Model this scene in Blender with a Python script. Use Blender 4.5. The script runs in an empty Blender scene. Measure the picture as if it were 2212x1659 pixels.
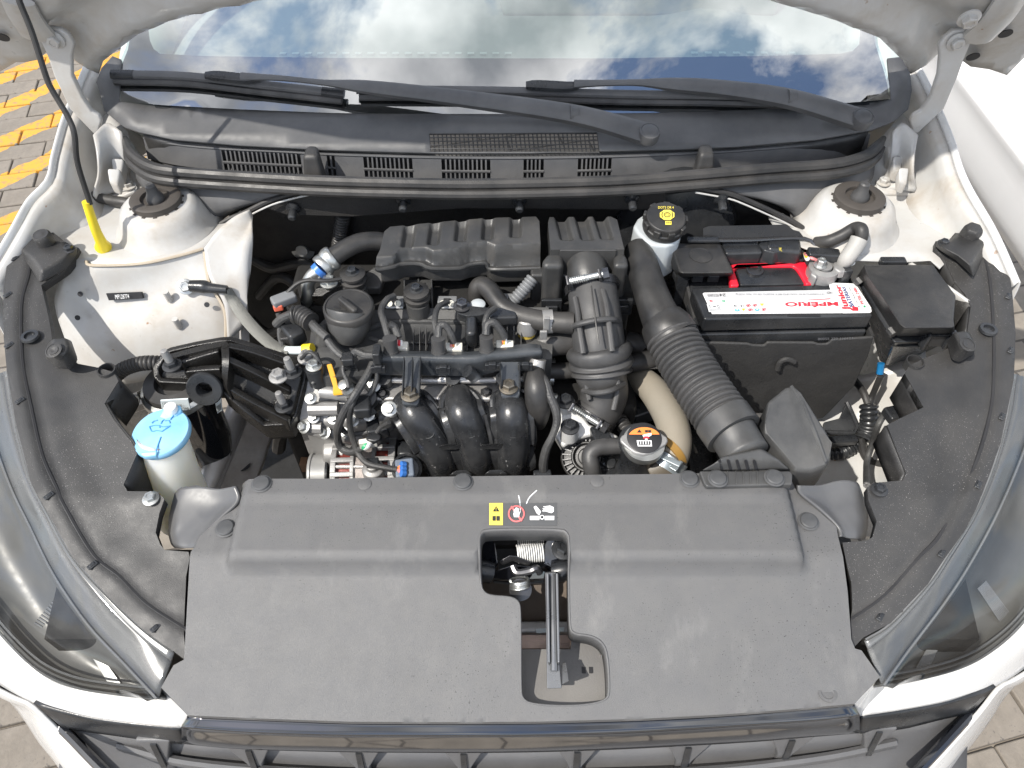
import bpy, bmesh, math, random
import numpy as np
from mathutils import Vector, Matrix
from mathutils.geometry import delaunay_2d_cdt
random.seed(7)
R = math.radians
sc = bpy.context.scene

# ------------------------------------------------------------------ camera
CAM = Vector((0.0, 0.0, 1.55)); PITCH = 50.0; FPX = 1600.0
cd = bpy.data.cameras.new('camera'); co = bpy.data.objects.new('camera', cd)
sc.collection.objects.link(co); sc.camera = co
co.location = CAM; co.rotation_euler = (R(90 - PITCH), 0, 0)
cd.sensor_width = 36; cd.lens = FPX / 2212 * 36; cd.clip_start = 0.02; cd.clip_end = 500

# ------------------------------------------------------------------ world and sun
SUN = Vector((-0.49, -0.36, 0.795)).normalized()
w = bpy.data.worlds.new('World'); sc.world = w; w.use_nodes = True
nt = w.node_tree; nt.nodes.clear()
out = nt.nodes.new('ShaderNodeOutputWorld'); bg = nt.nodes.new('ShaderNodeBackground')
sky = nt.nodes.new('ShaderNodeTexSky'); sky.sky_type = 'NISHITA'; sky.sun_disc = False; sky.dust_density = 1.0; sky.air_density = 0.9
sky.sun_elevation = math.asin(SUN.z); sky.sun_rotation = math.atan2(SUN.x, SUN.y)
tc = nt.nodes.new('ShaderNodeTexCoord')
n1 = nt.nodes.new('ShaderNodeTexNoise'); n1.inputs['Scale'].default_value = 4.6; n1.inputs['Detail'].default_value = 9
n1.inputs['Roughness'].default_value = 0.58; n1.inputs['Distortion'].default_value = 0.25
mpw = nt.nodes.new('ShaderNodeMapping'); mpw.inputs['Location'].default_value = (2.3, 0.7, 0.4)
r1 = nt.nodes.new('ShaderNodeValToRGB'); r1.color_ramp.elements[0].position = 0.43; r1.color_ramp.elements[1].position = 0.535
n2 = nt.nodes.new('ShaderNodeTexNoise'); n2.inputs['Scale'].default_value = 6; n2.inputs['Detail'].default_value = 5
r2 = nt.nodes.new('ShaderNodeValToRGB')
r2.color_ramp.elements[0].color = (2.0, 2.1, 2.3, 1); r2.color_ramp.elements[1].color = (8.0, 8.0, 8.0, 1)
r2.color_ramp.elements[0].position = 0.35; r2.color_ramp.elements[1].position = 0.7
mx = nt.nodes.new('ShaderNodeMix'); mx.data_type = 'RGBA'
L = nt.links.new
L(tc.outputs['Generated'], mpw.inputs[0]); L(mpw.outputs[0], n1.inputs['Vector']); L(mpw.outputs[0], n2.inputs['Vector'])
L(n1.outputs[0], r1.inputs[0]); L(n2.outputs[0], r2.inputs[0])
L(r1.outputs[0], mx.inputs[0]); L(sky.outputs[0], mx.inputs[6]); L(r2.outputs[0], mx.inputs[7])
L(mx.outputs[2], bg.inputs[0]); bg.inputs[1].default_value = 0.15; L(bg.outputs[0], out.inputs[0])
sl = bpy.data.lights.new('sun', 'SUN'); so = bpy.data.objects.new('sun', sl); sc.collection.objects.link(so)
sl.energy = 2.9; sl.angle = R(0.5); sl.color = (1.0, 0.95, 0.87)
so.rotation_euler = SUN.to_track_quat('Z', 'Y').to_euler(); so.location = SUN * 8

vs = sc.view_settings
vs.view_transform = 'Standard'; vs.look = 'None'; vs.gamma = 1; vs.use_curve_mapping = False; vs.exposure = 1.0
sc.cycles.max_bounces = 8; sc.cycles.use_denoising = True; sc.cycles.transparent_max_bounces = 12

# ------------------------------------------------------------------ from the photograph to the place
FWD = Vector((0, math.cos(R(PITCH)), -math.sin(R(PITCH)))); UPV = Vector((0, math.sin(R(PITCH)), math.cos(R(PITCH))))
S4 = 4096 / 2212
FR = {'': (0, 0, S4), 'A': (0, 0, 1400 / 2212), 'B': (1300, 0, 1400 / 2212), 'C': (2696, 0, 1400 / 2212), 'D': (0, 900, 1400 / 2212),
      'E': (1000, 750, 1000 / 2212), 'G': (1800, 750, 1000 / 2212), 'H': (2500, 750, 1000 / 2212), 'I': (1100, 1300, 1000 / 2212),
      'J': (1900, 1300, 1000 / 2212), 'K': (2700, 1200, 1396 / 2206), 'L': (0, 1800, 1600 / 2087), 'M': (1400, 1850, 1500 / 2212),
      'N': (2496, 1850, 1600 / 2172), 'O': (1600, 1200, 700 / 2212), 'P': (400, 1300, 900 / 2212), 'Q': (3300, 900, 796 / 2201), 'S': (1200, 840, 1680 / 1270)}
def ray(f, x, y):
    x0, y0, s = FR[f]
    u = (x0 + x * s) / S4; v = (y0 + y * s) / S4
    return FWD + Vector((1, 0, 0)) * ((u - 1106) / FPX) - UPV * ((v - 829.5) / FPX)
def W(f, x, y, z):                      # point of the place at height z
    d = ray(f, x, y); return CAM + d * ((z - CAM.z) / d.z)
def WY(f, x, y, yy):                    # point of the place on the upright plane y = yy
    d = ray(f, x, y); return CAM + d * ((yy - CAM.y) / d.y)
def WX(f, x, y, xx):
    d = ray(f, x, y); return CAM + d * ((xx - CAM.x) / d.x)
def H(f, x, y, zf):                     # point of the place on a surface z = zf(x, y)
    p = W(f, x, y, zf(0, 0.5))
    for _ in range(40): p = W(f, x, y, 0.5 * (p.z + zf(p.x, p.y)))
    return p
def PZ(f, pts): return [W(f, *p) for p in pts]
def PH(f, pts, zf): return [H(f, p[0], p[1], zf) for p in pts]
def PC(f, z, pts): return [W(f, p[0], p[1], z) for p in pts]
def xy(ps): return [(p.x, p.y) for p in ps]
def ss(a, b, x):
    t = min(1, max(0, (x - a) / (b - a))); return t * t * (3 - 2 * t)
def lin(tab, x):
    if x <= tab[0][0]: return tab[0][1]
    for (a, b), (c, d) in zip(tab, tab[1:]):
        if x <= c: return b + (d - b) * (x - a) / (c - a)
    return tab[-1][1]
def seg_d(px, py, a, b):
    ax, ay = a; bx, by = b; dx, dy = bx - ax, by - ay
    t = max(0, min(1, ((px - ax) * dx + (py - ay) * dy) / (dx * dx + dy * dy + 1e-12)))
    ex, ey = px - ax - t * dx, py - ay - t * dy
    return math.hypot(ex, ey), dx * (py - ay) - dy * (px - ax)
def pl_d(px, py, pl):                   # signed distance to a polyline
    best = min((seg_d(px, py, a, b) for a, b in zip(pl, pl[1:])), key=lambda t: t[0])
    return best[0] * (1 if best[1] >= 0 else -1)

# ------------------------------------------------------------------ shapes: every one returns (vertices, faces)
def join(*vfs):
    V, F = [], []
    for v, f in vfs:
        o = len(V); V += v; F += [tuple(i + o for i in q) for q in f]
    return V, F
def cr(pts, sub):
    if len(pts) == 2: return [pts[0].lerp(pts[1], i / sub) for i in range(sub + 1)]
    o = []
    P = [pts[0] * 2 - pts[1]] + list(pts) + [pts[-1] * 2 - pts[-2]]
    for i in range(1, len(P) - 2):
        a, b, c, d = P[i - 1], P[i], P[i + 1], P[i + 2]
        for k in range(sub):
            t = k / sub
            o.append(0.5 * ((2 * b) + (c - a) * t + (2 * a - 5 * b + 4 * c - d) * t * t + (3 * b - a - 3 * c + d) * t ** 3))
    o.append(P[-2].copy()); return o
def prism(top, h=0.02, bot=None):
    n = len(top); h = Vector((0, 0, -h)) if not isinstance(h, Vector) else h
    b = bot or [p + h for p in top]
    return list(top) + list(b), [tuple(range(n)), tuple(range(2 * n - 1, n - 1, -1))] + [(i, i + n, (i + 1) % n + n, (i + 1) % n) for i in range(n)]
def box(c, sx, sy, sz, rot=0):
    m = Matrix.Rotation(rot, 3, 'Z') if not isinstance(rot, Matrix) else rot
    t = [c + m @ Vector((a * sx / 2, b * sy / 2, sz / 2)) for a, b in ((-1, -1), (1, -1), (1, 1), (-1, 1))]
    return prism(t, m @ Vector((0, 0, -sz)))
def frame_of(ax):
    ax = ax.normalized(); h = Vector((0, 0, 1)) if abs(ax.z) < 0.9 else Vector((1, 0, 0))
    x = h.cross(ax).normalized(); return x, ax.cross(x), ax
def lathe(prof, o, ax=Vector((0, 0, 1)), n=24, a0=0.0):
    x, y, z = frame_of(ax); V = []; F = []
    for r, h in prof:
        for k in range(n):
            a = a0 + 2 * math.pi * k / n; V.append(o + z * h + (x * math.cos(a) + y * math.sin(a)) * max(r, 1e-5))
    for i in range(len(prof) - 1):
        for k in range(n):
            F.append((i * n + k, i * n + (k + 1) % n, (i + 1) * n + (k + 1) % n, (i + 1) * n + k))
    F.append(tuple(range(n - 1, -1, -1))); F.append(tuple(range((len(prof) - 1) * n, len(prof) * n))); return V, F
def resample(ps, m):
    L_ = [0.0]
    for a, b in zip(ps, ps[1:]): L_.append(L_[-1] + (b - a).length)
    o = []; j = 0
    for i in range(m + 1):
        s = L_[-1] * i / m
        while j < len(ps) - 2 and L_[j + 1] < s: j += 1
        t = (s - L_[j]) / max(1e-9, L_[j + 1] - L_[j]); o.append((ps[j].lerp(ps[j + 1], t), s / L_[-1]))
    return o, L_[-1]
def tube(pts, r, n=12, sub=8, corr=None, flat=1.0, up=None):
    rs = r if isinstance(r, (list, tuple)) else [r] * len(pts)
    c = cr(pts, sub); rr = [v.x for v in cr([Vector((q, 0, 0)) for q in rs], sub)]
    if corr:
        per, amp = corr; _, Lg = resample(c, 4); m = max(8, int(Lg / per * 10)); sm, Lg = resample(c, m)
        c2 = [p for p, _ in sm]; r2_ = [rr[min(len(rr) - 1, int(t * (len(rr) - 1) + .5))] + amp * (2 * abs(math.sin(math.pi * t * Lg / per)) ** .6 - 1) for _, t in sm]
        c, rr = c2, r2_
    V, F = [], []; x = None
    for i, p in enumerate(c):
        t = (c[min(i + 1, len(c) - 1)] - c[max(i - 1, 0)]).normalized()
        if x is None: x = (up - t * up.dot(t)).normalized() if up else frame_of(t)[0]
        else: x = (x - t * x.dot(t)).normalized()
        y = t.cross(x)
        for k in range(n):
            a = 2 * math.pi * k / n; V.append(p + (x * math.cos(a) * flat + y * math.sin(a)) * rr[i])
    for i in range(len(c) - 1):
        for k in range(n): F.append((i * n + k, i * n + (k + 1) % n, (i + 1) * n + (k + 1) % n, (i + 1) * n + k))
    F.append(tuple(range(n - 1, -1, -1))); F.append(tuple(range((len(c) - 1) * n, len(c) * n))); return V, F
def hose(pts, ro, ri, n=16, sub=8):     # an open-ended pipe
    a = tube(pts, ro, n, sub); b = tube(pts, ri, n, sub); m = len(a[0])
    F = [f for f in a[1][:-2]] + [tuple(m + i for i in reversed(f)) for f in b[1][:-2]]
    for base, fl in ((0, 0), (m - n, 1)):
        for k in range(n): F.append((base + k, base + (k + 1) % n, m + base + (k + 1) % n, m + base + k))
    return a[0] + b[0], F
def loft(secs, caps=True, closed=True):
    n = len(secs[0]); assert all(len(s) == n for s in secs), [len(s) for s in secs]
    V = [p for s in secs for p in s]; F = []
    for i in range(len(secs) - 1):
        for k in range(n if closed else n - 1):
            F.append((i * n + k, i * n + (k + 1) % n, (i + 1) * n + (k + 1) % n, (i + 1) * n + k))
    if caps and closed: F.append(tuple(range(n - 1, -1, -1))); F.append(tuple(range((len(secs) - 1) * n, len(secs) * n)))
    return V, F
def grid(rows, su=4, sv=4):             # a smooth surface through rows of points
    n = max(len(r) for r in rows); rr = []
    for r in rows:
        c = cr(r, 8); c, _ = resample(c, su * (n - 1)); rr.append([p for p, _ in c])
    cols = [cr([r[k] for r in rr], sv) if len(rr) > 2 else [rr[0][k].lerp(rr[1][k], t / sv) for t in range(sv + 1)] for k in range(len(rr[0]))]
    return loft(cols, closed=False, caps=False)
def coil(a, b, r, wire, turns, n=6, per=14):
    ax = (b - a); x, y, z = frame_of(ax); ps = []
    for i in range(turns * per + 1):
        t = i / (turns * per); an = 2 * math.pi * turns * t; ps.append(a + ax * t + (x * math.cos(an) + y * math.sin(an)) * r)
    return tube(ps, wire, n, 1)
def bolt(o, r, ax=Vector((0, 0, 1)), fl=1.45, hh=1.0):
    return join(lathe([(r * fl, 0), (r * fl, .22 * r), (r * 1.1, .35 * r)], o, ax, 20), lathe([(r, .2 * r), (r, hh * r), (r * .85, (hh + .18) * r), (r * .55, (hh + .18) * r), (r * .5, (hh + .05) * r)], o, ax, 6))
def clipdisc(o, r, ax=Vector((0, 0, 1))):
    return lathe([(r * 1.25, 0), (r * 1.25, .07 * r), (r * 1.05, .12 * r), (r * 1.02, .3 * r), (r * .92, .4 * r), (r * .3, .42 * r)], o, ax, 28)
def inside(P, poly):
    X, Y = P[:, 0], P[:, 1]; c = np.zeros(len(P), bool); n = len(poly)
    for i in range(n):
        x1, y1 = poly[i]; x2, y2 = poly[(i + 1) % n]
        if y1 == y2: continue
        c ^= ((y1 > Y) != (y2 > Y)) & (X < (x2 - x1) * (Y - y1) / (y2 - y1) + x1)
    return c
def dens(poly, step):
    o = []
    for i in range(len(poly)):
        a, b = poly[i], poly[(i + 1) % len(poly)]; m = max(1, int(math.hypot(b[0] - a[0], b[1] - a[1]) / step))
        o += [(a[0] + (b[0] - a[0]) * k / m, a[1] + (b[1] - a[1]) * k / m) for k in range(m)]
    return o
def rnd(poly, it=2):                    # rounds the corners of an outline
    for _ in range(it):
        o = []
        for i in range(len(poly)):
            a, b = poly[i], poly[(i + 1) % len(poly)]
            o += [(a[0] * .75 + b[0] * .25, a[1] * .75 + b[1] * .25), (a[0] * .25 + b[0] * .75, a[1] * .25 + b[1] * .75)]
        poly = o
    return poly
def sheet(outl, zf, holes=(), step=0.01, skirt=0.0, hskirt=None):   # a formed sheet with a free outline
    rings = [dens(outl, step)] + [dens(h, step) for h in holes]
    pts, edges = [], []
    for rg in rings:
        o = len(pts); pts += rg; edges += [(o + i, o + (i + 1) % len(rg)) for i in range(len(rg))]
    xs = [p[0] for p in rings[0]]; ys = [p[1] for p in rings[0]]
    gx, gy = np.meshgrid(np.arange(min(xs), max(xs), step), np.arange(min(ys), max(ys), step))
    gx[1::2] += step / 2; G = np.stack([gx.ravel(), gy.ravel()], 1)
    k = inside(G, rings[0])
    for rg in rings[1:]: k &= ~inside(G, rg)
    G = G[k]; B = np.array(pts)
    if len(G):
        keep = np.ones(len(G), bool)
        for i in range(0, len(G), 2000):
            d = ((G[i:i + 2000, None, :] - B[None]) ** 2).sum(2).min(1); keep[i:i + 2000] = d > (step * .45) ** 2
        G = G[keep]
    pts = [Vector(p) for p in pts] + [Vector((float(a), float(b))) for a, b in G]
    v, e, f, *_ = delaunay_2d_cdt(pts, edges, [], 0, 1e-7)
    cen = np.array([[sum(v[i].x for i in q) / 3, sum(v[i].y for i in q) / 3] for q in f])
    k = inside(cen, rings[0])
    for rg in rings[1:]: k &= ~inside(cen, rg)
    f = [tuple(q) for q, t in zip(f, k) if t]
    V = [Vector((p.x, p.y, zf(p.x, p.y))) for p in v]
    if skirt:
        cnt = {}
        for q in f:
            for a, b in zip(q, q[1:] + q[:1]): cnt[(a, b)] = 1
        bd = [(a, b) for a, b in cnt if (b, a) not in cnt]; mp = {}
        for a, b in bd:
            for i in (a, b):
                if i not in mp: mp[i] = len(V); V.append(V[i] + (Vector((0, 0, -skirt)) if not callable(skirt) else skirt(V[i])))
        f += [(b, a, mp[a], mp[b]) for a, b in bd]
    return V, f

def wallrib(pts, w, h, closed=False):   # an upright rib of constant width along a path
    n = len(pts); S = []
    for i, p in enumerate(pts):
        q, r_ = (pts[(i + 1) % n], pts[i - 1]) if closed else (pts[min(i + 1, n - 1)], pts[max(i - 1, 0)])
        t = (q - r_).normalized(); b = Vector((-t.y, t.x, 0)).normalized() * (w / 2)
        S.append([p + b, p - b, p - b + Vector((0, 0, -h)), p + b + Vector((0, 0, -h))])
    if closed: S.append(S[0])
    return loft(S, caps=not closed)
# ------------------------------------------------------------------ objects
LOC = {}
C = sc.collection.objects
def thing(name, label, cat, loc, group=None):
    o = bpy.data.objects.new(name, None); C.link(o); o.empty_display_size = .02
    o.location = loc; LOC[o.name] = Vector(loc); o['label'] = label; o['category'] = cat
    if group: o['group'] = group
    return o
def add(name, vf, mat, parent=None, smooth=35, bevel=0.0, seg=2, solid=0.0, subs=0, label=None, cat=None, group=None, kind=None, off=1):
    V, F = vf
    me = bpy.data.meshes.new(name); mn = Vector([min(v[i] for v in V) for i in range(3)]); mxx = Vector([max(v[i] for v in V) for i in range(3)])
    c = (mn + mxx) / 2
    me.from_pydata([tuple(v - c) for v in V], [], F)
    bm = bmesh.new(); bm.from_mesh(me); bmesh.ops.remove_doubles(bm, verts=bm.verts, dist=1e-6); bmesh.ops.recalc_face_normals(bm, faces=bm.faces); bm.to_mesh(me); bm.free()
    if smooth is not None:
        me.shade_smooth()
        if smooth < 180 and not bevel: me.set_sharp_from_angle(angle=R(smooth))
    o = bpy.data.objects.new(name, me); C.link(o); me.materials.append(mat); LOC[o.name] = c
    if parent: o.parent = parent; o.location = c - LOC[parent.name]
    else: o.location = c
    if subs: m = o.modifiers.new('s', 'SUBSURF'); m.levels = m.render_levels = subs
    if solid: m = o.modifiers.new('t', 'SOLIDIFY'); m.thickness = solid; m.offset = -off
    if bevel:
        m = o.modifiers.new('b', 'BEVEL'); m.width = bevel; m.segments = seg; m.limit_method = 'ANGLE'; m.angle_limit = R(32); m.use_clamp_overlap = True
        m = o.modifiers.new('n', 'WEIGHTED_NORMAL'); m.keep_sharp = False
    if label: o['label'] = label
    if cat: o['category'] = cat
    if group: o['group'] = group
    if kind: o['kind'] = kind
    return o
def copy_part(o, at, parent):
    c = o.copy(); C.link(c); c.parent = parent; c.location = at - LOC[parent.name]; LOC[c.name] = Vector(at); return c
TXT = {}
def text_vf(s, bold=0.0):
    if s not in TXT:
        cu = bpy.data.curves.new('t', 'FONT'); cu.body = s; cu.resolution_u = 3; cu.offset = bold; ob = bpy.data.objects.new('t', cu); C.link(ob)
        bpy.context.view_layer.update(); me = bpy.data.meshes.new_from_object(ob.evaluated_get(bpy.context.evaluated_depsgraph_get()))
        V = [v.co.copy() for v in me.vertices]; F = [tuple(p.vertices) for p in me.polygons]
        bpy.data.objects.remove(ob); bpy.data.curves.remove(cu); bpy.data.meshes.remove(me)
        x0, x1 = min(v.x for v in V), max(v.x for v in V); y0, y1 = min(v.y for v in V), max(v.y for v in V)
        TXT[s] = ([((v.x - x0) / (x1 - x0), (v.y - y0) / max(1e-6, y1 - y0)) for v in V], F)
    return TXT[s]
def onquad(q, pts, lift=0.0006):        # unit-square points laid on a four-cornered plane (BL, BR, TR, TL)
    n = (q[1] - q[0]).cross(q[3] - q[0]).normalized()
    if n.dot(CAM - q[0]) < 0: n = -n
    return [(q[0] * (1 - a) + q[1] * a) * (1 - b) + (q[3] * (1 - a) + q[2] * a) * b + n * lift for a, b in pts]
def lettering(s, q, mat, parent, lift=0.0006, bold=0.0):
    P, F = text_vf(s, bold); return add('lettering', (onquad(q, P, lift), F), mat, parent, smooth=None)
def decal(name, q, polys, mat, parent, lift=0.0006):
    V, F = [], []
    for pl in polys:
        o = len(V); V += onquad(q, pl, lift); F.append(tuple(range(o, o + len(pl))))
    return add(name, (V, F), mat, parent, smooth=None)
def circ(cx, cy, rx, ry=None, n=20): ry = ry or rx; return [(cx + rx * math.cos(2 * math.pi * k / n), cy + ry * math.sin(2 * math.pi * k / n)) for k in range(n)]
def ringp(cx, cy, rx, ry, wx, wy, n=24):
    a = circ(cx, cy, rx, ry, n); b = circ(cx, cy, rx - wx, ry - wy, n); return [[a[i], a[(i + 1) % n], b[(i + 1) % n], b[i]] for i in range(n)]
def rect(a, b, c, d): return [(a, b), (c, b), (c, d), (a, d)]

# ------------------------------------------------------------------ materials
def mat(name, col, rough=.5, metal=0., spec=.5, bump=None, dust=None, speck=None, coat=0., rvar=.12, ior=None, cvar=.12, sss=0., streak=None):
    m = bpy.data.materials.new(name); m.use_nodes = True; t = m.node_tree; b = t.nodes['Principled BSDF']
    if sss: b.inputs['Subsurface Weight'].default_value = sss; b.inputs['Subsurface Radius'].default_value = (1, .9, .7); b.inputs['Subsurface Scale'].default_value = .06
    b.inputs['Metallic'].default_value = metal; b.inputs['Specular IOR Level'].default_value = spec
    if coat: b.inputs['Coat Weight'].default_value = coat; b.inputs['Coat Roughness'].default_value = .05
    if ior: b.inputs['IOR'].default_value = ior
    tc = t.nodes.new('ShaderNodeTexCoord'); lk = t.links.new
    def noise(s, d=4, ro=.6):
        n = t.nodes.new('ShaderNodeTexNoise'); n.inputs['Scale'].default_value = s; n.inputs['Detail'].default_value = d; n.inputs['Roughness'].default_value = ro
        lk(tc.outputs['Object'], n.inputs['Vector']); return n.outputs[0]
    def ramp(src, a, b_, c0=(0, 0, 0, 1), c1=(1, 1, 1, 1)):
        r = t.nodes.new('ShaderNodeValToRGB'); r.color_ramp.elements[0].position = a; r.color_ramp.elements[1].position = b_
        r.color_ramp.elements[0].color = c0; r.color_ramp.elements[1].color = c1; lk(src, r.inputs[0]); return r.outputs[0]
    def mixc(f, a, b_):
        n = t.nodes.new('ShaderNodeMix'); n.data_type = 'RGBA'
        lk(f, n.inputs[0])
        for s, i in ((a, 6), (b_, 7)):
            if isinstance(s, tuple): n.inputs[i].default_value = s
            else: lk(s, n.inputs[i])
        return n.outputs[2]
    c = tuple(col) + (1,); lo = tuple(x * (1 - cvar) for x in col) + (1,); hi = tuple(min(1, x * (1 + cvar)) for x in col) + (1,)
    cur = ramp(noise(14, 6), .3, .7, lo, hi)
    if dust:
        dc, am, s = dust
        f = ramp(noise(s, 7, .65), .38, .78, (0, 0, 0, 1), (am, am, am, 1)); cur = mixc(f, cur, tuple(dc) + (1,))
    if speck:
        dc, thr, s = speck
        f = ramp(noise(s, 2, .5), thr, thr + .03); g_ = ramp(noise(5, 4), .42, .62)
        mm = t.nodes.new('ShaderNodeMath'); mm.operation = 'MULTIPLY'; lk(f, mm.inputs[0]); lk(g_, mm.inputs[1]); cur = mixc(mm.outputs[0], cur, tuple(dc) + (1,))
    if streak:
        dc, am, scl = streak; mp_ = t.nodes.new('ShaderNodeMapping'); mp_.inputs['Scale'].default_value = scl; lk(tc.outputs['Object'], mp_.inputs[0])
        n_ = t.nodes.new('ShaderNodeTexNoise'); n_.inputs['Scale'].default_value = 1; n_.inputs['Detail'].default_value = 8; n_.inputs['Roughness'].default_value = .7; lk(mp_.outputs[0], n_.inputs['Vector'])
        f = ramp(n_.outputs[0], .56, .74, (0, 0, 0, 1), (am, am, am, 1)); cur = mixc(f, cur, tuple(dc) + (1,))
    lk(cur, b.inputs['Base Color'])
    rr = ramp(noise(35, 5), .3, .7, (max(0, rough - rvar),) * 3 + (1,), (min(1, rough + rvar),) * 3 + (1,)); lk(rr, b.inputs['Roughness'])
    if bump:
        s, st = bump; bn = t.nodes.new('ShaderNodeBump'); bn.inputs['Strength'].default_value = st; bn.inputs['Distance'].default_value = .001
        lk(noise(s, 3), bn.inputs['Height']); lk(bn.outputs[0], b.inputs['Normal'])
    return m
DUSTC = (.30, .27, .23)
WHITE = mat('white_paint', (.58, .58, .572), .28, coat=.5, rvar=.06, cvar=.02, dust=((.62, .56, .47), .22, 5))
WHITE_IN = mat('white_paint_inner', (.47, .47, .46), .35, coat=.25, rvar=.08, cvar=.03, dust=((.33, .27, .20), .60, 12), speck=((.26, .15, .08), .735, 60), streak=((.30, .245, .18), .55, (11, 16, 9)))
PLAST = mat('black_plastic', (.019, .019, .0195), .43, bump=(900, .25), dust=((.09, .085, .078), .4, 16), speck=((.16, .155, .15), .70, 900), streak=((.075, .07, .065), .5, (30, 30, 12)))
PLAST_G = mat('grey_plastic', (.040, .041, .0425), .43, bump=(1100, .3), dust=((.17, .165, .155), .5, 7), speck=((.20, .195, .19), .72, 1000))
PLAST_SHROUD = mat('shroud_plastic', (.024, .024, .0245), .5, bump=(1000, .35), dust=((.07, .066, .062), .5, 10), speck=((.34, .33, .32), .685, 900))
COVER = mat('cover_plastic', (.100, .100, .1015), .46, bump=(1500, .5), rvar=.05, cvar=.05, dust=((.128, .125, .12), .5, 45), speck=((.025, .025, .025), .675, 520), streak=((.19, .187, .18), .45, (17, 8, 10)))
SATIN = mat('satin_black', (.014, .0155, .018), .30, bump=(500, .15), dust=((.13, .13, .13), .3, 12), speck=((.2, .2, .2), .72, 900), rvar=.1)
GLOSS = mat('gloss_black', (.008, .009, .012), .07, rvar=.03, coat=.6, ior=1.8)
CAST = mat('cast_iron_black', (.009, .0085, .008), .30, bump=(700, .5), dust=((.05, .045, .04), .2, 14))
RUBBER = mat('rubber', (.018, .018, .0185), .50, bump=(600, .2), dust=((.13, .12, .11), .4, 12))
RUBBER_G = mat('grey_rubber', (.045, .045, .046), .48, bump=(800, .3), dust=((.15, .145, .14), .35, 10))
WIREM = mat('wire_tape', (.032, .032, .033), .5, bump=(300, .9), dust=((.16, .16, .155), .4, 18))
ALU = mat('cast_aluminium', (.45, .44, .43), .45, metal=.7, bump=(500, .5), dust=((.40, .37, .33), .35, 10))
ALU_L = mat('light_cast_aluminium', (.32, .316, .31), .5, metal=.5, bump=(600, .4))
STEEL = mat('zinc_steel', (.48, .49, .48), .38, metal=.9, bump=(400, .2))
STEEL_D = mat('dark_steel', (.10, .10, .105), .3, metal=.8)
LAMIN = mat('stator_laminations', (.36, .32, .30), .45, metal=.6, bump=(900, .8))
COPPER = mat('copper_windings', (.17, .03, .022), .35, metal=.2, bump=(500, .6))
YELLOW = mat('yellow_plastic', (.78, .60, .02), .45, cvar=.06, dust=((.5, .40, .08), .4, 40))
AMBER = mat('amber_plastic', (.76, .38, .03), .45, cvar=.07, dust=((.5, .28, .06), .4, 60))
BLUE = mat('blue_plastic', (.20, .46, .68), .42, cvar=.06, bump=(300, .1), dust=((.34, .46, .55), .5, 25))
NATURAL = mat('natural_polyethylene', (.95, .88, .74), .5, sss=1., cvar=.04)
MILK = mat('milky_plastic', (.42, .45, .465), .35, cvar=.05)
BEIGE = mat('beige_silicone', (.27, .245, .20), .55, cvar=.08, dust=((.25, .21, .16), .5, 16), bump=(200, .2))
RED = mat('red_plastic', (.72, .015, .035), .4, cvar=.06)
REDP = mat('red_print', (.70, .03, .05), .5, cvar=.02); NAVY = mat('navy_print', (.04, .06, .2), .5, cvar=.02)
INK = mat('black_print', (.02, .02, .022), .5, cvar=.02); INKG = mat('grey_print', (.16, .16, .17), .5, cvar=.02)
PAPER = mat('white_label', (.80, .80, .80), .35, cvar=.02); PALE = mat('pale_label', (.60, .66, .67), .4, cvar=.03)
YPRINT = mat('yellow_print', (.88, .72, .10), .45, cvar=.02); ORANGE = mat('orange_print', (.85, .25, .06), .4, cvar=.02)
GREENP = mat('green_plastic', (.03, .35, .15), .4); BLUEP = mat('blue_wire', (.04, .16, .5), .4); CREAM = mat('cream_connector', (.72, .70, .62), .45)
GREYC = mat('grey_connector', (.17, .175, .18), .45); PINK = mat('pink_wire', (.72, .25, .25), .45); OWIRE = mat('orange_wire', (.72, .22, .07), .45)
FELT = mat('firewall_felt', (.020, .019, .018), .9, bump=(600, .8), dust=((.035, .03, .026), .5, 14))
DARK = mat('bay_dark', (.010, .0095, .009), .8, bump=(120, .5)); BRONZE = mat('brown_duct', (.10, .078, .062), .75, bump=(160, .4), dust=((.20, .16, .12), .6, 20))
FIN = mat('condenser_fin', (.5, .38, .32), .45, metal=.6); DASH = mat('dashboard', (.27, .30, .29), .7, cvar=.06)
INTER = mat('interior_trim', (.42, .47, .46), .7, cvar=.05)
REFL = mat('lamp_reflector', (.62, .63, .64), .16, metal=.9, bump=(350, .15)); LGREY = mat('lamp_grey', (.11, .115, .12), .35, bump=(900, .6)); LDARK = mat('lamp_dark', (.085, .086, .084), .4)
COWLM = mat('cowl_plastic', (.068, .069, .072), .5, bump=(1000, .3), dust=((.15, .145, .14), .5, 7))
GRILLE = mat('grille_plastic', (.095, .095, .098), .5, bump=(900, .3), dust=((.16, .155, .15), .4, 9))
BRAID = mat('braided_strap', (.19, .19, .175), .45, metal=.5, bump=(900, 1.))
RAILM = mat('bare_metal_rail', (.60, .59, .58), .38, metal=.4, dust=((.20, .14, .11), .4, 12), bump=(200, .3))
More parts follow.
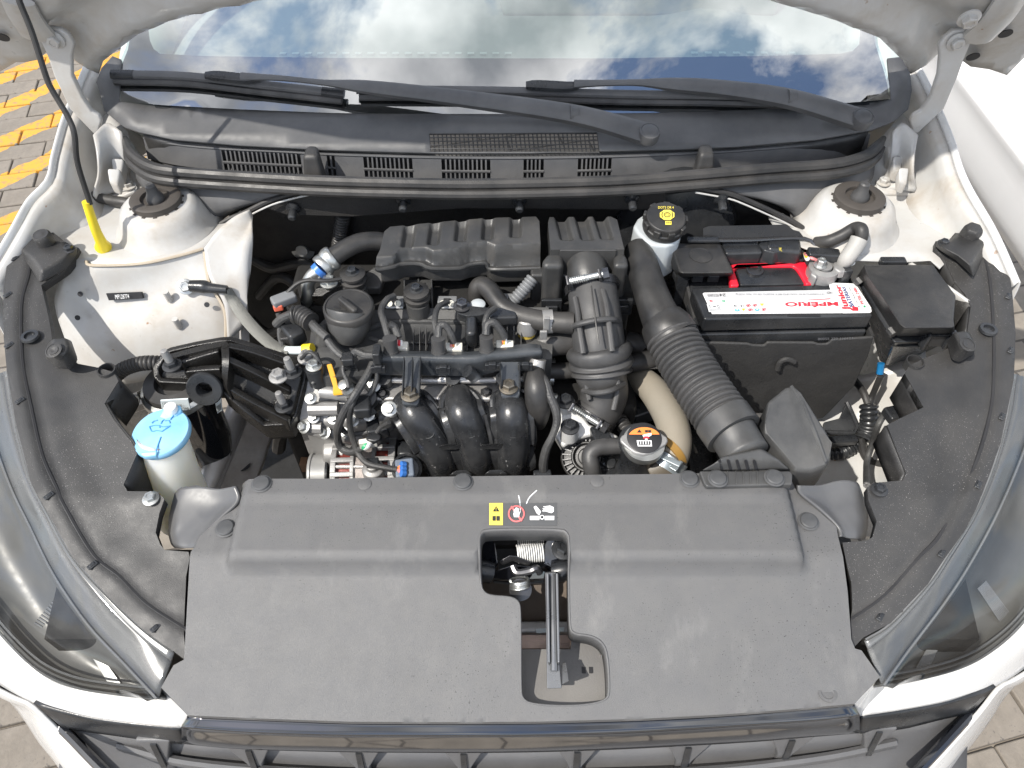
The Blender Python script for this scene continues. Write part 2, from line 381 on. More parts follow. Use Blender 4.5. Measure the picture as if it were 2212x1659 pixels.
def glass(name, fac, tint, blend=.35, rough=0.0):
    m = bpy.data.materials.new(name); m.use_nodes = True; t = m.node_tree; t.nodes.clear(); lk = t.links.new
    o = t.nodes.new('ShaderNodeOutputMaterial'); mxs = t.nodes.new('ShaderNodeMixShader'); g = t.nodes.new('ShaderNodeBsdfGlossy'); tr = t.nodes.new('ShaderNodeBsdfTransparent')
    g.inputs['Roughness'].default_value = rough; tr.inputs[0].default_value = tuple(tint) + (1,)
    lw = t.nodes.new('ShaderNodeLayerWeight'); lw.inputs[0].default_value = blend
    mr = t.nodes.new('ShaderNodeMapRange'); mr.inputs[3].default_value = fac; mr.inputs[4].default_value = .95
    lk(lw.outputs['Fresnel'], mr.inputs[0]); lk(mr.outputs[0], mxs.inputs[0]); lk(tr.outputs[0], mxs.inputs[1]); lk(g.outputs[0], mxs.inputs[2]); lk(mxs.outputs[0], o.inputs[0]); return m
WGLASS = glass('windscreen_glass', .47, (.80, .92, .90)); LENS = glass('lamp_lens', .045, (.90, .90, .89), .15, .06)
# ================================================================== the ground
def paver_mat():
    m = mat('paver', (.20, .175, .145), .85, bump=(160, .8), dust=((.13, .115, .10), .6, 9), speck=((.10, .09, .08), .64, 140), cvar=.25)
    t = m.node_tree; b = t.nodes['Principled BSDF']; lk = t.links.new
    src = b.inputs['Base Color'].links[0].from_socket
    g = t.nodes.new('ShaderNodeNewGeometry'); sp = t.nodes.new('ShaderNodeSeparateXYZ'); lk(g.outputs['Position'], sp.inputs[0])
    def ma(op, a, b_):
        n = t.nodes.new('ShaderNodeMath'); n.operation = op
        for s, i in ((a, 0), (b_, 1)):
            if isinstance(s, (int, float)): n.inputs[i].default_value = s
            else: lk(s, n.inputs[i])
        return n.outputs[0]
    n = t.nodes.new('ShaderNodeTexNoise'); n.inputs['Scale'].default_value = 14; n.inputs['Detail'].default_value = 6; lk(g.outputs['Position'], n.inputs['Vector'])
    tt = ma('ADD', ma('MULTIPLY', sp.outputs[0], .80), ma('MULTIPLY', sp.outputs[1], -.60))
    tt = ma('ADD', tt, ma('MULTIPLY', n.outputs[0], .05))
    s = ma('SINE', ma('MULTIPLY', tt, 2 * math.pi / .235), 0)
    near = ma('LESS_THAN', sp.outputs[0], -1.05); far = ma('GREATER_THAN', sp.outputs[1], 1.4)
    nw = t.nodes.new('ShaderNodeTexNoise'); nw.inputs['Scale'].default_value = 38; nw.inputs['Detail'].default_value = 8; nw.inputs['Roughness'].default_value = .75; lk(g.outputs['Position'], nw.inputs['Vector'])
    wr_ = t.nodes.new('ShaderNodeValToRGB'); wr_.color_ramp.elements[0].position = .40; wr_.color_ramp.elements[1].position = .50; wr_.color_ramp.elements[0].color = (.35, .35, .35, 1); lk(nw.outputs[0], wr_.inputs[0])
    k = ma('MULTIPLY', ma('MULTIPLY', ma('MULTIPLY', ma('GREATER_THAN', s, .40), near), far), wr_.outputs[0])
    mx_ = t.nodes.new('ShaderNodeMix'); mx_.data_type = 'RGBA'; lk(k, mx_.inputs[0]); lk(src, mx_.inputs[6]); mx_.inputs[7].default_value = (.56, .285, .035, 1)
    lk(mx_.outputs[2], b.inputs['Base Color']); return m
PAVER = paver_mat()
SAND = mat('paving_far', (.20, .175, .145), .9, bump=(160, .8), cvar=.2)
def brick_joints(m):
    t = m.node_tree; bs = t.nodes['Principled BSDF']; lk = t.links.new; src = bs.inputs['Base Color'].links[0].from_socket
    tc_ = t.nodes.new('ShaderNodeNewGeometry'); mp_ = t.nodes.new('ShaderNodeMapping'); mp_.vector_type = 'TEXTURE'; mp_.inputs['Rotation'].default_value = (0, 0, R(14)); mp_.inputs['Location'].default_value = (-.1, -.05, 0)
    br_ = t.nodes.new('ShaderNodeTexBrick'); br_.inputs['Scale'].default_value = 1; br_.inputs['Brick Width'].default_value = .2; br_.inputs['Row Height'].default_value = .1; br_.inputs['Mortar Size'].default_value = .004
    br_.inputs['Mortar'].default_value = (.07, .06, .05, 1); lk(tc_.outputs['Position'], mp_.inputs[0]); lk(mp_.outputs[0], br_.inputs['Vector']); lk(src, br_.inputs['Color1']); lk(src, br_.inputs['Color2']); lk(br_.outputs['Color'], bs.inputs['Base Color'])
brick_joints(SAND)
def flat(z): return lambda x, y: z
gr = add('pavement', ([Vector(p) for p in ((-40, -30, -.012), (40, -30, -.012), (40, 60, -.012), (-40, 60, -.012))], [(0, 1, 2, 3)]), SAND, smooth=None, kind='structure')
bv = box(Vector((0, 0, 0)), .196, .096, .05); b0 = None; nb = 0
ang = R(14); ca, sa = math.cos(ang), math.sin(ang)
for i in range(-45, 46):
    for j in range(-40, 60):
        a = i * .2 + (j % 2) * .1; c = j * .1
        x, y = a * ca - c * sa, a * sa + c * ca
        d = Vector((x, y, 0)) - CAM; zc = d.dot(FWD)
        if zc < .3: continue
        u = 1106 + d.x / zc * FPX; v = 829.5 - d.dot(UPV) / zc * FPX
        if not ((-80 < u < 300 and 90 < v < 640) or (-90 < u < 240 and 1400 < v < 1760) or (1980 < u < 2300 and 1380 < v < 1760) or (1640 < u < 1860 and -10 < v < 90) or (560 < u < 680 and 920 < v < 1040)): continue
        at = Vector((x, y, -.025 + random.uniform(-.002, .002)))
        if b0 is None:
            b0 = add('paver', bv, PAVER, gr, bevel=.004, seg=1); b0.location = at - LOC[gr.name]; b0.rotation_euler.z = ang; LOC[b0.name] = at
        else:
            q = copy_part(b0, at, gr); q.rotation_euler = (random.uniform(-.01, .01), random.uniform(-.01, .01), ang + random.uniform(-.012, .012))

# ================================================================== the white car parked alongside
nc = thing('parked_car', 'white car side beside the open engine bay, dark belt moulding and blue stripe', 'car', (1.3, 1.7, 0))
ys = [.75 + .25 * i for i in range(11)]
add('door', grid([[Vector((1.34 + o, y, z)) for y in ys] for o, z in ((.14, .12), (.05, .22), (.02, .30), (.0, .40), (-.015, .455), (.012, .48), (.02, .56), (.05, .635))], 2, 3), mat('neighbour_white', (.84, .84, .85), .45, cvar=.01), nc, smooth=50, solid=.01)
add('belt_moulding', tube([Vector((1.385, y, .648)) for y in (.75, 2, 3.2)], .018, 8), PLAST, nc)
add('stripe', loft([[Vector((1.355 + .012, y, .245)), Vector((1.352, y, .345)), Vector((1.362, y, .345)), Vector((1.377, y, .245))] for y in (.76, 1.42, 1.45)], True), mat('blue_paint', (.10, .42, .70), .4), nc)

# ================================================================== the car
car = thing('car', 'white car with its hood raised over the open engine bay', 'car', (0, 1.0, 0))
def mirror_u(u): return 2200 - u

# --- windscreen, inside of the car
def zw(x, y): return .955 + (y - 1.045) * .42
wbot = [(258, 219), (350, 227), (513, 236), (718, 244), (900, 246), (1106, 246), (1400, 244), (1627, 237), (1798, 225), (1924, 214)]
gl = [(1924, 214), (1921, 180), (1914, 150), (1893, 85)]; gleft = [(273, 99), (260, 130), (257, 171)]
go = xy(PH('', wbot + gl[1:], zw)) + [(.60, 1.45), (.55, 1.8), (-.56, 1.8), (-.61, 1.45)] + xy(PH('', gleft, zw))
ws = add('windscreen', sheet(go, zw, step=.03), WGLASS, car, smooth=180)
zfr = lambda x, y: zw(x, y) - .006
hole = [(321, 40), (321, 68), (324, 88), (332, 106), (346, 116), (444, 121), (702, 125), (1106, 126), (1317, 126), (1627, 121), (1815, 116), (1842, 110), (1856, 96), (1858, 68), (1852, 20)]
hx = xy(PH('', hole, zfr)); hx = hx + [(.50, 1.7), (-.51, 1.7)]
add('frit_band', sheet(go, zfr, holes=[hx], step=.04), mat('frit', (.012, .013, .016), .4), ws, smooth=None)
dsh = add('dashboard', sheet([(-.66, 1.10), (.66, 1.10), (.70, 1.95), (-.70, 1.95)], lambda x, y: .925 + .03 * ss(1.1, 1.35, y) - .03 * ss(1.5, 1.9, y) + .012 * ss(.1, .0, abs(abs(x) - .35)), step=.03), DASH, car, smooth=180)
sl0 = []
for k in range(19):
    p = W('', 612 + k * 27, 117, .958); sl0.append(box(p, .011, .007, .004))
add('defroster_vent', join(*sl0), INTER, dsh, smooth=None)
sl0 = [box(W('', 1500 + k * 30, 116, .958), .011, .007, .004) for k in range(8)]
add('defroster_vent', join(*sl0), INTER, dsh, smooth=None)
add('instrument_hood', loft([[Vector((x, y, z)) for y, z in ((1.36, .95), (1.38, 1.0), (1.5, 1.03), (1.6, .95))] for x in (-.02, 0, .3, .46, .48)]), DASH, dsh, bevel=.012)
add('seat', box(Vector((-.32, 2.25, .95)), .5, .2, .5), INTER, car, bevel=.06, seg=4); add('seat', box(Vector((.34, 2.25, .95)), .5, .2, .5), INTER, car, bevel=.06, seg=4)
add('cabin_floor', ([Vector(p) for p in ((-.7, 1.9, .5), (.7, 1.9, .5), (.7, 2.8, .5), (-.7, 2.8, .5), (-.7, 2.8, 1.45), (.7, 2.8, 1.45))], [(0, 1, 2, 3), (3, 2, 5, 4)]), INTER, car, smooth=None)
for s in (-1, 1):
    add('pillar_trim', tube([Vector((s * .62, 1.12, .88)), Vector((s * .62, 1.4, 1.0)), Vector((s * .58, 1.9, 1.22))], .045, 12), INTER, car)

# --- cowl panel
def zc(x, y): return .928 + (y - .97) * .36 - .02 * x * x
cow = [(208, 178), (219, 147), (243, 121), (261, 128), (258, 171), (258, 219)] + wbot[1:] + [(1917, 126), (1945, 123), (1965, 150), (1970, 195), (1962, 236), (1934, 260), (1883, 280), (1764, 301), (1593, 316), (1456, 322), (1146, 330), (941, 330), (702, 323), (513, 313), (376, 301), (301, 285), (267, 273), (225, 239), (219, 212)]
gq = [W('', 927, 287, .945), W('', 1290, 285, .945), W('', 1296, 330, .94), W('', 930, 331, .94)]
zcw = lambda x, y: max(zc(x, y), zc(x, y) + (zw(x, y) + .004 - zc(x, y)) * ss(.54, .60, abs(x)) * ss(1.03, 1.08, y))
gh = xy(PH('', [(927, 288), (1290, 286), (1295, 328), (930, 328)], zc))
cowl = add('cowl_panel', sheet(xy(PH('', cow, zcw)), zcw, holes=[gh], step=.02), COWLM, car, smooth=180, solid=.004)
# grille set in the panel: 39 by 5 openings
bars = []
A0, A1, A2, A3 = [Vector((p[0], p[1], zc(*p) - .001)) for p in gh]
for i in range(40):
    t = i / 39; bars.append(tube([A0.lerp(A1, t), A3.lerp(A2, t)], .0010, 4, 1))
for i in range(6):
    t = i / 5; bars.append(tube([A0.lerp(A3, t), A1.lerp(A2, t)], .0010, 4, 1))
add('air_grille', join(*bars), PLAST, cowl, kind='stuff', smooth=None)
add('grille_backing', prism([p + Vector((0, 0, -.045)) for p in (A0, A1, A2, A3)], .01), INK, cowl, smooth=None)
# trough in front of it
tr_b = [(301, 287), (376, 303), (513, 315), (702, 325), (941, 332), (1146, 332), (1456, 324), (1593, 318), (1764, 303), (1883, 282)]
tr_f = [(285, 325), (330, 356), (376, 366), (513, 376), (690, 386), (860, 391), (1044, 393), (1300, 388), (1458, 378), (1661, 361), (1798, 350), (1866, 333), (1900, 302)]
bk = PH('', tr_b, zc); fr_ = PC('', .915, tr_f)
def dropv(ps, dz, dy=0): return [p + Vector((0, dy, dz)) for p in ps]
add('trough', grid([dropv(bk, -.008, .012), dropv(bk, -.045, .008), dropv([a.lerp(b, .5) for a, b in zip([q for q, _ in resample(cr(bk, 6), 40)[0]], [q for q, _ in resample(cr(fr_, 6), 40)[0]])][::4], -.055 ), dropv(fr_, -.03), dropv(fr_, -.002)], 3, 3), PLAST, cowl, smooth=60, solid=.003)
# upright slotted plate
pt = [(309, 297), (376, 311), (477, 321), (648, 329), (702, 333), (941, 340), (1146, 341), (1322, 338), (1456, 333), (1593, 326), (1764, 311), (1880, 290)]
ptop = cr(PC('', .919, pt), 10)
def plate_at(u):
    return min(range(len(ptop) - 1), key=lambda i: abs(1106 + (ptop[i] - CAM).x / (ptop[i] - CAM).dot(FWD) * FPX - u))
def pl_pt(u, t):
    # between the top and the foot of the plate
    best = None
    for i in range(len(ptop) - 1):
        ua = 1106 + (ptop[i] - CAM).x / (ptop[i] - CAM).dot(FWD) * FPX; ub = 1106 + (ptop[i + 1] - CAM).x / (ptop[i + 1] - CAM).dot(FWD) * FPX
        if ua <= u <= ub:
            p = ptop[i].lerp(ptop[i + 1], (u - ua) / (ub - ua)); best = p; break
    if best is None: best = ptop[0] if u < 400 else ptop[-1]
    return best + Vector((0, -.012 * t, -.030 * t))
zones = [(477, 648), (705, 722), (784, 890), (953, 1059), (1131, 1175), (1249, 1322)]
solid_ = []; prev = 309
for a, b in zones: solid_.append((prev, a)); prev = b
solid_.append((prev, 1880)); vs_ = []
for a, b in solid_:
    m = max(2, int((b - a) / 25)); us = [a + (b - a) * i / m for i in range(m + 1)]
    vs_.append(loft([[pl_pt(q, 0), pl_pt(q, 1), pl_pt(q, 1) + Vector((0, .004, 0)), pl_pt(q, 0) + Vector((0, .004, 0))] for q in us]))
[add('trough_plate', q_, COWLM, cowl, smooth=30) for q_ in vs_]
vs_ = []
for a, b in zones:
    m = max(2, round((b - a) / 9.6))
    for i in range(1, m):
        q = a + (b - a) * i / m
        o_ = Vector((.0012, 0, 0)); vs_.append(prism([pl_pt(q, 0) - o_, pl_pt(q, 0) + o_, pl_pt(q, 1) + o_, pl_pt(q, 1) - o_], Vector((0, .006, -.001))))
    vs_.append(tube([pl_pt(a, .62), pl_pt((a + b) / 2, .62), pl_pt(b, .62)], .002, 5, 6))
add('vent_slat', join(*vs_), COWLM, cowl, kind='stuff', smooth=None)
add('plate_rail', tube([pl_pt(u, 0) for u in range(312, 1878, 60)], .0022, 6, 2), COWLM, cowl)
for (x, y, h) in ((671, 322, 0), (1527, 318, 0)):
    p = W('', x, y, .945); q = p + Vector((0, -.012, -.055))
    add('rubber_stop', loft([[p + Vector((a * .011, b * .012, -.004 * (b < 0))) for a, b in ((-1, -1), (1, -1), (.8, 1), (-.8, 1))], [q + Vector((a * .017, b * .012, 0)) for a, b in ((-1, -1), (1, -1), (1, 1), (-1, 1))]]), RUBBER, cowl, bevel=.006, seg=3)
# seal: two parallel beads
seal = [(270, 298), (278, 318), (290, 337), (325, 360), (376, 371), (513, 381), (690, 391), (860, 396), (1044, 398), (1300, 392), (1458, 382), (1661, 365), (1798, 355), (1866, 338), (1893, 318), (1909, 298)]
sp_ = PC('', .918, seal)
se = add('cowl_seal', tube(sp_, [.004] + [.0085] * 14 + [.004], 10, 6), RUBBER, car)
sp2 = [p + Vector((0, -.011, -.010)) for p in sp_]
add('seal_bead', tube(sp2, [.003] + [.0075] * 14 + [.003], 10, 6), RUBBER, se)
sp3 = [p + Vector((0, -.014, -.021)) for p in sp2]
# end ducts under the seal
def duct(top, bot, z0, z1):
    a = [W('', u, v, z0) for u, v in top]; c = [W('', u, v, z) for u, v, z in bot]
    return grid([[p + Vector((0, .004, .0)) for p in a], [p.lerp(q, .45) + Vector((0, -.012, -.004)) for p, q in zip(a, c)], c], 4, 4)
dl = add('cowl_end_duct', duct([(292, 340), (340, 372), (420, 382), (513, 388), (600, 393), (690, 398)], [(302, 398, .87), (345, 452, .845), (410, 475, .835), (458, 488, .835), (530, 446, .855), (690, 404, .895)], .906, 0), COWLM, cowl, smooth=60, solid=.004)
dr = add('cowl_end_duct', duct([(1892, 330), (1850, 358), (1780, 366), (1680, 374), (1600, 382), (1500, 388)], [(1876, 402, .87), (1834, 436, .85), (1784, 452, .845), (1736, 483, .84), (1676, 442, .86), (1500, 396, .90)], .906, 0), COWLM, cowl, smooth=60, solid=.004)
for tr, zz in (([(453, 497), (500, 470), (531, 457), (592, 428), (662, 409), (720, 402)], (.838, .85, .86, .88, .895, .90)), ([(1757, 508), (1716, 480), (1675, 459), (1606, 428), (1569, 415), (1500, 402)], (.842, .852, .862, .882, .89, .90))):
    pp_ = [W('', u, v, z) + Vector((0, -.006, .002)) for (u, v), z in zip(tr, zz)]
    ce = add('cowl_edge_trim', tube(pp_, .0042, 8, 6), RUBBER, car); add('sheet_edge', tube([p + Vector((0, -.007, -.004)) for p in pp_], .0014, 8, 6), WHITE_IN, ce)
# firewall with felt
add('firewall', grid([[WY('', u, v, y) for u, v, y in r] for r in ([(500, 440, .965), (700, 405, .955), (1000, 405, .95), (1350, 405, .955), (1700, 430, .97)], [(480, 560, 1.0), (700, 560, 1.0), (1000, 560, 1.0), (1350, 560, 1.0), (1720, 560, 1.0)], [(480, 760, 1.0), (700, 760, 1.0), (1000, 760, 1.0), (1350, 760, 1.0), (1720, 760, 1.0)])], 4, 4), FELT, car, smooth=60, solid=.01)
fb = [WY('', u, v, .918) for u, v in ((560, 436), (640, 412), (720, 405), (1050, 406), (1370, 402), (1420, 405), (1440, 418), (1436, 446), (1400, 455), (1000, 452), (760, 470), (620, 466), (570, 450))]
fe = add('insulation_flap', prism(fb, Vector((0, .012, 0))), FELT, car, bevel=.003)
for u, v in ((634, 448), (872, 430), (1122, 431), (1365, 427), (1558, 430)):
    p = WY('', u, v, .917); add('fastener_stud', join(lathe([(.011, 0), (.011, .003), (.006, .006), (.006, .02), (.004, .022)], p, Vector((0, -1, -.25)), 14)), SATIN, fe)
add('firewall_bolt', join(lathe([(.02, 0), (.02, .004), (.011, .005), (.010, .012), (.004, .012)], WY('', 655, 537, .99), Vector((0, -1, .3)), 20)), STEEL, fe)
add('firewall_bolt', bolt(WY('', 768, 476, .99), .006, Vector((0, -1, .2))), STEEL, fe)
for q_ in ([(560, 640, .98), (600, 600, .97), (640, 620, .96), (670, 680, .95)], [(545, 560, .99), (590, 580, .98), (650, 570, .97), (720, 590, .96)], [(540, 690, .95), (580, 720, .93), (620, 700, .92)]):
    add('heater_pipe', tube([WY('', u, v, y) for u, v, y in q_], .009, 10, 8), RUBBER, fe)
add('wiring_loom', tube([WY('', 742, 462, .95), WY('', 735, 500, .955), WY('', 730, 545, .96), WY('', 722, 600, .97)], .011, 12, 8, corr=(.006, .0014)), RUBBER, fe)

# --- fenders, inner wings, strut towers
fl = [(185, 140, .99), (160, 200, .965), (137, 253, .95), (115, 330, .935), (102, 386, .924), (61, 430, .912), (27, 490, .898), (0, 536, .884), (-45, 610, .862)]
fr2 = [(1968, 110, 1.0), (2010, 190, .968), (2034, 243, .952), (2058, 301, .94), (2076, 360, .928), (2099, 410, .916), (2140, 479, .90), (2167, 533, .885), (2200, 610, .862)]
for s, pts in ((-1, fl), (1, fr2)):
    e = PZ('', pts); m = len(e)
    out1 = [p + Vector((s * .005, 0, -.005)) for p in e]; out2 = [p + Vector((s * .012, 0, -.05)) for p in e]; out3 = [p + Vector((s * .03, 0, -.20)) for p in e]; out4 = [p + Vector((s * .02, 0, -.5)) for p in e]
    fd = add('fender', grid([out4, out3, out2, out1, e, [p + Vector((-s * .004, 0, -.008)) for p in e]], 4, 3), WHITE, car, smooth=60, solid=.002)
    ins = [[p + Vector((-s * .004, 0, -.008)) for p in e], [p + Vector((-s * .016, 0, -.016)) for p in e], [p + Vector((-s * .02, 0, -.045 - .02 * i / m)) for i, p in enumerate(e)], [p + Vector((-s * .045, 0, min(-.012, .842 - p.z))) for i, p in enumerate(e)]]
    add('fender_inner_flange', grid(ins, 4, 2), WHITE_IN, fd, smooth=60, solid=.002)
def zwing(x, y): return .852 + .075 * ss(.95, 1.10, y) - .004 * ss(.86, .93, y)
wl = [(110, 545), (95, 490), (100, 440), (125, 392), (140, 330), (160, 255), (185, 190), (222, 170), (232, 240), (275, 285), (288, 335), (305, 400), (345, 452), (458, 492), (520, 455), (533, 470), (470, 520), (441, 537), (393, 551), (308, 569), (205, 574), (188, 565), (150, 560)]
wr = [(2050, 560), (2075, 505), (2090, 440), (2060, 400), (2040, 340), (2020, 270), (1990, 190), (1955, 170), (1945, 250), (1910, 290), (1890, 340), (1876, 405), (1834, 440), (1740, 490), (1690, 460), (1660, 470), (1700, 520), (1760, 545), (1850, 562), (1950, 566), (2010, 562), (2030, 580)]
il = add('inner_wing', sheet(xy(PH('', wl, zwing)), zwing, step=.02), WHITE_IN, car, smooth=60, solid=.002)
ir = add('inner_wing', sheet(xy(PH('', wr, zwing)), zwing, step=.02), WHITE_IN, car, smooth=60, solid=.002)
for par, (cx, cy) in ((il, (350, 462)), (ir, (1843, 458))):
    c = W('', cx, cy, .872); c.z = 0
    prof = [(.080, .845), (.071, .853), (.065, .861), (.060, .873), (.055, .885), (.049, .890), (.046, .892)]
    tw = add('strut_tower', lathe([(r, z) for r, z in prof], c, n=40), WHITE_IN, par, smooth=180)
    ring = [(.030, .888), (.036, .893), (.036, .901), (.032, .903), (.021, .902), (.020, .897), (.004, .896)]
    cp = add('tower_cap', lathe(ring, c, n=36), mat('cap_rubber', (.055, .048, .042), .6), tw)
    lugs = []
    for k in range(14):
        a = 2 * math.pi * k / 14; lugs.append(box(c + Vector((math.cos(a) * .0355, math.sin(a) * .0355, .889)), .006, .005, .008, a))
    add('cap_lug', join(*lugs), cp.data.materials[0], cp, kind='stuff')
    add('strut_nut', lathe([(.013, .895), (.0125, .903), (.0085, .910), (.007, .921), (.005, .923)], c, n=20), RUBBER_G, tw)
    for k in range(0): pass
# plate with bolt at the hinge foot, bolts on the wing
for par, pl_, bu in ((il, [(205, 440), (222, 395), (262, 398), (300, 408), (298, 418), (270, 430), (215, 432)], [(282, 409), (135, 454)]), (ir, [(1890, 400), (1935, 395), (1975, 390), (1982, 405), (1966, 425), (1910, 425), (1893, 415)], [(1905, 401), (2048, 442)])):
    add('hinge_foot', prism([p + Vector((0, 0, .006)) for p in PH('', pl_, zwing)], .006), WHITE_IN, par, bevel=.002)
    for u, v in bu: add('bolt', bolt(H('', u, v, zwing) + Vector((0, 0, .005)), .0075), WHITE_IN, par)
# upright hinge plate along the gutter
def hinge(side, pts, zt):
    return grid([[W('', u, v, z) for u, v, z in r] for r in pts], 4, 4)
add('hinge_plate', hinge(0, [[(202, 290, .94), (213, 340, .92), (214, 380, .895), (203, 420, .872), (208, 430, .864)], [(232, 265, .94), (240, 320, .915), (244, 360, .89), (240, 395, .870), (245, 415, .862)], [(262, 285, .93), (270, 330, .905), (276, 370, .88), (285, 400, .862), (290, 410, .860)]], 0), WHITE_IN, il, smooth=60, solid=.003)
add('hinge_plate', hinge(0, [[(1982, 290, .94), (1972, 340, .92), (1971, 380, .895), (1978, 405, .872), (1976, 415, .864)], [(1950, 265, .94), (1948, 320, .915), (1944, 360, .89), (1940, 390, .870), (1935, 408, .862)], [(1930, 285, .93), (1924, 330, .905), (1916, 370, .88), (1900, 395, .862), (1895, 405, .860)]], 0), WHITE_IN, ir, smooth=60, solid=.003)
for par, base in ((il, ((262, 330), (254, 350), (246, 372))), (ir, ((1925, 322), (1937, 345), (1950, 370)))):
    for u, v in base:
        p = W('', u, v, .90); add('gusset', prism([p + Vector((-.008, 0, .008)), p + Vector((.010, .004, .004)), p + Vector((.006, -.016, -.012)), p + Vector((-.006, -.014, -.008))], .02), WHITE_IN, par, bevel=.003)

# left apron below the ledge
def zap(v): return lin([(560, .852), (572, .852), (582, .846), (640, .808), (730, .7625), (820, .700)], v)
ap = [[(150, 556, .852), (188, 566, .852), (205, 575, .852), (308, 571, .852), (393, 553, .852), (441, 539, .852), (470, 522, .852), (533, 470, .855)],
      [(148, 566, .848), (186, 576, .847), (208, 586, .846), (310, 581, .846), (396, 562, .847), (445, 547, .848), (476, 530, .848), (537, 478, .85)],
      [(130, 600, .83), (175, 640, .806), (215, 650, .80), (312, 640, .808), (402, 625, .816), (452, 610, .822), (486, 590, .826), (534, 560, .83)],
      [(118, 660, .79), (170, 730, .755), (230, 745, .752), (315, 730, .7625), (408, 700, .777), (460, 690, .78), (492, 680, .78), (535, 660, .785)],
      [(150, 760, .73), (190, 810, .70), (250, 830, .69), (330, 820, .70), (415, 800, .71), (470, 790, .715), (500, 780, .72), (540, 760, .73)]]
apl = add('apron', grid([[W('', *p) for p in r] for r in ap], 5, 5), WHITE_IN, car, smooth=180, solid=.003)
SEAL = mat('seam_sealer', (.42, .36, .28), .7, bump=(150, .6))
add('seam_sealer', tube([W('', u, v, z) + Vector((0, -.002, .003)) for u, v, z in ((188, 566, .852), (205, 575, .852), (308, 571, .852), (393, 553, .852), (441, 539, .852))], .0022, 6, 6), SEAL, apl)
add('seam_sealer', tube([W('', u, v, z) + Vector((0, -.004, .004)) for u, v, z in ((445, 545, .848), (456, 610, .822), (488, 670, .79), (492, 740, .75))], .0025, 6, 6), SEAL, apl)
fg = [[(441, 537, .852), (470, 500, .862), (505, 470, .87), (538, 452, .875)], [(452, 600, .826), (482, 560, .838), (515, 520, .85), (545, 470, .862)], [(484, 660, .796), (505, 620, .81), (528, 560, .835), (545, 510, .85)], [(492, 745, .748), (510, 720, .758), (530, 700, .765), (534, 640, .795)]]
add('apron_flange', grid([[W('', u, v, z + .006) for u, v, z in r] for r in fg], 5, 5), WHITE_IN, apl, smooth=60, solid=.003)
q = [W('', u, v, z) + Vector((0, -.006, .003)) for u, v, z in ((240, 646, .8045), (313, 642, .807), (309, 628, .816), (234, 631, .814))]
pl_ = add('number_plate', prism(q, Vector((0, .004, -.003))), INK, apl, smooth=None); pl_['label'] = 'small black plate with white numbers on the apron'
lettering('MP128774', [W('', 257, 643, .8065) + Vector((0, -.0085, .005)), W('', 287, 641, .8075) + Vector((0, -.0085, .005)), W('', 286, 632, .8135) + Vector((0, -.0085, .005)), W('', 256, 633, .8125) + Vector((0, -.0085, .005))], PAPER, pl_)
for u, v, z in ((367, 632, .813), (387, 690, .782)):
    p = W('', u, v, z) + Vector((0, -.008, -.008)); add('stud', tube([p, p + Vector((.0, -.002, .019))], .0045, 10, 3), WHITE_IN, apl)
for u, v, z in ((178, 632, zap(632)), (172, 683, zap(683)), (450, 655, .803), (508, 580, .83), (512, 612, .815)):
    p = W('', u, v, z) + Vector((0, -.005, .002)); add('hole', lathe([(.0038, 0), (.0038, .001)], p, Vector((.1, -.8, .5)), 14), INK, apl)
# right side: floor of the wing under battery and boxes
wf = [[(1690, 800, .62), (1800, 810, .63), (1900, 800, .66), (2000, 740, .70)], [(1700, 900, .58), (1800, 900, .58), (1890, 890, .60), (2000, 880, .66)], [(1700, 1000, .56), (1800, 1000, .56), (1880, 1000, .57), (1980, 1000, .64)], [(1690, 1100, .54), (1800, 1100, .54), (1880, 1100, .55), (1960, 1100, .62)]]
add('wing_floor', grid([[W('', *p) for p in r] for r in wf], 4, 4), WHITE_IN, car, smooth=180, solid=.004)
wv = [[(1960, 560, .85), (2040, 610, .85), (2110, 660, .845)], [(1960, 620, .77), (2060, 700, .76), (2110, 740, .76)], [(1960, 760, .66), (2060, 790, .66), (2110, 800, .68)]]
add('wing_side', grid([[W('', *p) for p in r] for r in wv], 4, 4), WHITE_IN, car, smooth=180, solid=.004)

# --- hood on its hinges
AL = R(58); P0 = Vector((0, 1.09, 1.0)); NH = Vector((0, -math.sin(AL), -math.cos(AL))); TH = Vector((0, -math.cos(AL), math.sin(AL)))
def hoodxy(u, v):
    d = ray('', u, v); t = (P0 - CAM).dot(NH) / d.dot(NH); p = CAM + d * t - P0; return (p.x, p.dot(TH))
lo = [(-30, 160), (0, 145), (34, 124), (103, 123), (160, 130), (191, 136), (215, 146), (223, 132), (239, 119), (297, 75), (376, 41), (479, 17), (564, 0), (700, -22), (900, -40), (1106, -46)]
ro = [(2240, 95), (2212, 113), (2174, 152), (2136, 139), (2054, 128), (2000, 135), (1966, 147), (1950, 130), (1935, 116), (1900, 82), (1798, 41), (1695, 10), (1661, 0), (1500, -24), (1300, -40)]
ol = [hoodxy(*p) for p in lo] + [hoodxy(*p) for p in reversed(ro)]
arch = [hoodxy(*p) for p in lo[6:]] + [hoodxy(*p) for p in reversed(ro[:9][6:])]
arch = [hoodxy(*p) for p in lo[7:]] + [hoodxy(*p) for p in reversed(ro[7:])]
ho = ol + [(.72, .35), (.70, .80), (.55, .93), (.3, .98), (0, 1.0), (-.3, .98), (-.55, .93), (-.70, .80), (-.72, .35)]
def zhood(x, y):
    d = min(seg_d(x, y, a, b)[0] for a, b in zip(arch, arch[1:]))
    return .010 * ss(.0, .010, d) - .020 * ss(.030, .055, d) + .018 * ss(.075, .10, d)
hv, hf = sheet(ho, zhood, step=.016)
hv = [P0 + Vector((p.x, 0, 0)) + TH * p.y + NH * p.z for p in hv]
hood = add('hood', (hv, hf), WHITE_IN, car, smooth=180, solid=.018, off=-1)
hood['label'] = 'white underside of the raised hood'
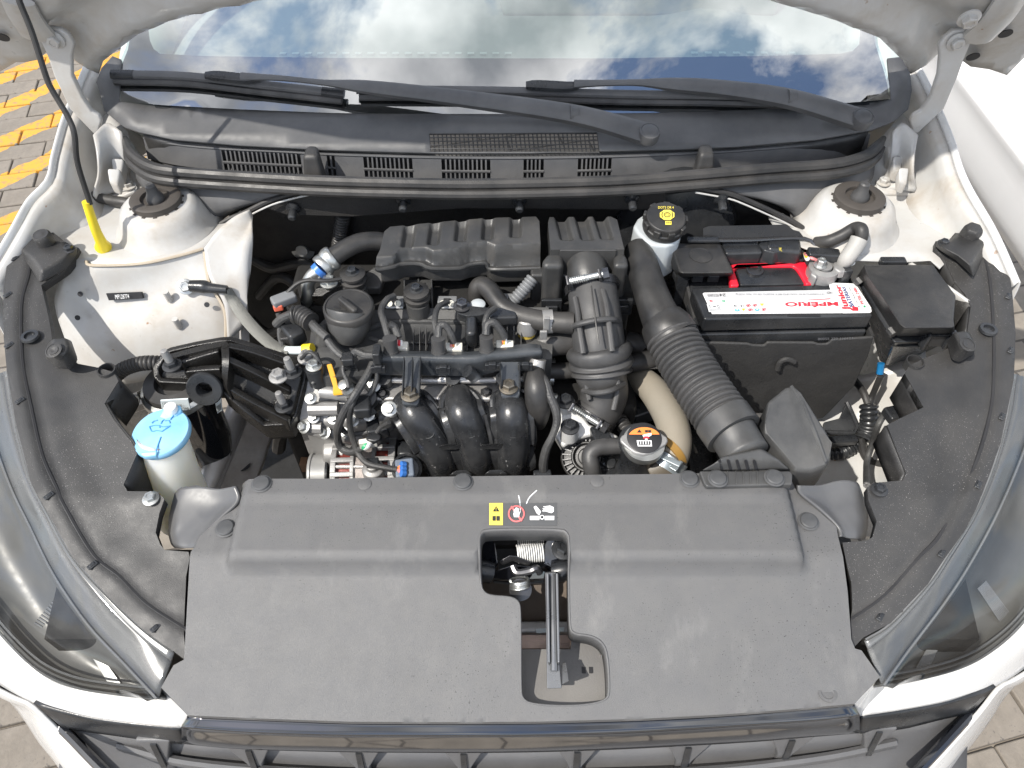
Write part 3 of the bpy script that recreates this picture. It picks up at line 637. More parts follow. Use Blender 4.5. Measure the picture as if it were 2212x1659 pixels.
def on_hood(u, v, lift=.03):
    x, s = hoodxy(u, v); return P0 + Vector((x, 0, 0)) + TH * s + NH * lift
for arm, bl in (([(205, 293), (150, 236), (116, 165), (104, 127), (78, 68), (88, 58), (128, 62), (148, 75), (160, 97), (155, 120), (156, 164), (178, 212), (198, 242), (214, 252), (219, 262), (212, 290)], [(119, 85), (40, 60)]),
                ([(1982, 290), (2040, 236), (2070, 165), (2084, 127), (2108, 68), (2100, 62), (2060, 66), (2040, 82), (2028, 100), (2030, 118), (2026, 164), (2010, 212), (1990, 240), (1972, 250), (1966, 262), (1972, 288)], [(2066, 90), (2140, 60)])):
    pts = [WY('', u, v, 1.030) for u, v in arm]
    ha = add('hinge_arm', prism(pts, Vector((0, .010, 0))), WHITE_IN, hood, bevel=.003)
    u, v = bl[0]; add('bolt', bolt(WY('', u, v, 1.029), .009, Vector((0, -1, -.1))), WHITE_IN, ha)
for u, v in ((85, 40), (7, 60), (2170, 52), (2100, 103)):
    add('hood_hole', lathe([(.009, 0), (.009, .0015)], on_hood(u, v, .0135), NH, 18), INK, hood)
for pts in ([(40, -20), (60, 20), (88, 58)], [(2190, -40), (2150, 20), (2105, 64)]):
    a = [on_hood(u, v, .014) for u, v in pts]; add('hood_brace', tube(a, [.02, .022, .024], 10, 6, flat=.35, up=NH), WHITE_IN, hood)
for u, v in ((2090, 8),): add('bolt', bolt(on_hood(u, v, .02), .010, NH + Vector((0, -.4, 0))), WHITE_IN, hood)
# prop rod
rp = [WY('A', x, y, q) for x, y, q in ((85, -150, .92), (120, 0, .91), (200, 200, .90), (290, 480, .885), (330, 570, .88), (430, 740, .87), (470, 850, .86), (490, 1030, .85), (570, 1290, .838))]
pr = add('prop_rod', tube(rp, .0037, 10, 6), RUBBER, car)
yb = [WY('A', 545, 1275, .838), WY('A', 600, 1440, .834), W('A', 640, 1530, .868), W('A', 652, 1560, .856)]
add('rod_sleeve', tube(yb, [.0058, .0065, .0078, .0115], 16, 6), YELLOW, pr)
# hose across the left wing
add('drain_hose', tube([H('A', x, y, zwing) + Vector((0, 0, .012)) for x, y in ((340, 1245), (460, 1240), (560, 1262), (680, 1300), (870, 1330))], .008, 12), RUBBER, il)
add('hose_clip', lathe([(.013, -.010), (.013, .010)], H('A', 455, 1242, zwing) + Vector((0, 0, .012)), Vector((1, 0, 0)), 10), SATIN, il)

# --- wipers
def arm(name, path, zoff, wdt):
    ps = [H('', u, v, lambda x, y, o=o: max(zw(x, y), zc(x, y)) + o) for (u, v), o in zip(path, zoff)]
    c = cr(ps, 8); wd = [q.x for q in cr([Vector((k, 0, 0)) for k in wdt], 8)]; S = []
    for i, p in enumerate(c):
        t = (c[min(i + 1, len(c) - 1)] - c[max(0, i - 1)]).normalized(); n = Vector((0, -.53, .85)); b = t.cross(n).normalized(); n = b.cross(t); h = wd[i] * .55; k = wd[i]
        S.append([p + b * (a * k) + n * (q_ * h) for a, q_ in ((-1, -1), (-1, .4), (-.55, 1), (.55, 1), (1, .4), (1, -1))])
    return add(name, loft(S), COWLM, car, smooth=50)
def blade(par, path, o0, r, bl):
    ps = [H('', u, v, lambda x, y: zw(x, y) + o0) for u, v in path]
    add('blade_spoiler', tube(ps, r, 8, 6, flat=.6, up=Vector((0, -.53, .85))), COWLM, par)
    add('blade_rubber', tube([p + Vector((0, -.008, -.008)) for p in ps], r * .75, 6, 6), RUBBER, par)
    for e in (0, -1):
        d = (ps[1] - ps[0]).normalized() if e == 0 else (ps[-2] - ps[-1]).normalized()
        add('blade_end_cap', tube([ps[e] - d * .004, ps[e] + d * .03], r * 1.15, 8, 2, flat=.62, up=Vector((0, -.53, .85))), SATIN, par)
def wiper(name, lab, path, zoff, wdt, bpath, piv, mount):
    a = arm(name, path, zoff, wdt); a['label'] = lab
    blade(a, bpath, .012, .0068, 0)
    p = H('', piv[0], piv[1], lambda x, y: max(zw(x, y), zc(x, y)) + .030)
    add('pivot_cap', lathe([(.0150, -.008), (.0160, .004), (.0150, .008), (.013, .0085), (.0125, .0078), (.009, .0098), (.003, .0105)], p, Vector((0, -.3, 1)), 26), COWLM, a)
    m = [H('', u, v, lambda x, y: zw(x, y) + .022) for u, v in mount]
    add('blade_holder', tube(m, [.006, .0085, .0085, .006], 8, 4, flat=.7, up=Vector((0, -.53, .85))), SATIN, a)
    j = ps_at(path, zoff); add('arm_joint', lathe([(.0125, -.006), (.0125, .006)], j, Vector((1, .1, -.12)), 12), COWLM, a)
def ps_at(path, zoff): return H('', path[1][0], path[1][1], lambda x, y: max(zw(x, y), zc(x, y)) + zoff[1] - .001)
wiper('wiper', 'wiper arm with its pivot near the middle of the cowl', [(1402, 290), (1238, 246), (1000, 212), (800, 188), (700, 178), (600, 168), (520, 165)], [.026, .034, .034, .032, .03, .028, .026], [.0155, .0135, .0115, .0095, .0042, .004, .006], [(246, 160), (400, 164), (560, 182), (660, 193), (738, 202)], (1402, 290), [(444, 163), (470, 164), (530, 170), (560, 168)])
wiper('wiper', 'wiper arm with its pivot at the driver end of the cowl', [(1862, 258), (1706, 212), (1560, 190), (1460, 182), (1380, 178), (1300, 179), (1240, 181)], [.026, .034, .032, .030, .029, .028, .026], [.0155, .0135, .0115, .0095, .0048, .0045, .006], [(776, 193), (950, 194), (1150, 197), (1350, 203), (1560, 206), (1740, 214)], (1862, 258), [(1136, 184), (1160, 184), (1220, 187), (1250, 184)])
# ================================================================== front of the car: covers, lamps, bumper
ZS = [(.10, .62), (.299, .722), (.465, .795), (.623, .832), (.807, .868), (.95, .885)]
def zs0(x, y): return lin(ZS, y)
def shroud(groove, outer, inner, s, hood_pts):
    gp = None
    def base(x, y): return zs0(x, y)
    gp = xy(cr(PH('', groove, base), 5))
    def z(x, y):
        d = pl_d(x, y, gp) * s
        return zs0(x, y) - .007 * ss(-.008, .008, d) - .005 * ss(.01, .05, d)
    o = xy(PH('', outer + inner, z)); return z, o
grL = [(72, 520), (60, 590), (44, 657), (46, 776), (65, 879), (89, 982), (120, 1053), (137, 1092), (199, 1196), (257, 1245), (315, 1303), (404, 1361)]
ouL = [(30, 535), (17, 554), (8, 620), (7, 657), (8, 730), (14, 794), (34, 913), (68, 1046), (104, 1109), (157, 1204), (232, 1287), (306, 1357), (356, 1394), (373, 1405), (397, 1423)]
inL = [(401, 1412), (398, 1345), (402, 1245), (410, 1204), (407, 1192), (356, 1188), (346, 1176), (336, 1150), (344, 1109), (355, 1078), (341, 1062), (275, 1061), (267, 1047), (294, 985), (297, 978), (284, 954), (246, 906), (226, 872), (256, 823), (246, 804), (212, 794), (165, 785), (113, 735), (106, 691), (89, 616), (145, 577), (166, 550), (171, 536), (140, 522), (115, 502), (95, 506), (70, 512)]
zL, oL = shroud(grL, ouL, inL, 1, None)
shL = add('lamp_shroud', sheet(oL, zL, step=.006, skirt=.012), PLAST_SHROUD, car, smooth=60, solid=.002)
grR = [(2118, 525), (2139, 595), (2148, 701), (2149, 798), (2142, 887), (2107, 1007), (2039, 1144), (1985, 1206), (1913, 1285), (1841, 1337)]
ouR = [(2160, 530), (2171, 539), (2186, 623), (2194, 720), (2190, 819), (2162, 956), (2107, 1103), (2084, 1146), (2039, 1209), (2004, 1262), (1925, 1345), (1865, 1377), (1845, 1398)]
inR = [(1841, 1393), (1837, 1345), (1841, 1317), (1839, 1258), (1825, 1198), (1820, 1172), (1872, 1168), (1885, 1160), (1894, 1126), (1876, 1080), (1873, 1053), (1887, 1043), (1950, 1038), (1957, 1022), (1916, 918), (1950, 901), (1995, 880), (1954, 806), (1965, 790), (1993, 775), (2038, 758), (2089, 722), (2097, 662), (2085, 636), (2063, 611), (2052, 588), (2034, 550), (2019, 535), (2021, 521), (2050, 518), (2063, 503), (2118, 501), (2145, 522)]
zR, oR = shroud(grR, ouR, inR, -1, None)
shR = add('lamp_shroud', sheet(oR, zR, step=.006, skirt=.012), PLAST_SHROUD, car, smooth=60, solid=.002)
for par, z, gr_c in ((shL, zL, grL), (shR, zR, grR)):
    add('shroud_groove', tube([H('', u, v, z) + Vector((0, 0, -.0030)) for u, v in gr_c], .0034, 8, 8), INK, par)
    rimp = [(.62 * a[0] + .38 * b_[0], .62 * a[1] + .38 * b_[1]) for a, b_ in zip(gr_c[1:-1], gr_c[1:-1])]
# hanging side walls, raised stops and end brackets of the shrouds
def wall(z, a, dz, dx=0, dy=0):
    p = [H('', u, v, z) + Vector((0, 0, -.001)) for u, v in a]; return grid([p, [q + Vector((dx, dy, -dz)) for q in p]], 3, 3)
for par, z, walls in ((shL, zL, [([(246, 804), (256, 823), (226, 872)], .06, .0, .01), ([(226, 872), (246, 906), (284, 954), (297, 978)], .035, .0, .0), ([(297, 978), (285, 1010), (267, 1047)], .08, 0, 0)]),
                      (shR, zR, [([(1954, 806), (1995, 880)], .05, 0, .0), ([(1995, 880), (1950, 901), (1916, 918)], .03, 0, .005), ([(1916, 918), (1957, 1021), (1950, 1038)], .04, 0, 0), ([(2097, 662), (2089, 722)], .06, 0, .0), ([(2034, 550), (2052, 588), (2063, 611), (2097, 662)], .05, 0, 0)])):
    for a, dz, dx, dy in walls: add('shroud_wall', wall(z, a, dz, dx, dy), PLAST_SHROUD, par, smooth=60, solid=.003)
def stop(f, top, bot, zt, zb):
    return loft([PC(f, zb, bot), [a.lerp(b, .75) for a, b in zip(PC(f, zb, bot), PC(f, zt, top))], PC(f, zt, top)])
sL = add('raised_stop', stop('D', [(300, 800), (330, 715), (425, 712), (440, 760), (420, 800), (370, 830)], [(285, 850), (300, 740), (450, 720), (500, 860), (450, 925), (360, 915)], .872, .835), PLAST_SHROUD, shL, bevel=.005, seg=3)
add('stop_pad', lathe([(.0105, 0), (.0105, .0008), (.009, .001), (.009, .0004), (.006, .0004), (.006, .0011), (.003, .0011), (.002, .0006)], W('D', 340, 793, .873), Vector((-.1, -.25, 1)), 24), PLAST_SHROUD, sL)
sR = add('raised_stop', stop('Q', [(1420, 1175), (1580, 1175), (1640, 1290), (1650, 1350), (1590, 1385), (1510, 1370)], [(1330, 1290), (1590, 1170), (1655, 1300), (1655, 1430), (1480, 1535), (1390, 1500)], .865, .830), PLAST_SHROUD, shR, bevel=.005, seg=3)
add('stop_pad', lathe([(.0105, 0), (.0105, .0008), (.009, .001), (.009, .0004), (.006, .0004), (.006, .0011), (.003, .0011), (.002, .0006)], W('Q', 1575, 1320, .866), Vector((.1, -.25, 1)), 24), PLAST_SHROUD, sR)
add('end_bracket', loft([PC('D', .862, [(110, 160), (200, 60), (400, 120), (500, 140), (495, 190), (420, 290), (250, 380), (200, 300)]), PC('D', .878, [(140, 160), (215, 80), (370, 100), (440, 150), (430, 190), (380, 220), (260, 290), (210, 220)])]), PLAST_SHROUD, shL, bevel=.004)
add('end_knob', lathe([(.0125, -.012), (.0125, .0), (.012, .006), (.010, .0085), (.006, .008), (.003, .009)], W('D', 275, 85, .886), Vector((0, -.1, 1)), 24), PLAST_SHROUD, shL)
add('bolt', bolt(W('D', 440, 158, .876), .006), SATIN, shL)
add('end_bracket', loft([PC('Q', .862, [(1215, 240), (1225, 180), (1380, 165), (1440, 80), (1720, 75), (1885, 200), (1800, 260), (1650, 590), (1450, 400), (1290, 300)]), PC('Q', .880, [(1290, 240), (1300, 200), (1400, 180), (1480, 120), (1680, 110), (1760, 190), (1720, 250), (1600, 440), (1470, 340), (1350, 280)])]), PLAST_SHROUD, shR, bevel=.004)
add('end_knob', lathe([(.0135, -.012), (.0135, .0), (.013, .007), (.0105, .010), (.004, .0105)], W('Q', 1620, 80, .886), Vector((0, -.1, 1)), 6), PLAST_SHROUD, shR, bevel=.003)
add('bolt', bolt(W('Q', 1310, 210, .876), .006), SATIN, shR)
bo = add('bolt', bolt(H('L', 790, 258, zL) + Vector((0, 0, .001)), .0068), STEEL, shL); add('bolt', bolt(H('N', 1383, 152, zR) + Vector((0, 0, .001)), .0068), SATIN, shR)
for par, z, us in ((shL, zL, [(32, 558), (17, 637), (20, 746), (43, 866), (106, 1071), (200, 1221), (336, 1356)]), (shR, zR, [(2163, 553), (2178, 640), (2183, 757), (2164, 900), (2113, 1047), (2034, 1195), (1901, 1332)])):
    for u, v in us:
        p = H('', u, v, z) + Vector((0, 0, .0005)); add('clip_slot', join(box(p, .012, .0065, .0022, .9), box(p + Vector((0, 0, .0006)), .007, .004, .003, .9)), SATIN, par, bevel=.001)
for par, z, u, v in ((shL, zL, 68, 731), (shR, zR, 2132, 716)):
    add('vent_dimple', lathe([(.012, 0), (.011, .003), (.007, .003), (.005, -.004)], H('', u, v, z) + Vector((0, 0, .003)), Vector((0, 0, 1)), 20), SATIN, par)
for par, z, u, v in ((shL, zL, 231, 801), (shR, zR, 1976, 783)):
    add('drain_cup', lathe([(.0115, -.01), (.0115, .003), (.0098, .003), (.009, -.008)], H('', u, v, z), Vector((0, 0, 1)), 24), PLAST_SHROUD, par)

# --- head lamps
LRIB = mat('lamp_rib', (.19, .195, .20), .3, metal=.3)
def lamp(z, st, s, ribs):
    n = len(st)
    A = [H('', a[0], a[1], z) + Vector((0, 0, -.004)) for a, *_ in st]
    D_ = [W('', b[0], b[1], p.z - .017) for (a, b, e), p in zip(st, A)]; E = [W('', *e) for a, b, e in st]
    A, D_, E = [cr(q, 5) for q in (A, D_, E)]; B = [p.lerp(q, .2) + Vector((0, 0, .002)) for p, q in zip(A, D_)]
    def strip(name, rows, m, par, sv=3, **k): return add(name, loft([cr([r[i] for r in rows], sv) if len(rows) > 2 else [rows[0][i].lerp(rows[1][i], t / sv) for t in range(sv + 1)] for i in range(len(rows[0]))], closed=False, caps=False), m, par, smooth=180, **k)
    dn = lambda ps, d: [p + Vector((0, 0, -d)) for p in ps]
    root = strip('headlight', [dn(A, .002), dn(B, .004)], LRIB, car, solid=.003)
    strip('light_guide', [dn(B, .005), dn(D_, .006)], LGREY, root, solid=.003)
    strip('housing', [dn(D_, .007), [p.lerp(q, .22) + Vector((0, .006, -.030)) for p, q in zip(D_, E)], [p.lerp(q, .55) + Vector((0, .010, -.038)) for p, q in zip(D_, E)], [p.lerp(q, .85) + Vector((0, .006, -.022)) for p, q in zip(D_, E)], [p + Vector((0, .003, -.003)) for p in E]], LDARK, root, 5, solid=.003)
    strip('lens', [[p + Vector((0, 0, .003)) for p in A], [p + Vector((0, -.001, .004)) for p in B], [p + Vector((0, -.002, .004)) for p in D_], [p.lerp(q, .5) + Vector((s * .004, -.006, .007)) for p, q in zip(D_, E)], [p + Vector((0, -.002, .002)) for p in E]], LENS, root, 5)
    for k in range(3): add('rim_line', tube([p + Vector((0, .005 * k, .002 * k)) for p in E], .0015, 6, 1), LGREY if k != 1 else LDARK, root)
    add('edge_bead', tube([p + Vector((0, 0, -.004)) for p in D_], .0016, 6, 1), LRIB, root); add('edge_bead', tube([p + Vector((0, 0, .001)) for p in A], .0018, 6, 1), LRIB, root)
    for rb in ribs:
        P = [W('', *p) for p in rb]
        for i in range(9):
            t = i / 8; add('reflector_rib', tube([P[0].lerp(P[1], t), P[3].lerp(P[2], t)], .0012, 5, 1), LRIB, root)
    return root
lhL = lamp(zL, [((373, 1404), (335, 1506), (334, 1508, .664)), ((306, 1357), (262, 1428), (255, 1500, .660)), ((232, 1287), (185, 1345), (160, 1484, .660)), ((157, 1204), (112, 1238), (85, 1450, .662)), ((104, 1109), (60, 1133), (20, 1390, .674)), ((60, 1020), (18, 1045), (-40, 1320, .692)), ((30, 900), (-22, 930), (-110, 1240, .715)), ((14, 794), (-50, 810), (-200, 1130, .745))], -1,
           [[(190, 1400, .655), (198, 1388, .66), (262, 1480, .645), (240, 1482, .645)], [(75, 1345, .675), (112, 1300, .685), (124, 1312, .68), (92, 1355, .67)]])
lhL['label'] = 'grey headlight with a clear lens beside the washer bottle'
lhR = lamp(zR, [((1872, 1380), (1912, 1478), (1913, 1481, .664)), ((1925, 1346), (1968, 1400), (1990, 1466, .660)), ((2004, 1262), (2040, 1305), (2070, 1444, .660)), ((2050, 1195), (2095, 1222), (2130, 1414, .662)), ((2107, 1103), (2150, 1122), (2190, 1366, .674)), ((2150, 1000), (2195, 1022), (2245, 1300, .692)), ((2178, 890), (2232, 920), (2310, 1220, .715)), ((2190, 800), (2255, 815), (2400, 1120, .745))], 1,
           [[(2046, 1352, .665), (2036, 1346, .665), (1978, 1448, .648), (2003, 1450, .645)], [(2112, 1270, .69), (2128, 1255, .692), (2178, 1322, .67), (2160, 1342, .668)]])
lhR['label'] = 'grey headlight with a clear lens beside the fuse box'

# --- bumper, trim and grille
bmL = [[(-220, 1170, .735), (-110, 1265, .70), (0, 1365, .677), (50, 1424, .664), (112, 1474, .655), (186, 1494, .652), (290, 1509, .655), (337, 1512, .66)],
       [(-240, 1200, .70), (-120, 1300, .67), (-20, 1410, .648), (40, 1460, .64), (120, 1505, .635), (210, 1530, .634), (310, 1546, .638), (368, 1540, .652)],
       [(-260, 1240, .64), (-140, 1360, .60), (-30, 1460, .60), (72, 1518, .61), (140, 1537, .615), (207, 1552, .62), (300, 1564, .625), (390, 1573, .635)]]
bmR = [[(2420, 1160, .735), (2320, 1245, .70), (2212, 1350, .677), (2164, 1394, .664), (2104, 1434, .655), (2024, 1461, .652), (1950, 1479, .655), (1912, 1486, .66)],
       [(2440, 1190, .70), (2330, 1280, .67), (2226, 1390, .648), (2174, 1430, .64), (2104, 1470, .635), (2024, 1496, .634), (1940, 1515, .638), (1884, 1512, .652)],
       [(2460, 1230, .64), (2350, 1330, .60), (2240, 1425, .60), (2152, 1482, .61), (2090, 1503, .615), (2024, 1520, .62), (1940, 1535, .625), (1858, 1547, .635)]]
bl_ = [grid([[W('', *p) for p in r] for r in q], 5, 5) for q in (bmL, bmR)]
bumper = add('bumper', bl_[0], WHITE, car, smooth=180, solid=.004); add('bumper', bl_[1], WHITE, car, smooth=180, solid=.004)
for q, u in (([(337, 1512, .66), (348, 1486, .672), (405, 1545, .690), (391, 1572, .635), (368, 1541, .652)], 0), ([(1912, 1486, .66), (1901, 1463, .672), (1846, 1520, .690), (1857, 1547, .635), (1884, 1513, .652)], 1)):
    add('bumper_corner', prism([W('', *p) for p in q], .012), WHITE, car, bevel=.002)
lwL = [[(-60, 1455, .60), (30, 1500, .60), (72, 1519, .605), (122, 1565, .58), (215, 1665, .52), (300, 1750, .47)], [(-70, 1460, .58), (20, 1508, .57), (62, 1526, .57), (100, 1585, .54), (160, 1670, .49), (220, 1760, .43)], [(-80, 1470, .55), (0, 1490, .50), (50, 1540, .50), (90, 1600, .47), (137, 1662, .43), (180, 1760, .38)]]
lwR = [[(2270, 1415, .60), (2190, 1462, .60), (2152, 1483, .605), (2106, 1540, .58), (1990, 1665, .52), (1900, 1750, .47)], [(2280, 1420, .58), (2200, 1470, .57), (2160, 1490, .57), (2120, 1550, .54), (2030, 1670, .49), (1980, 1760, .43)], [(2290, 1425, .55), (2220, 1450, .50), (2165, 1502, .50), (2128, 1560, .47), (2052, 1662, .43), (2000, 1760, .38)]]
for q in (lwL, lwR): add('bumper_skin', grid([[W('', *p) for p in r] for r in q], 5, 4), WHITE, car, smooth=180, solid=.004)
for q in ([(-40, 1440, .56), (0, 1462, .545), (30, 1490, .53), (58, 1520, .52), (20, 1500, .51), (-20, 1480, .50)], [(2250, 1420, .55), (2212, 1445, .545), (2190, 1462, .53), (2160, 1497, .52), (2190, 1480, .51), (2230, 1450, .50)]):
    add('bumper_vent', prism([W('', *p) for p in q], .02), GLOSS, car, bevel=.002)
s0 = [(404, 1547), (560, 1554), (756, 1561), (960, 1562), (1159, 1561), (1400, 1554), (1566, 1545), (1700, 1534), (1846, 1521)]
s1 = [(392, 1573), (530, 1583), (700, 1589), (810, 1590), (1106, 1590), (1315, 1585), (1469, 1577), (1640, 1566), (1782, 1556), (1857, 1547)]
s2 = [(393, 1607), (517, 1618), (700, 1624), (864, 1626), (1106, 1626), (1315, 1620), (1513, 1610), (1640, 1602), (1733, 1594), (1857, 1584)]
strip = add('grille_strip', grid([PC('', .682, s0), PC('', .690, s0), PC('', .686, [(u, v + 3) for u, v in s0]), PC('', .681, [(u, v - 4) for u, v in s1]), PC('', .677, s1), PC('', .667, [(u, v + 3) for u, v in s1]), PC('', .61, s2), PC('', .598, [(u, v - 8) for u, v in s2])], 5, 3), GLOSS, car, smooth=50, solid=.004)
for a, c in (([(72, 1519), (140, 1539), (207, 1554), (300, 1566), (391, 1574)], [(137, 1574), (190, 1582), (248, 1590), (320, 1600), (393, 1608)]), ([(2152, 1484), (2090, 1505), (2024, 1522), (1940, 1537), (1858, 1549)], [(2096, 1541), (2030, 1556), (1990, 1566), (1945, 1576), (1858, 1585)])):
    add('grille_trim', grid([PC('', .618, a), PC('', .60, [((p[0] + q[0]) / 2, (p[1] + q[1]) / 2) for p, q in zip(a, c)]), PC('', .575, c)], 4, 3), SATIN, car, smooth=60, solid=.006)
for a in ([(76, 1524), (137, 1576), (200, 1640), (260, 1700)], [(2148, 1490), (2096, 1543), (2030, 1615), (1960, 1690)]):
    add('trim_edge', tube(PC('', .572, a), .006, 8), GLOSS, car)
add('grille_backing', grid([PC('', .56, [(110, 1560), (300, 1590), (700, 1615), (1106, 1618), (1500, 1605), (1900, 1570), (2110, 1530)]), PC('', .50, [(130, 1640), (300, 1660), (700, 1690), (1106, 1695), (1500, 1680), (1900, 1650), (2090, 1610)]), PC('', .42, [(100, 1760), (300, 1800), (700, 1820), (1106, 1820), (1500, 1820), (1900, 1800), (2090, 1760)])], 3, 3), GRILLE, car, smooth=180, solid=.004)
for u, v, k in ((325, 1604, .8), (532, 1618, 1), (772, 1624, 1), (1000, 1626, .9), (1248, 1622, .9), (1490, 1612, 1), (1716, 1596, 1), (1906, 1578, .8)):
    p = W('', u, v - 6, .59); c = Vector((0, -.004, 0))
    add('grille_rib', loft([[p + Vector((a * .028 * k, b, -.005)) for a, b in ((-1, 0), (1, 0), (.8, .02), (-.8, .02))], [p + Vector((a * .010 * k, b - .010, -.045)) for a, b in ((-1, 0), (1, 0), (1, .02), (-1, .02))], [p + Vector((a * .008 * k, b - .016, -.09)) for a, b in ((-1, 0), (1, 0), (1, .02), (-1, .02))]]), GRILLE, car, bevel=.003)
    add('grille_rib_slot', prism([p + Vector((a * .0035, -.0035 + b, h)) for a, b, h in ((-1, 0, -.01), (1, 0, -.01), (1, -.014, -.06), (-1, -.014, -.06))], Vector((0, .004, 0))), SATIN, car)
add('grille_bar', tube([W('', u, v, .53) for u, v in ((260, 1612), (420, 1650), (700, 1672), (1106, 1680))], .012, 8, 6, flat=.5), GRILLE, car)
add('grille_bar', tube([W('', u, v, .53) for u, v in ((1106, 1680), (1500, 1668), (1760, 1640), (1930, 1606))], .012, 8, 6, flat=.5), GRILLE, car)

# --- cover over the radiator
def zcov(x, y):
    low = lin([(.10, .665), (.236, .708), (.38, .766), (.50, .775)], y)
    padz = lin([(.37, .786), (.448, .794), (.48, .794), (.55, .794)], y)
    k = ss(.3775, .3865, y) * ss(.331, .322, abs(x - .004)) if y < .448 else ss(.331 + .0, .322, abs(x - .004))
    # the rear band runs on to the sides
    side = lin([(.10, .665), (.236, .708), (.38, .766), (.395, .772), (.50, .779)], y)
    lip = .004 * ss(.252, .246, y + .008 * abs(x))
    step2 = .003 * ss(.452, .462, y) * ss(.34, .30, abs(x))
    return side + (padz - side) * k + lip * 0 + step2 + .012 * ss(.335, .36, abs(x)) * 0
covO = [(538, 1035), (700, 1034), (1000, 1029), (1250, 1026), (1500, 1023), (1706, 1031), (1722, 1063), (1807, 1138), (1810, 1158), (1821, 1202), (1831, 1277), (1839, 1381), (1847, 1401), (1861, 1405), (1901, 1462), (1847, 1520), (1700, 1533), (1566, 1543), (1400, 1552), (1159, 1559), (960, 1560), (756, 1559), (560, 1552), (404, 1545), (348, 1485), (375, 1437), (397, 1425), (399, 1400), (403, 1330), (408, 1241), (412, 1192), (424, 1178), (430, 1160), (515, 1082), (524, 1046)]
holeM = [(755, 450), (765, 410), (800, 385), (1250, 385), (1288, 410), (1300, 450), (1300, 960), (1320, 1005), (1420, 1013), (1490, 1050), (1526, 1120), (1540, 1350), (1520, 1405), (1420, 1433), (1260, 1444), (1060, 1430), (1012, 1395), (1000, 1350), (1000, 860), (985, 815), (940, 795), (830, 790), (785, 770), (760, 720)]
hxy = rnd(xy(PH('M', holeM, zcov)), 2)
cov = add('radiator_cover', sheet(xy(PH('', covO, zcov)), zcov, holes=[hxy], step=.0065, skirt=.008), COVER, car, smooth=60)
cov['label'] = 'dusty grey plastic cover over the radiator'
hr = [Vector((p[0], p[1], zcov(*p))) for p in dens(hxy, .008)]
cc = sum(hr, Vector()) / len(hr)
rws = [hr, [p + Vector((-(p.x - cc.x) * .012, -(p.y - cc.y) * .010, -.003)) for p in hr], [p + Vector((-(p.x - cc.x) * .02, -(p.y - cc.y) * .015, -.024)) for p in hr]]
V = [p for r in rws for p in r]; n = len(hr)
add('recess_wall', (V, [(i * n + k, i * n + (k + 1) % n, (i + 1) * n + (k + 1) % n, (i + 1) * n + k) for i in range(2) for k in range(n)]), COVER, cov, smooth=180, solid=.002)
add('recess_floor', prism(PC('M', .695, [(1000, 1098), (1300, 1098), (1306, 1030), (1330, 1020), (1440, 1026), (1545, 1110), (1545, 1390), (1420, 1450), (1260, 1460), (1040, 1440), (1000, 1380)]), .004), mat('recess_plastic', (.15, .145, .14), .6, bump=(800, .3), dust=((.2, .19, .17), .5, 10)), cov, bevel=.001)
for x, y in ((1378, 1224), (1420, 1224)): add('drain_slot', prism(PC('M', .6962, [(x - 11, y - 18), (x + 11, y - 18), (x + 13, y + 18), (x - 9, y + 18)]), .001), INK, cov, smooth=None)
CLIP = mat('clip_plastic', (.055, .057, .06), .5, dust=((.15, .15, .15), .4, 20))
for u, v in ((565, 1046), (1000, 1042), (1489, 1036), (488, 1142), (1746, 1127)):
    add('push_clip', clipdisc(H('', u, v, zcov) + Vector((0, 0, .0005)), .0098), CLIP, cov)
for u, v in ((788, 1046), (1290, 1040)): add('locating_dimple', lathe([(.008, -.002), (.008, .0008), (.007, .0012)], H('', u, v, zcov), n=20), COVER, cov)
add('locating_dimple', lathe([(.010, 0), (.010, .001), (.007, .0012), (.006, .0004)], H('', 1787, 1497, zcov), n=20), COVER, cov)
# warning label
q = [H('M', x, y, zcov) + Vector((0, 0, .0008)) for x, y in ((822, 372), (1220, 374), (1220, 240), (822, 243))]
wl_ = add('warning_label', prism(q, .0005), mat('label_grey', (.085, .087, .09), .4, cvar=.04), cov, smooth=None)
decal('label_field', q, [rect(0, 0, .2, 1)], YPRINT, wl_)
decal('pictogram', q, [[(.05, .60), (.15, .60), (.10, .86)], rect(.045, .18, .095, .40), rect(.105, .18, .155, .40)], INK, wl_, .0012)
decal('pictogram', q, [rect(.097, .68, .103, .78), rect(.097, .63, .103, .655)], YPRINT, wl_, .0016)
decal('pictogram', q, ringp(.40, .50, .125, .38, .022, .065) + [[(.315, .82), (.335, .86), (.49, .20), (.47, .15)]], mat('pale_red_print', (.72, .16, .16), .45), wl_, .0012)
hand = [[(.365, .34), (.44, .34), (.445, .52), (.355, .52)], rect(.362, .5, .376, .70), rect(.381, .5, .395, .76), rect(.400, .5, .414, .78), rect(.419, .5, .433, .74), [(.44, .42), (.462, .58), (.455, .62), (.438, .52)]]
decal('pictogram', q, hand, PAPER, wl_, .0016)
fan = [rect(.60, .22, .74, .40), rect(.82, .22, .96, .40), [(.74, .42), (.70, .52), (.655, .80), (.69, .86), (.765, .60)], circ(.78, .34, .035, .10), [(.80, .66), (.83, .60), (.92, .52), (.955, .60), (.955, .78), (.90, .86), (.84, .84)], rect(.785, .60, .83, .65), rect(.79, .70, .84, .745), rect(.80, .79, .85, .83)]
decal('pictogram', q, fan, PAPER, wl_, .0012)
decal('pictogram', q, [circ(.78, .34, .02, .06)], INK, wl_, .0016)
for pts in ([(995, 195), (1002, 230), (1005, 285)], [(1102, 165), (1060, 205), (1040, 245)]):
    add('scratch', tube([H('M', x, y, zcov) + Vector((0, 0, .0004)) for x, y in pts], .0007, 4, 4), PAPER, cov)
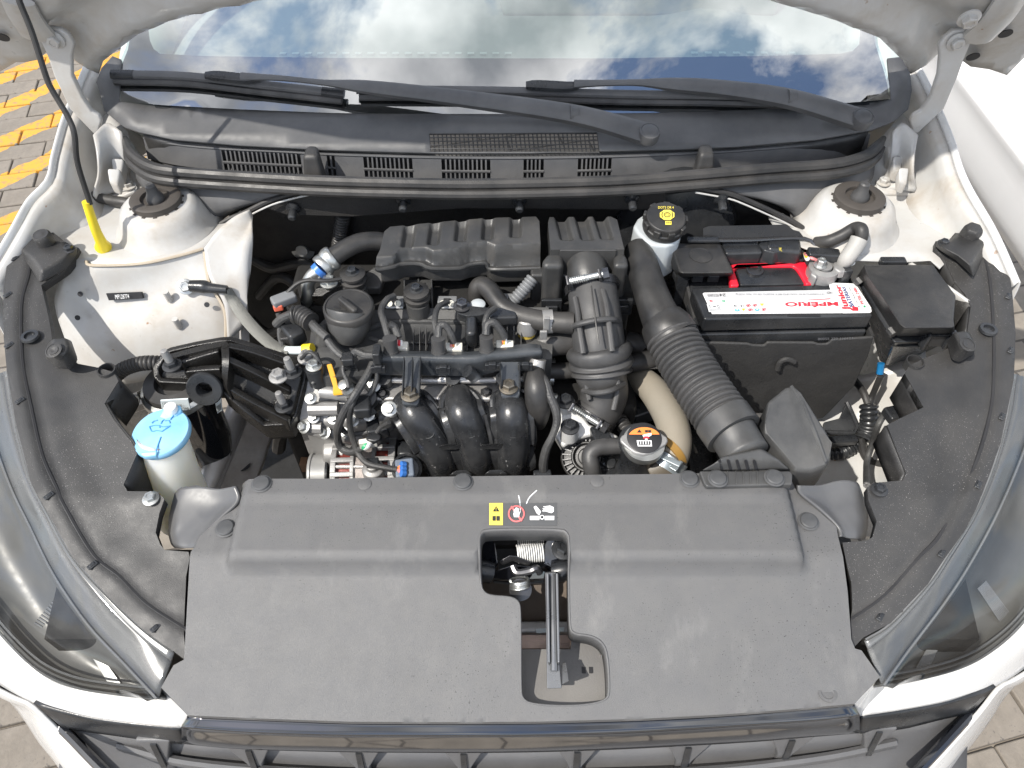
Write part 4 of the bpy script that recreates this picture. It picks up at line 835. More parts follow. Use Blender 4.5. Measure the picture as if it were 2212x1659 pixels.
# shoulder pieces at both ends of the cover
SHO = mat('shoulder_satin', (.085, .086, .089), .40, dust=((.13, .13, .13), .4, 19))
cl = [[(508, 1050, .790), (470, 1056, .780), (430, 1050, .778), (392, 1053, .774), (377, 1066, .764)], [(515, 1080, .783), (470, 1088, .771), (425, 1088, .769), (384, 1095, .766), (367, 1106, .755)], [(475, 1118, .776), (455, 1120, .767), (410, 1128, .763), (378, 1138, .760), (363, 1146, .748)], [(432, 1160, .771), (426, 1166, .766), (408, 1170, .762), (384, 1172, .757), (368, 1172, .745)], [(424, 1182, .769), (418, 1183, .763), (405, 1184, .759), (390, 1184, .755), (376, 1183, .742)]]
crr = [[(1720, 1048, .790), (1765, 1048, .780), (1810, 1038, .779), (1843, 1042, .774), (1852, 1056, .762)], [(1725, 1068, .783), (1775, 1078, .770), (1815, 1070, .770), (1850, 1082, .766), (1865, 1096, .752)], [(1770, 1105, .776), (1795, 1110, .766), (1825, 1110, .763), (1854, 1115, .759), (1868, 1124, .744)], [(1806, 1140, .771), (1814, 1144, .765), (1830, 1148, .761), (1850, 1150, .756), (1864, 1152, .742)], [(1811, 1160, .769), (1818, 1161, .763), (1830, 1163, .758), (1848, 1164, .754), (1860, 1163, .740)]]
for q in (cl, crr): add('cover_shoulder', grid([[W('', *p) for p in r] for r in q], 6, 6), SHO, cov, smooth=180, solid=.004)
# structure under the cover: radiator, shroud, added light-blocking sheet
rad = thing('radiator', 'dark finned radiator glimpsed through the latch opening', 'radiator', (0, .42, .35))
fins = []
for k in range(7):
    a, b = W('M', 1000, 1012 + k * 13, .63), W('M', 1310, 1010 + k * 13, .63); fins.append(tube([a, b], .0022, 5, 1))
add('tube_row', join(*fins), FIN, rad, kind='stuff', smooth=None)
fz = []
for k in range(46):
    for r in range(6):
        a = W('M', 1005 + k * 6.6, 1014 + r * 13, .628); b = W('M', 1008 + k * 6.6, 1023 + r * 13, .628); fz.append(tube([a, b], .0009, 3, 1))
add('fin_row', join(*fz), FIN, rad, kind='stuff', smooth=None)
add('core', box(Vector((0, .33, .41)), .6, .04, .40), mat('core_dark', (.05, .03, .025), .7), rad)
add('top_tank', box(W('M', 1150, 985, .63), .3, .016, .02), ALU, rad, bevel=.004)
add('air_duct', grid([[W('M', x, y, q) for x, y, q in r] for r in ([(700, 640, .67), (1000, 640, .67), (1400, 640, .67)], [(700, 800, .65), (1000, 800, .65), (1400, 800, .65)], [(700, 960, .625), (1000, 965, .625), (1400, 955, .625)])], 3, 3), BRONZE, rad, smooth=60, solid=.004)
add('core_tag', prism([p + Vector((0, -.002, .002)) for p in PC('M', .642, [(1095, 975), (1265, 965), (1260, 990), (1100, 1000)])], .002), PALE, rad, smooth=None)
# dark sheet added below to stop light leaking in, then the crossmembers
add('light_stop_sheet', ([Vector(p) for p in ((-.62, .36, .16), (.7, .36, .16), (.7, 1.05, .16), (-.62, 1.05, .16), (-.62, .30, .70), (.7, .30, .70))], [(0, 1, 2, 3)]), DARK, car, smooth=None, solid=.01)
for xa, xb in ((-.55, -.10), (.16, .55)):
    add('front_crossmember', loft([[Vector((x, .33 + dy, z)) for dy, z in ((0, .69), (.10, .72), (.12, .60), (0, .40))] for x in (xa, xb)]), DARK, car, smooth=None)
# ================================================================== battery and boxes
def V3(*a): return Vector(a)
bt = thing('battery', 'black car battery with a white and red top label in a padded sleeve', 'battery', (.38, .81, .60))
top4 = [W('', *p, .83) for p in ((1521, 689), (1888, 681), (1850, 611), (1494, 621))]
add('lid', prism(top4, .026), SATIN, bt, bevel=.004, seg=3)
cen = sum(top4, Vector()) / 4
grow = lambda ps, k, dz: [Vector((cen.x + (p.x - cen.x) * k, cen.y + (p.y - cen.y) * (1 + (k - 1) * 2.5), p.z + dz)) for p in ps]
add('case_step', prism(grow(top4, 1.012, -.030), .024), SATIN, bt, bevel=.003)
add('case', prism(grow(top4, .985, -.05), .17), SATIN, bt, bevel=.004)
rear4 = [top4[3] + V3(.002, -.004, -.016), top4[2] + V3(0, -.004, -.016), top4[2] + V3(.006, .105, -.016), top4[3] + V3(.006, .105, -.016)]
add('terminal_shelf', prism(rear4, .15), SATIN, bt, bevel=.004)
SLEEVE = mat('sleeve_felt', (.030, .030, .0305), .7, bump=(260, .9), dust=((.075, .072, .068), .4, 22))
fp = [WY('H', x, y, .715) for x, y in ((660, 1372), (1080, 1385), (1130, 1398), (1230, 1402), (1262, 1374), (1668, 1376), (1712, 1390), (1790, 1388), (1840, 1352), (2204, 1326))] + [WY('', 1876, 770, .717), WY('', 1845, 835, .720), WY('', 1790, 893, .724), WY('', 1776, 905, .725), WY('', 1700, 905, .724), WY('', 1600, 880, .722), WY('', 1540, 800, .718)]
sv = add('sleeve', prism(fp, V3(0, .005, 0)), SLEEVE, bt, bevel=.002)
rt = WY('H', 2206, 1326, .715); rb = WY('', 1778, 905, .725)
add('sleeve_side', prism([rt + V3(.001, .003, 0), rt + V3(.004, .18, .0), rb + V3(.03, .16, -.02), rb + V3(.001, .003, 0)], V3(-.004, 0, 0)), SLEEVE, sv, smooth=None)
lt = WY('H', 655, 1372, .715)
add('sleeve_side', prism([lt + V3(-.001, .003, .0), lt + V3(-.02, .19, .06), lt + V3(-.02, .19, -.1), lt + V3(.01, .004, -.15)], V3(.004, 0, 0)), SLEEVE, sv, smooth=None)
add('sleeve_mark', tube([WY('H', x, y, .714) for x, y in ((1350, 1610), (1370, 1550), (1420, 1520), (1470, 1530), (1500, 1545))], .004, 8, 5), SLEEVE, sv)
lq = PC('H', .8306, [(757, 1117), (2180, 1108), (2035, 850), (688, 930)])
lb = add('top_label', prism(PC('H', .8306, [(770, 1118), (2150, 1108), (2172, 1060), (2040, 856), (1806, 905), (700, 930), (688, 940)]), .0004), PAPER, bt, smooth=None)
gq_ = PC('H', .8308, [(735, 975), (1850, 950), (1838, 908), (700, 936)])
decal('label_band', gq_, [rect(0, 0, 1, 1)], mat('silver_print', (.50, .50, .51), .4, cvar=.03), lb)
def up_q(f, z, x0, y0, x1, y1): return PC(f, z, [(x1, y0), (x0, y0), (x0, y1), (x1, y1)])   # lettering that reads from the far side of the car
lettering('MPÉRIO', PC('H', .8313, [(1882, 1012), (1412, 1016), (1418, 1064), (1892, 1058)]), REDP, lb, bold=.035)
lettering('TERIAS', PC('H', .8313, [(1880, 1063), (1795, 1065), (1798, 1072), (1882, 1070)]), INKG, lb)
decal('logo', PC('H', .8311, [(1825, 982), (1425, 1012), (1440, 1000), (1828, 990)]), [[(0, 0), (.05, 1), (1, .6)], [(.0, 1), (.45, .3), (.45, .8)]], REDP, lb)
lettering('12 V C20(25ºC) 60 Ah  CCA(-18ºC) 480 A  RC(25ºC) 100 min  Peso 14,30 kg', up_q('H', .8314, 980, 938, 1760, 953), INKG, lb)
lettering('HD', up_q('H', .8314, 1785, 925, 1835, 942), INK, lb)
lettering('24', up_q('H', .8314, 835, 942, 890, 965), INK, lb); lettering('MESES DE GARANTIA', up_q('H', .8314, 730, 946, 828, 968), INKG, lb)
for k, yy in enumerate((985, 995, 1006, 1016)):
    lettering(['Este produto contém chumbo e ácido', 'Recicle a bateria usada no ponto de', 'venda. Não abra. Não exponha ao fogo', 'Mantenha longe de crianças'][k], up_q('H', .8314, 930 + k * 2, yy, 1222 - k * 2, yy + 7), INKG, lb)
for k, (x, y) in enumerate(((975, 1047), (1033, 1047), (1090, 1045), (1148, 1043), (1210, 1040), (992, 1086), (1047, 1084), (1108, 1083), (1168, 1082), (1228, 1080))):
    q = PC('H', .8313, [(x - 22, y + 12), (x + 22, y + 12), (x + 22, y - 12), (x - 22, y - 12)])
    if k in (2, 3, 7, 9): decal('pictogram', q, ringp(.5, .5, .5, .5, .12, .12) + [[(.1, .25), (.2, .15), (.9, .75), (.8, .85)]], REDP, lb); decal('pictogram', q, [rect(.35, .25, .6, .75)], INK, lb, .0003)
    elif k in (5, 8): decal('pictogram', q, [circ(.5, .5, .5)], mat('blue_print', (.08, .4, .75), .45), lb); decal('pictogram', q, [circ(.5, .5, .2)], PAPER, lb, .001)
    elif k in (4, 6): decal('pictogram', q, [[(0, 1), (1, 1), (.5, 0)]], YPRINT, lb); decal('pictogram', q, [[(.3, .85), (.7, .85), (.5, .4)]], INK, lb, .001)
    else: decal('pictogram', q, [[(.2, .1), (.5, .0), (.5, .3)], [(.8, .1), (.95, .6), (.6, .4)], [(.1, .5), (.35, .95), (.4, .6)], rect(.3, .4, .6, .6)], INK, lb)
q = PC('H', .8313, [(742, 1104), (868, 1100), (842, 1030), (722, 1034)]); decal('label_panel', q, [rect(0, 0, 1, 1)], mat('pale_print', (.62, .63, .64), .45), lb); decal('pictogram', q, [rect(.1, .15, .9, .2), rect(.1, .3, .9, .35), rect(.15, .5, .2, .9), rect(.4, .55, .6, .7)] + ringp(.78, .62, .08, .2, .03, .07), INKG, lb, .001)
for x, m_ in ((760, REDP), (872, GREENP)):
    q = PC('H', .8313, [(x - 16, 1014), (x + 16, 1014), (x + 14, 996), (x - 14, 996)]); decal('pictogram', q, ringp(.5, .5, .5, .5, .25, .25), m_, lb)
stk = add('dealer_sticker', prism(PC('H', .8318, [(1930, 1112), (2170, 1108), (2182, 1096), (2176, 1062), (2050, 868), (2030, 850), (1820, 842), (1806, 852), (1810, 880), (1915, 1100)]), .0004), PAPER, bt, smooth=None); stk['label'] = 'white dealer sticker with red and navy lettering'
lettering('Junior', PC('H', .8324, [(2015, 1088), (1912, 862), (1852, 862), (1925, 1088)]), REDP, stk, bold=.035)
decal('logo', PC('H', .8324, [(2064, 1092), (2062, 1062), (2010, 1052), (2010, 1092)]), [rect(0, 0, 1, 1)], REDP, stk)
lettering('BATERIAS', PC('H', .8324, [(2030, 1056), (1945, 880), (1916, 880), (1986, 1056)]), NAVY, stk, bold=.02)
lettering('R. Dom Bosco, 1091', PC('H', .8324, [(2082, 1058), (1992, 884), (1974, 884), (2060, 1058)]), INKG, stk)
lettering('99706 2486', PC('H', .8324, [(2122, 1034), (2040, 886), (2012, 886), (2086, 1036)]), REDP, stk)
decal('pictogram', PC('H', .8324, [(2112, 1064), (2132, 1062), (2124, 1044), (2104, 1046)]), [circ(.5, .5, .5)], GREENP, stk)
red = add('red_guard', prism(PC('H', .832, [(918, 682), (1000, 668), (1580, 650), (1625, 668), (1690, 848), (1605, 856), (1528, 722), (1490, 692), (1000, 694), (968, 722), (1016, 864), (935, 868)]), .012), RED, bt, bevel=.003)
add('filler_panel', prism(PC('H', .828, [(985, 702), (1488, 694), (1600, 852), (1022, 862)]), .010), SATIN, bt, bevel=.002)
add('vent_plug', lathe([(.0125, 0), (.0125, .003), (.0095, .003), (.0085, .001), (.003, .0015)], W('H', 1145, 738, .828), n=24), STEEL_D, bt)
lettering('80055 220 110121', [WY('H', x, y, .7135) for x, y in ((1706, 1348), (2012, 1340), (2012, 1320), (1706, 1328))], INKG, bt)
add('handle_recess', box(W('H', 1580, 1130, .8302), .045, .004, .001), INK, bt, smooth=None)

tm = thing('battery_clamp', 'grey metal terminal clamp with a sleeved cable at the battery corner', 'clamp', W('H', 1760, 740, .82))
p = W('H', 1745, 745, .838)
add('ring', lathe([(.021, -.014), (.022, -.004), (.021, .008), (.013, .010), (.0125, .004), (.011, .004), (.0105, .012), (.004, .0125)], p, n=24), ALU_L, tm)
add('jaw', prism(PC('H', .846, [(1640, 760), (1660, 690), (1730, 660), (1760, 690), (1720, 740), (1700, 800)]), .022), ALU_L, tm, bevel=.003)
add('lug', prism(PC('H', .85, [(1845, 655), (1960, 640), (2005, 680), (1995, 740), (1900, 745), (1850, 710)]), .014), ALU_L, tm, bevel=.003)
add('bolt', bolt(W('H', 1724, 690, .850), .0065, hh=1.6), STEEL, tm); add('bolt', bolt(W('H', 1975, 660, .852), .0065), STEEL, tm)
add('insulator', box(W('H', 1905, 720, .838), .014, .04, .025, .2), SATIN, tm, bevel=.003)
add('cable', tube(PZ('H', [(1690, 490, .85), (1800, 475, .862), (1920, 425, .872), (2030, 362, .885), (2090, 370, .892), (2095, 430, .885), (2070, 470, .875)]), .009, 12), RUBBER, tm)
add('cable_sleeve', tube(PZ('H', [(2075, 455, .88), (2040, 520, .872), (1970, 620, .86), (1940, 660, .85)]), [.0125, .012, .0115, .011], 14), mat('grey_sleeve', (.34, .335, .32), .55, dust=((.3, .28, .25), .4, 20)), tm)
sn = add('sensor_plug', box(W('H', 1745, 615, .85), .045, .018, .022, -.1), SATIN, tm, bevel=.003)
for k, m_ in enumerate((PINK, YELLOW, PAPER)):
    add('wire', tube(PZ('H', [(1690, 640 - k * 8, .852), (1650, 625 - k * 14, .855), (1610, 600 + k * 20, .85), (1590, 585, .84)]), .0022, 6), m_, sn)

fz_ = thing('fuse_box', 'small dusty black square fuse box with a round emboss beside the red guard', 'fuse box', W('H', 650, 650, .78))
fq = PC('H', .856, [(400, 488), (830, 492), (850, 505), (958, 735), (945, 755), (500, 762), (485, 750)])
fq2 = PC('H', .822, [(350, 560), (880, 545), (965, 770), (950, 790), (470, 800), (455, 790), (350, 600)])
add('lid', loft([fq2, fq]), PLAST, fz_, bevel=.004, seg=3)
add('emboss', lathe([(.0165, 0), (.0165, .0008), (.0145, .0008), (.0142, .0002), (.003, .0002)], W('H', 672, 600, .8562), n=30), PLAST, fz_)
add('base', prism([p + V3(0, .002, -.002) for p in PC('H', .818, [(345, 600), (880, 560), (955, 780), (470, 810)])], .055), SATIN, fz_, bevel=.003)
lt_ = []
for x in (640, 780): add('latch', box(W('H', x, 800, .826), .016, .006, .012), SATIN, fz_, bevel=.001)
add('tray_wall', prism([WY('H', x, y, .80) for x, y in ((470, 790), (560, 820), (480, 1110), (430, 1000))], V3(0, .01, 0)), SATIN, fz_)

rl = thing('relay_box', 'large black relay box with a smooth lid between battery and headlight shroud', 'relay box', W('Q', 950, 900, .70))
rq = PC('Q', .868, [(430, 440), (1185, 440), (1200, 448), (1440, 775), (1440, 800), (1420, 1050), (1432, 1120), (1400, 1135), (880, 1140), (830, 1100), (640, 800), (470, 560)])
rq2 = PC('Q', .822, [(355, 560), (1190, 470), (1215, 480), (1445, 800), (1445, 830), (1425, 1120), (1440, 1200), (1400, 1225), (800, 1235), (745, 1215), (560, 900), (355, 600)])
add('lid', loft([rq2, rq]), PLAST, rl, bevel=.006, seg=3)
add('base', loft([PC('Q', .68, [(540, 1000), (1100, 900), (1300, 1000), (1290, 1330), (1000, 1460), (680, 1560), (600, 1500)]), PC('Q', .818, [(370, 600), (1180, 520), (1400, 800), (1400, 1210), (1100, 1290), (770, 1300), (740, 1270)])]), SATIN, rl, bevel=.003)
add('hinge_rail', tube(PZ('Q', [(400, 650, .826), (560, 920, .826), (745, 1215, .826)]), .0035, 8), SATIN, rl)
add('hinge_knuckle', tube(PZ('Q', [(350, 595, .838), (395, 650, .835)]), .007, 10), PLAST, rl); add('hinge_knuckle', tube(PZ('Q', [(715, 1150, .834), (765, 1215, .832)]), .007, 10), PLAST, rl)
add('front_ledge', tube(PZ('Q', [(760, 1265, .813), (900, 1272, .813), (1060, 1270, .813)]), .003, 8), SATIN, rl); add('front_ledge', tube(PZ('Q', [(730, 1320, .80), (900, 1330, .80), (1040, 1330, .80), (1110, 1290, .803)]), .003, 8), SATIN, rl)
add('latch', box(W('Q', 1250, 1250, .822), .045, .012, .022), SATIN, rl, bevel=.002); add('latch', box(W('Q', 745, 412, .86), .035, .012, .012), SATIN, rl, bevel=.002)
for x, y in ((1100, 1250), (1340, 1245)): add('latch_rib', box(W('Q', x, y, .824), .004, .018, .03), SATIN, rl, bevel=.001)
# looms below the relay box
lm = thing('wiring_loom', 'corrugated black wiring loom with a blue tape hanging under the relay box', 'wiring', W('K', 1220, 1000, .58))
add('trunk', tube(PZ('K', [(1300, 480, .70), (1250, 600, .66), (1215, 690, .64), (1230, 780, .62), (1200, 850, .60)]), [.0048, .0048, .008, .010, .008], 14, 8), RUBBER, lm)
add('conduit', tube(PZ('K', [(1225, 660, .65), (1228, 740, .635), (1220, 820, .61), (1195, 880, .60)]), .0125, 14, 8, corr=(.0075, .0018)), SATIN, lm)
add('conduit', tube(PZ('K', [(1190, 880, .595), (1120, 930, .58), (1050, 965, .575), (980, 970, .57)]), .010, 12, 8, corr=(.0065, .0015)), SATIN, lm)
add('tape', tube(PZ('K', [(1303, 400, .715), (1295, 465, .70)]), .0052, 12, 3), mat('blue_tape', (.01, .15, .36), .45), lm)
add('branch', tube(PZ('K', [(1130, 500, .65), (1190, 580, .655), (1220, 660, .65)]), .0055, 10), RUBBER, lm)
add('branch', tube(PZ('K', [(1350, 690, .70), (1290, 780, .70), (1250, 900, .66), (1215, 1010, .64), (1210, 1090, .66), (1212, 1170, .74)]), .0045, 10), WIREM, lm)
add('branch', tube(PZ('K', [(1170, 870, .60), (1200, 980, .58), (1260, 1030, .575), (1360, 1040, .60)]), .0065, 10), RUBBER, lm)
add('plug', box(W('K', 1050, 890, .60), .05, .014, .014, .1), SATIN, lm, bevel=.003)
add('plug', box(W('K', 1395, 720, .745), .03, .022, .014, .25), SATIN, lm, bevel=.003)
add('conduit', tube(PZ('K', [(1370, 1060, .58), (1390, 1120, .58), (1400, 1190, .58)]), .009, 12, 6, corr=(.007, .0016)), SATIN, lm)
add('battery_tray', prism(PZ('K', [(940, 770, .60), (1040, 745, .60), (1085, 645, .62), (1155, 800, .60), (1130, 842, .595), (940, 835, .595)]), .008), SATIN, bt, bevel=.002); add('tray_rim', tube(PZ('K', [(940, 835, .60), (1128, 842, .60), (1155, 802, .605), (1085, 645, .625)]), .004, 8, 1), SATIN, bt)

br = thing('ecu_bracket', 'flat black bracket plate over dark connectors behind the battery', 'bracket', W('H', 1150, 450, .80))
add('plate', prism(PZ('H', [(690, 360, .872), (740, 338, .874), (1430, 325, .874), (1490, 372, .870), (1545, 385, .868), (1585, 440, .858), (780, 468, .858), (690, 450, .858)]), .004), CAST, br, bevel=.002)
add('plate_edge', tube(PZ('H', [(780, 470, .857), (1100, 466, .857), (1590, 452, .857), (1700, 560, .846)]), .0028, 8, 4), STEEL_D, br)
add('plug', box(W('H', 1010, 580, .835), .055, .035, .03, .05), SATIN, br, bevel=.004); add('plug', box(W('H', 1380, 560, .838), .05, .04, .035, -.15), SATIN, br, bevel=.006)
add('plug', lathe([(.02, -.02), (.022, 0), (.018, .016), (.008, .018)], W('H', 1270, 580, .835), n=8), SATIN, br, bevel=.002)
add('tab', box(W('H', 690, 462, .862), .045, .01, .004), SATIN, br, bevel=.001)
lettering('HMC', PC('H', .8562, [(1366, 565), (1390, 568), (1384, 535), (1362, 533)]), YPRINT, br)
add('loom', tube(PZ('H', [(900, 600, .83), (1050, 650, .82), (1250, 640, .82), (1480, 620, .83), (1560, 600, .84)]), .009, 10), WIREM, br)

bk_ = thing('brake_reservoir', 'milky brake fluid reservoir with a black screw cap marked in yellow', 'reservoir', W('H', 330, 440, .80))
c = W('H', 362, 268, .898)
body = PC('H', .872, [(190, 215), (110, 270), (70, 340), (110, 400), (180, 470), (260, 512), (390, 514), (480, 470), (520, 330), (460, 230)])
add('body', loft([[p + V3(0, 0, -.06) for p in PC('H', .872, [(150, 235), (80, 290), (60, 350), (100, 420), (180, 500), (260, 530), (390, 530), (480, 480), (500, 340), (440, 240)])], [p + V3(0, 0, -.012) for p in body], body]), MILK, bk_, bevel=.005, seg=3)
capax = V3(.02, -.18, 1)
cp = add('cap', lathe([(.029, -.022), (.0305, -.018), (.0305, -.010), (.0285, -.009), (.0285, .0), (.027, .003), (.004, .0035)], c, capax, 40), PLAST, bk_, bevel=.001)
gr_ = []
for k in range(9):
    a = 2 * math.pi * k / 9 + .2; x_, y_, z_ = frame_of(capax); o_ = c + (x_ * math.cos(a) + y_ * math.sin(a)) * .029 + z_ * -.005
    add('grip', box(o_, .010, .006, .010, Matrix((x_ * math.cos(a + math.pi / 2) + y_ * math.sin(a + math.pi / 2), x_ * math.cos(a) + y_ * math.sin(a), z_)).transposed()), PLAST, cp, bevel=.0015)
def capq(x0, y0, x1, y1):
    n = capax.normalized(); o = c + n * .004; r = []
    for x, y in ((x0, y1), (x1, y1), (x1, y0), (x0, y0)):
        d = ray('H', x, y); t = (o - CAM).dot(n) / d.dot(n); r.append(CAM + d * t)
    return r
lettering('DOT3 OR 4', capq(293, 168, 430, 190), YPRINT, cp)
q = capq(308, 200, 436, 290); decal('symbol', q, [[(.0, .3), (.3, 0), (.7, 0), (1, .3), (1, .7), (.7, 1), (.3, 1), (0, .7)]], YPRINT, cp)
decal('symbol', q, ringp(.5, .5, .24, .26, .06, .07) + [[(.14, .2), (.2, .22), (.17, .5), (.2, .78), (.14, .8), (.10, .5)], [(.86, .2), (.8, .22), (.83, .5), (.8, .78), (.86, .8), (.9, .5)]] + ringp(.5, .5, .13, .14, .03, .03), INK, cp, .0010)
q = capq(356, 300, 410, 332); decal('symbol', q, [rect(0, 0, 1, 1)], YPRINT, cp); decal('symbol', q, [rect(.15, .25, .25, .8), rect(.35, .25, .43, .8), rect(.5, .25, .58, .8), rect(.7, .25, .85, .8)], INK, cp, .001)
add('booster', lathe([(.095, 0), (.10, .02), (.09, .05), (.05, .06)], V3(.26, .985, .80), V3(0, -1, .1), 36), SATIN, bk_)

# ================================================================== air intake
BOXM = mat('airbox_plastic', (.036, .0365, .037), .42, bump=(900, .25), dust=((.10, .095, .088), .4, 16), speck=((.2, .195, .19), .70, 900), streak=((.11, .10, .09), .45, (30, 30, 12)))
rs = thing('resonator', 'long black plastic resonator box with five moulded grooves over the engine', 'resonator', W('', 990, 560, .80))
wv_ = [('E', 1120, 632), ('E', 1270, 622), ('E', 1330, 575), ('E', 1400, 550), ('E', 1560, 546), ('E', 1620, 576), ('E', 1720, 572), ('E', 1850, 552), ('E', 1950, 512), ('E', 2080, 500), ('G', 330, 500), ('G', 400, 530), ('G', 600, 522), ('G', 800, 515)]
wvp = [W(f, x, y, .874) for f, x, y in wv_]; wt = sorted((p.x, p.y) for p in wvp)
gro = [W('', u, v, .878) for u, v in ((882, 512), (938, 507), (996, 500), (1054, 496), (1114, 492))]
ro_ = [('E', 1108, 690), ('E', 1150, 700), ('E', 1270, 678), ('E', 1330, 655), ('E', 1500, 652), ('E', 1600, 690), ('E', 1850, 690), ('E', 1940, 660), ('E', 2080, 645), ('G', 340, 690), ('G', 420, 702), ('G', 800, 690), ('G', 802, 500), ('G', 790, 300), ('G', 760, 262), ('G', 300, 275), ('E', 1870, 292), ('E', 1500, 325), ('E', 1240, 352), ('E', 1190, 392), ('E', 1150, 540)]
rout = []; rz = []
for f, x, y in ro_:
    p = W(f, x, y, .880)
    if y > 600: p = WY(f, x, y, lin(wt, p.x) - .009); rz.append((p.x, p.z))
    rout.append((p.x, p.y))
rz.sort()
def zres(x, y):
    d = lin(wt, x) - y; z = .878 + .003 * ss(.0, .06, -d); z -= (z - lin(rz, x)) * ss(-.001, .008, d)
    for g in gro:
        dx = abs(x - g.x - (y - g.y) * .04); dy = y - g.y
        z -= .009 * ss(.0100, .0045, dx) * ss(-.023, -.016, dy) * ss(.030, .012, dy)
    return z
add('upper_shell', sheet(rout, zres, step=.0022, skirt=.012), BOXM, rs, smooth=50)
add('rim', tube([Vector((a, b - .002, lin(rz, a) - .003)) for a, b in rout[:12]], .003, 8, 3), BOXM, rs)
add('lower_shell', prism([Vector((a * .985 + .0, b + (.004 if b < .82 else -.01), lin(rz, a) - .005)) for a, b in rout], .03), BOXM, rs, bevel=.004)
add('mount_arm', prism(PZ('E', [(990, 780, .822), (1100, 690, .832), (1200, 750, .828), (1150, 890, .815), (890, 890, .815), (840, 860, .815), (860, 790, .82)]), .014), BOXM, rs, bevel=.003)
add('mount_web', prism(PZ('E', [(1370, 810, .82), (1610, 810, .82), (1620, 1000, .812), (1350, 1000, .812)]), .006), BOXM, rs, bevel=.002)
for x in (1365, 1490, 1605): add('mount_rib', prism(PZ('E', [(x - 8, 805, .832), (x + 8, 805, .832), (x + 10, 990, .822), (x - 6, 990, .822)]), .02), BOXM, rs, bevel=.001)
def grommet(f, x, y, z):
    p = W(f, x, y, z); g = add('grommet', lathe([(.017, -.016), (.019, -.012), (.019, -.008), (.013, -.006), (.013, -.003), (.018, -.002), (.018, .002), (.012, .004)], p, n=26), RUBBER, rs)
    add('grommet_bolt', bolt(p + V3(0, 0, .003), .007), SATIN, g)
grommet('E', 908, 768, .846); grommet('E', 1472, 920, .838)

ab = thing('air_filter_box', 'black plastic air filter housing with three grooves and a round outlet', 'air box', W('G', 1200, 700, .75))
ag = [W('G', x, y, .886) for x, y in ((1010, 350), (1190, 350), (1360, 345))]
def zab(x, y):
    z = .884
    for g in ag:
        dx = abs(x - g.x - (g.y - y) * .12); z -= .009 * ss(.0110, .0050, dx) * ss(g.y - .027, g.y - .019, y)
    return z
aoxy = xy([W('G', x, y, .884) for x, y in ((880, 262), (1425, 257), (1478, 285), (1542, 548), (890, 550), (868, 310))])
add('upper_shell', sheet(aoxy, zab, step=.0022, skirt=.09), BOXM, ab, smooth=50)
for q_ in ([(815, 690), (820, 630), (848, 590), (895, 555), (1000, 555), (1010, 690)], [(1448, 690), (1452, 555), (1540, 560), (1575, 620), (1586, 690)]):
    tp = PC('G', .874, q_); add('shoulder', prism(tp, .105), BOXM, ab, bevel=.009, seg=4)
add('recess_back', prism([W('G', 975, 545, .8845), W('G', 1470, 545, .8845), W('G', 1475, 556, .8845), W('G', 972, 556, .8845)], .09), BOXM, ab, bevel=.002)
add('recess_front', box((W('G', 980, 690, .868) + W('G', 1475, 690, .868)) / 2 + V3(0, .018, -.055), .16, .02, .06), BOXM, ab, bevel=.004)
fl_ = [W('G', x, y, z) for x, y, z in ((752, 1060, .775), (800, 860, .80), (1595, 860, .80), (1612, 1050, .775), (1560, 1095, .77), (790, 1095, .77))]
add('flange', prism(fl_, .008), BOXM, ab, bevel=.002)
add('lower_shell', prism([p + V3(0, .01, -.009) for p in fl_], .09), BOXM, ab, bevel=.004)
for x, y in ((898, 1055), (1520, 1050)): add('clasp', join(box(W('G', x, y, .80), .03, .006, .03), box(W('G', x, y + 4, .80) + V3(0, -.004, .0), .018, .004, .012)), SATIN, ab, bevel=.0015)
outp = [W('G', 1212, 735, .852), W('G', 1222, 790, .848), W('G', 1238, 840, .843), W('G', 1250, 890, .838)]
add('outlet', hose([outp[0] + V3(-.001, .012, .003)] + outp, .029, .025, 32), BOXM, ab)
dz = (outp[-1] - outp[0]).normalized()
add('side_tube', tube(PZ('G', [(700, 960, .77), (650, 1000, .765), (600, 1060, .76)]), .016, 12), RUBBER, ab)

ih = thing('intake_hose', 'ribbed grey rubber intake hose with bellows from air box to throttle', 'hose', W('G', 1300, 1450, .70))
pth = [('G', 1246, 850, .842), ('G', 1262, 930, .836), ('G', 1290, 1150, .822), ('G', 1312, 1350, .805), ('G', 1325, 1480, .79), ('J', 1105, 400, .772), ('J', 1130, 480, .758), ('J', 1140, 600, .74), ('J', 1110, 720, .725), ('J', 1060, 800, .715)]
hp = [W(*p) for p in pth]
body_r = [.0335, .0345, .0355, .036, .0365, .036, .034, .034, .032, .030]
add('hose_body', tube(hp, body_r, 36, 10), RUBBER_G, ih, smooth=180)
bell = PZ('G', [(1312, 1400, .800), (1322, 1470, .791), (1334, 1560, .778), (1342, 1640, .768)])
add('bellows', tube(bell, [.0425, .0425, .042, .041], 40, 10, corr=(.0175, .0035)), RUBBER_G, ih, smooth=180)
def rib(f, pts, r=.004): add('rib', tube([W(f, *p) for p in pts], r, 10, 6), RUBBER_G, ih)
rib('G', [(1105, 975, .852), (1130, 1100, .846), (1150, 1280, .836), (1180, 1470, .822)]); rib('G', [(1350, 910, .862), (1385, 1050, .858), (1410, 1250, .846), (1435, 1450, .830)])
rib('G', [(1092, 1228, .836), (1150, 1205, .848), (1300, 1172, .856), (1430, 1165, .852), (1500, 1180, .836)])
rib('J', [(985, 490, .775), (990, 560, .768), (1010, 660, .758)]); rib('J', [(1255, 450, .782), (1265, 560, .772), (1225, 750, .752)]); rib('J', [(960, 580, .762), (1060, 600, .776), (1200, 580, .782), (1320, 520, .770)])
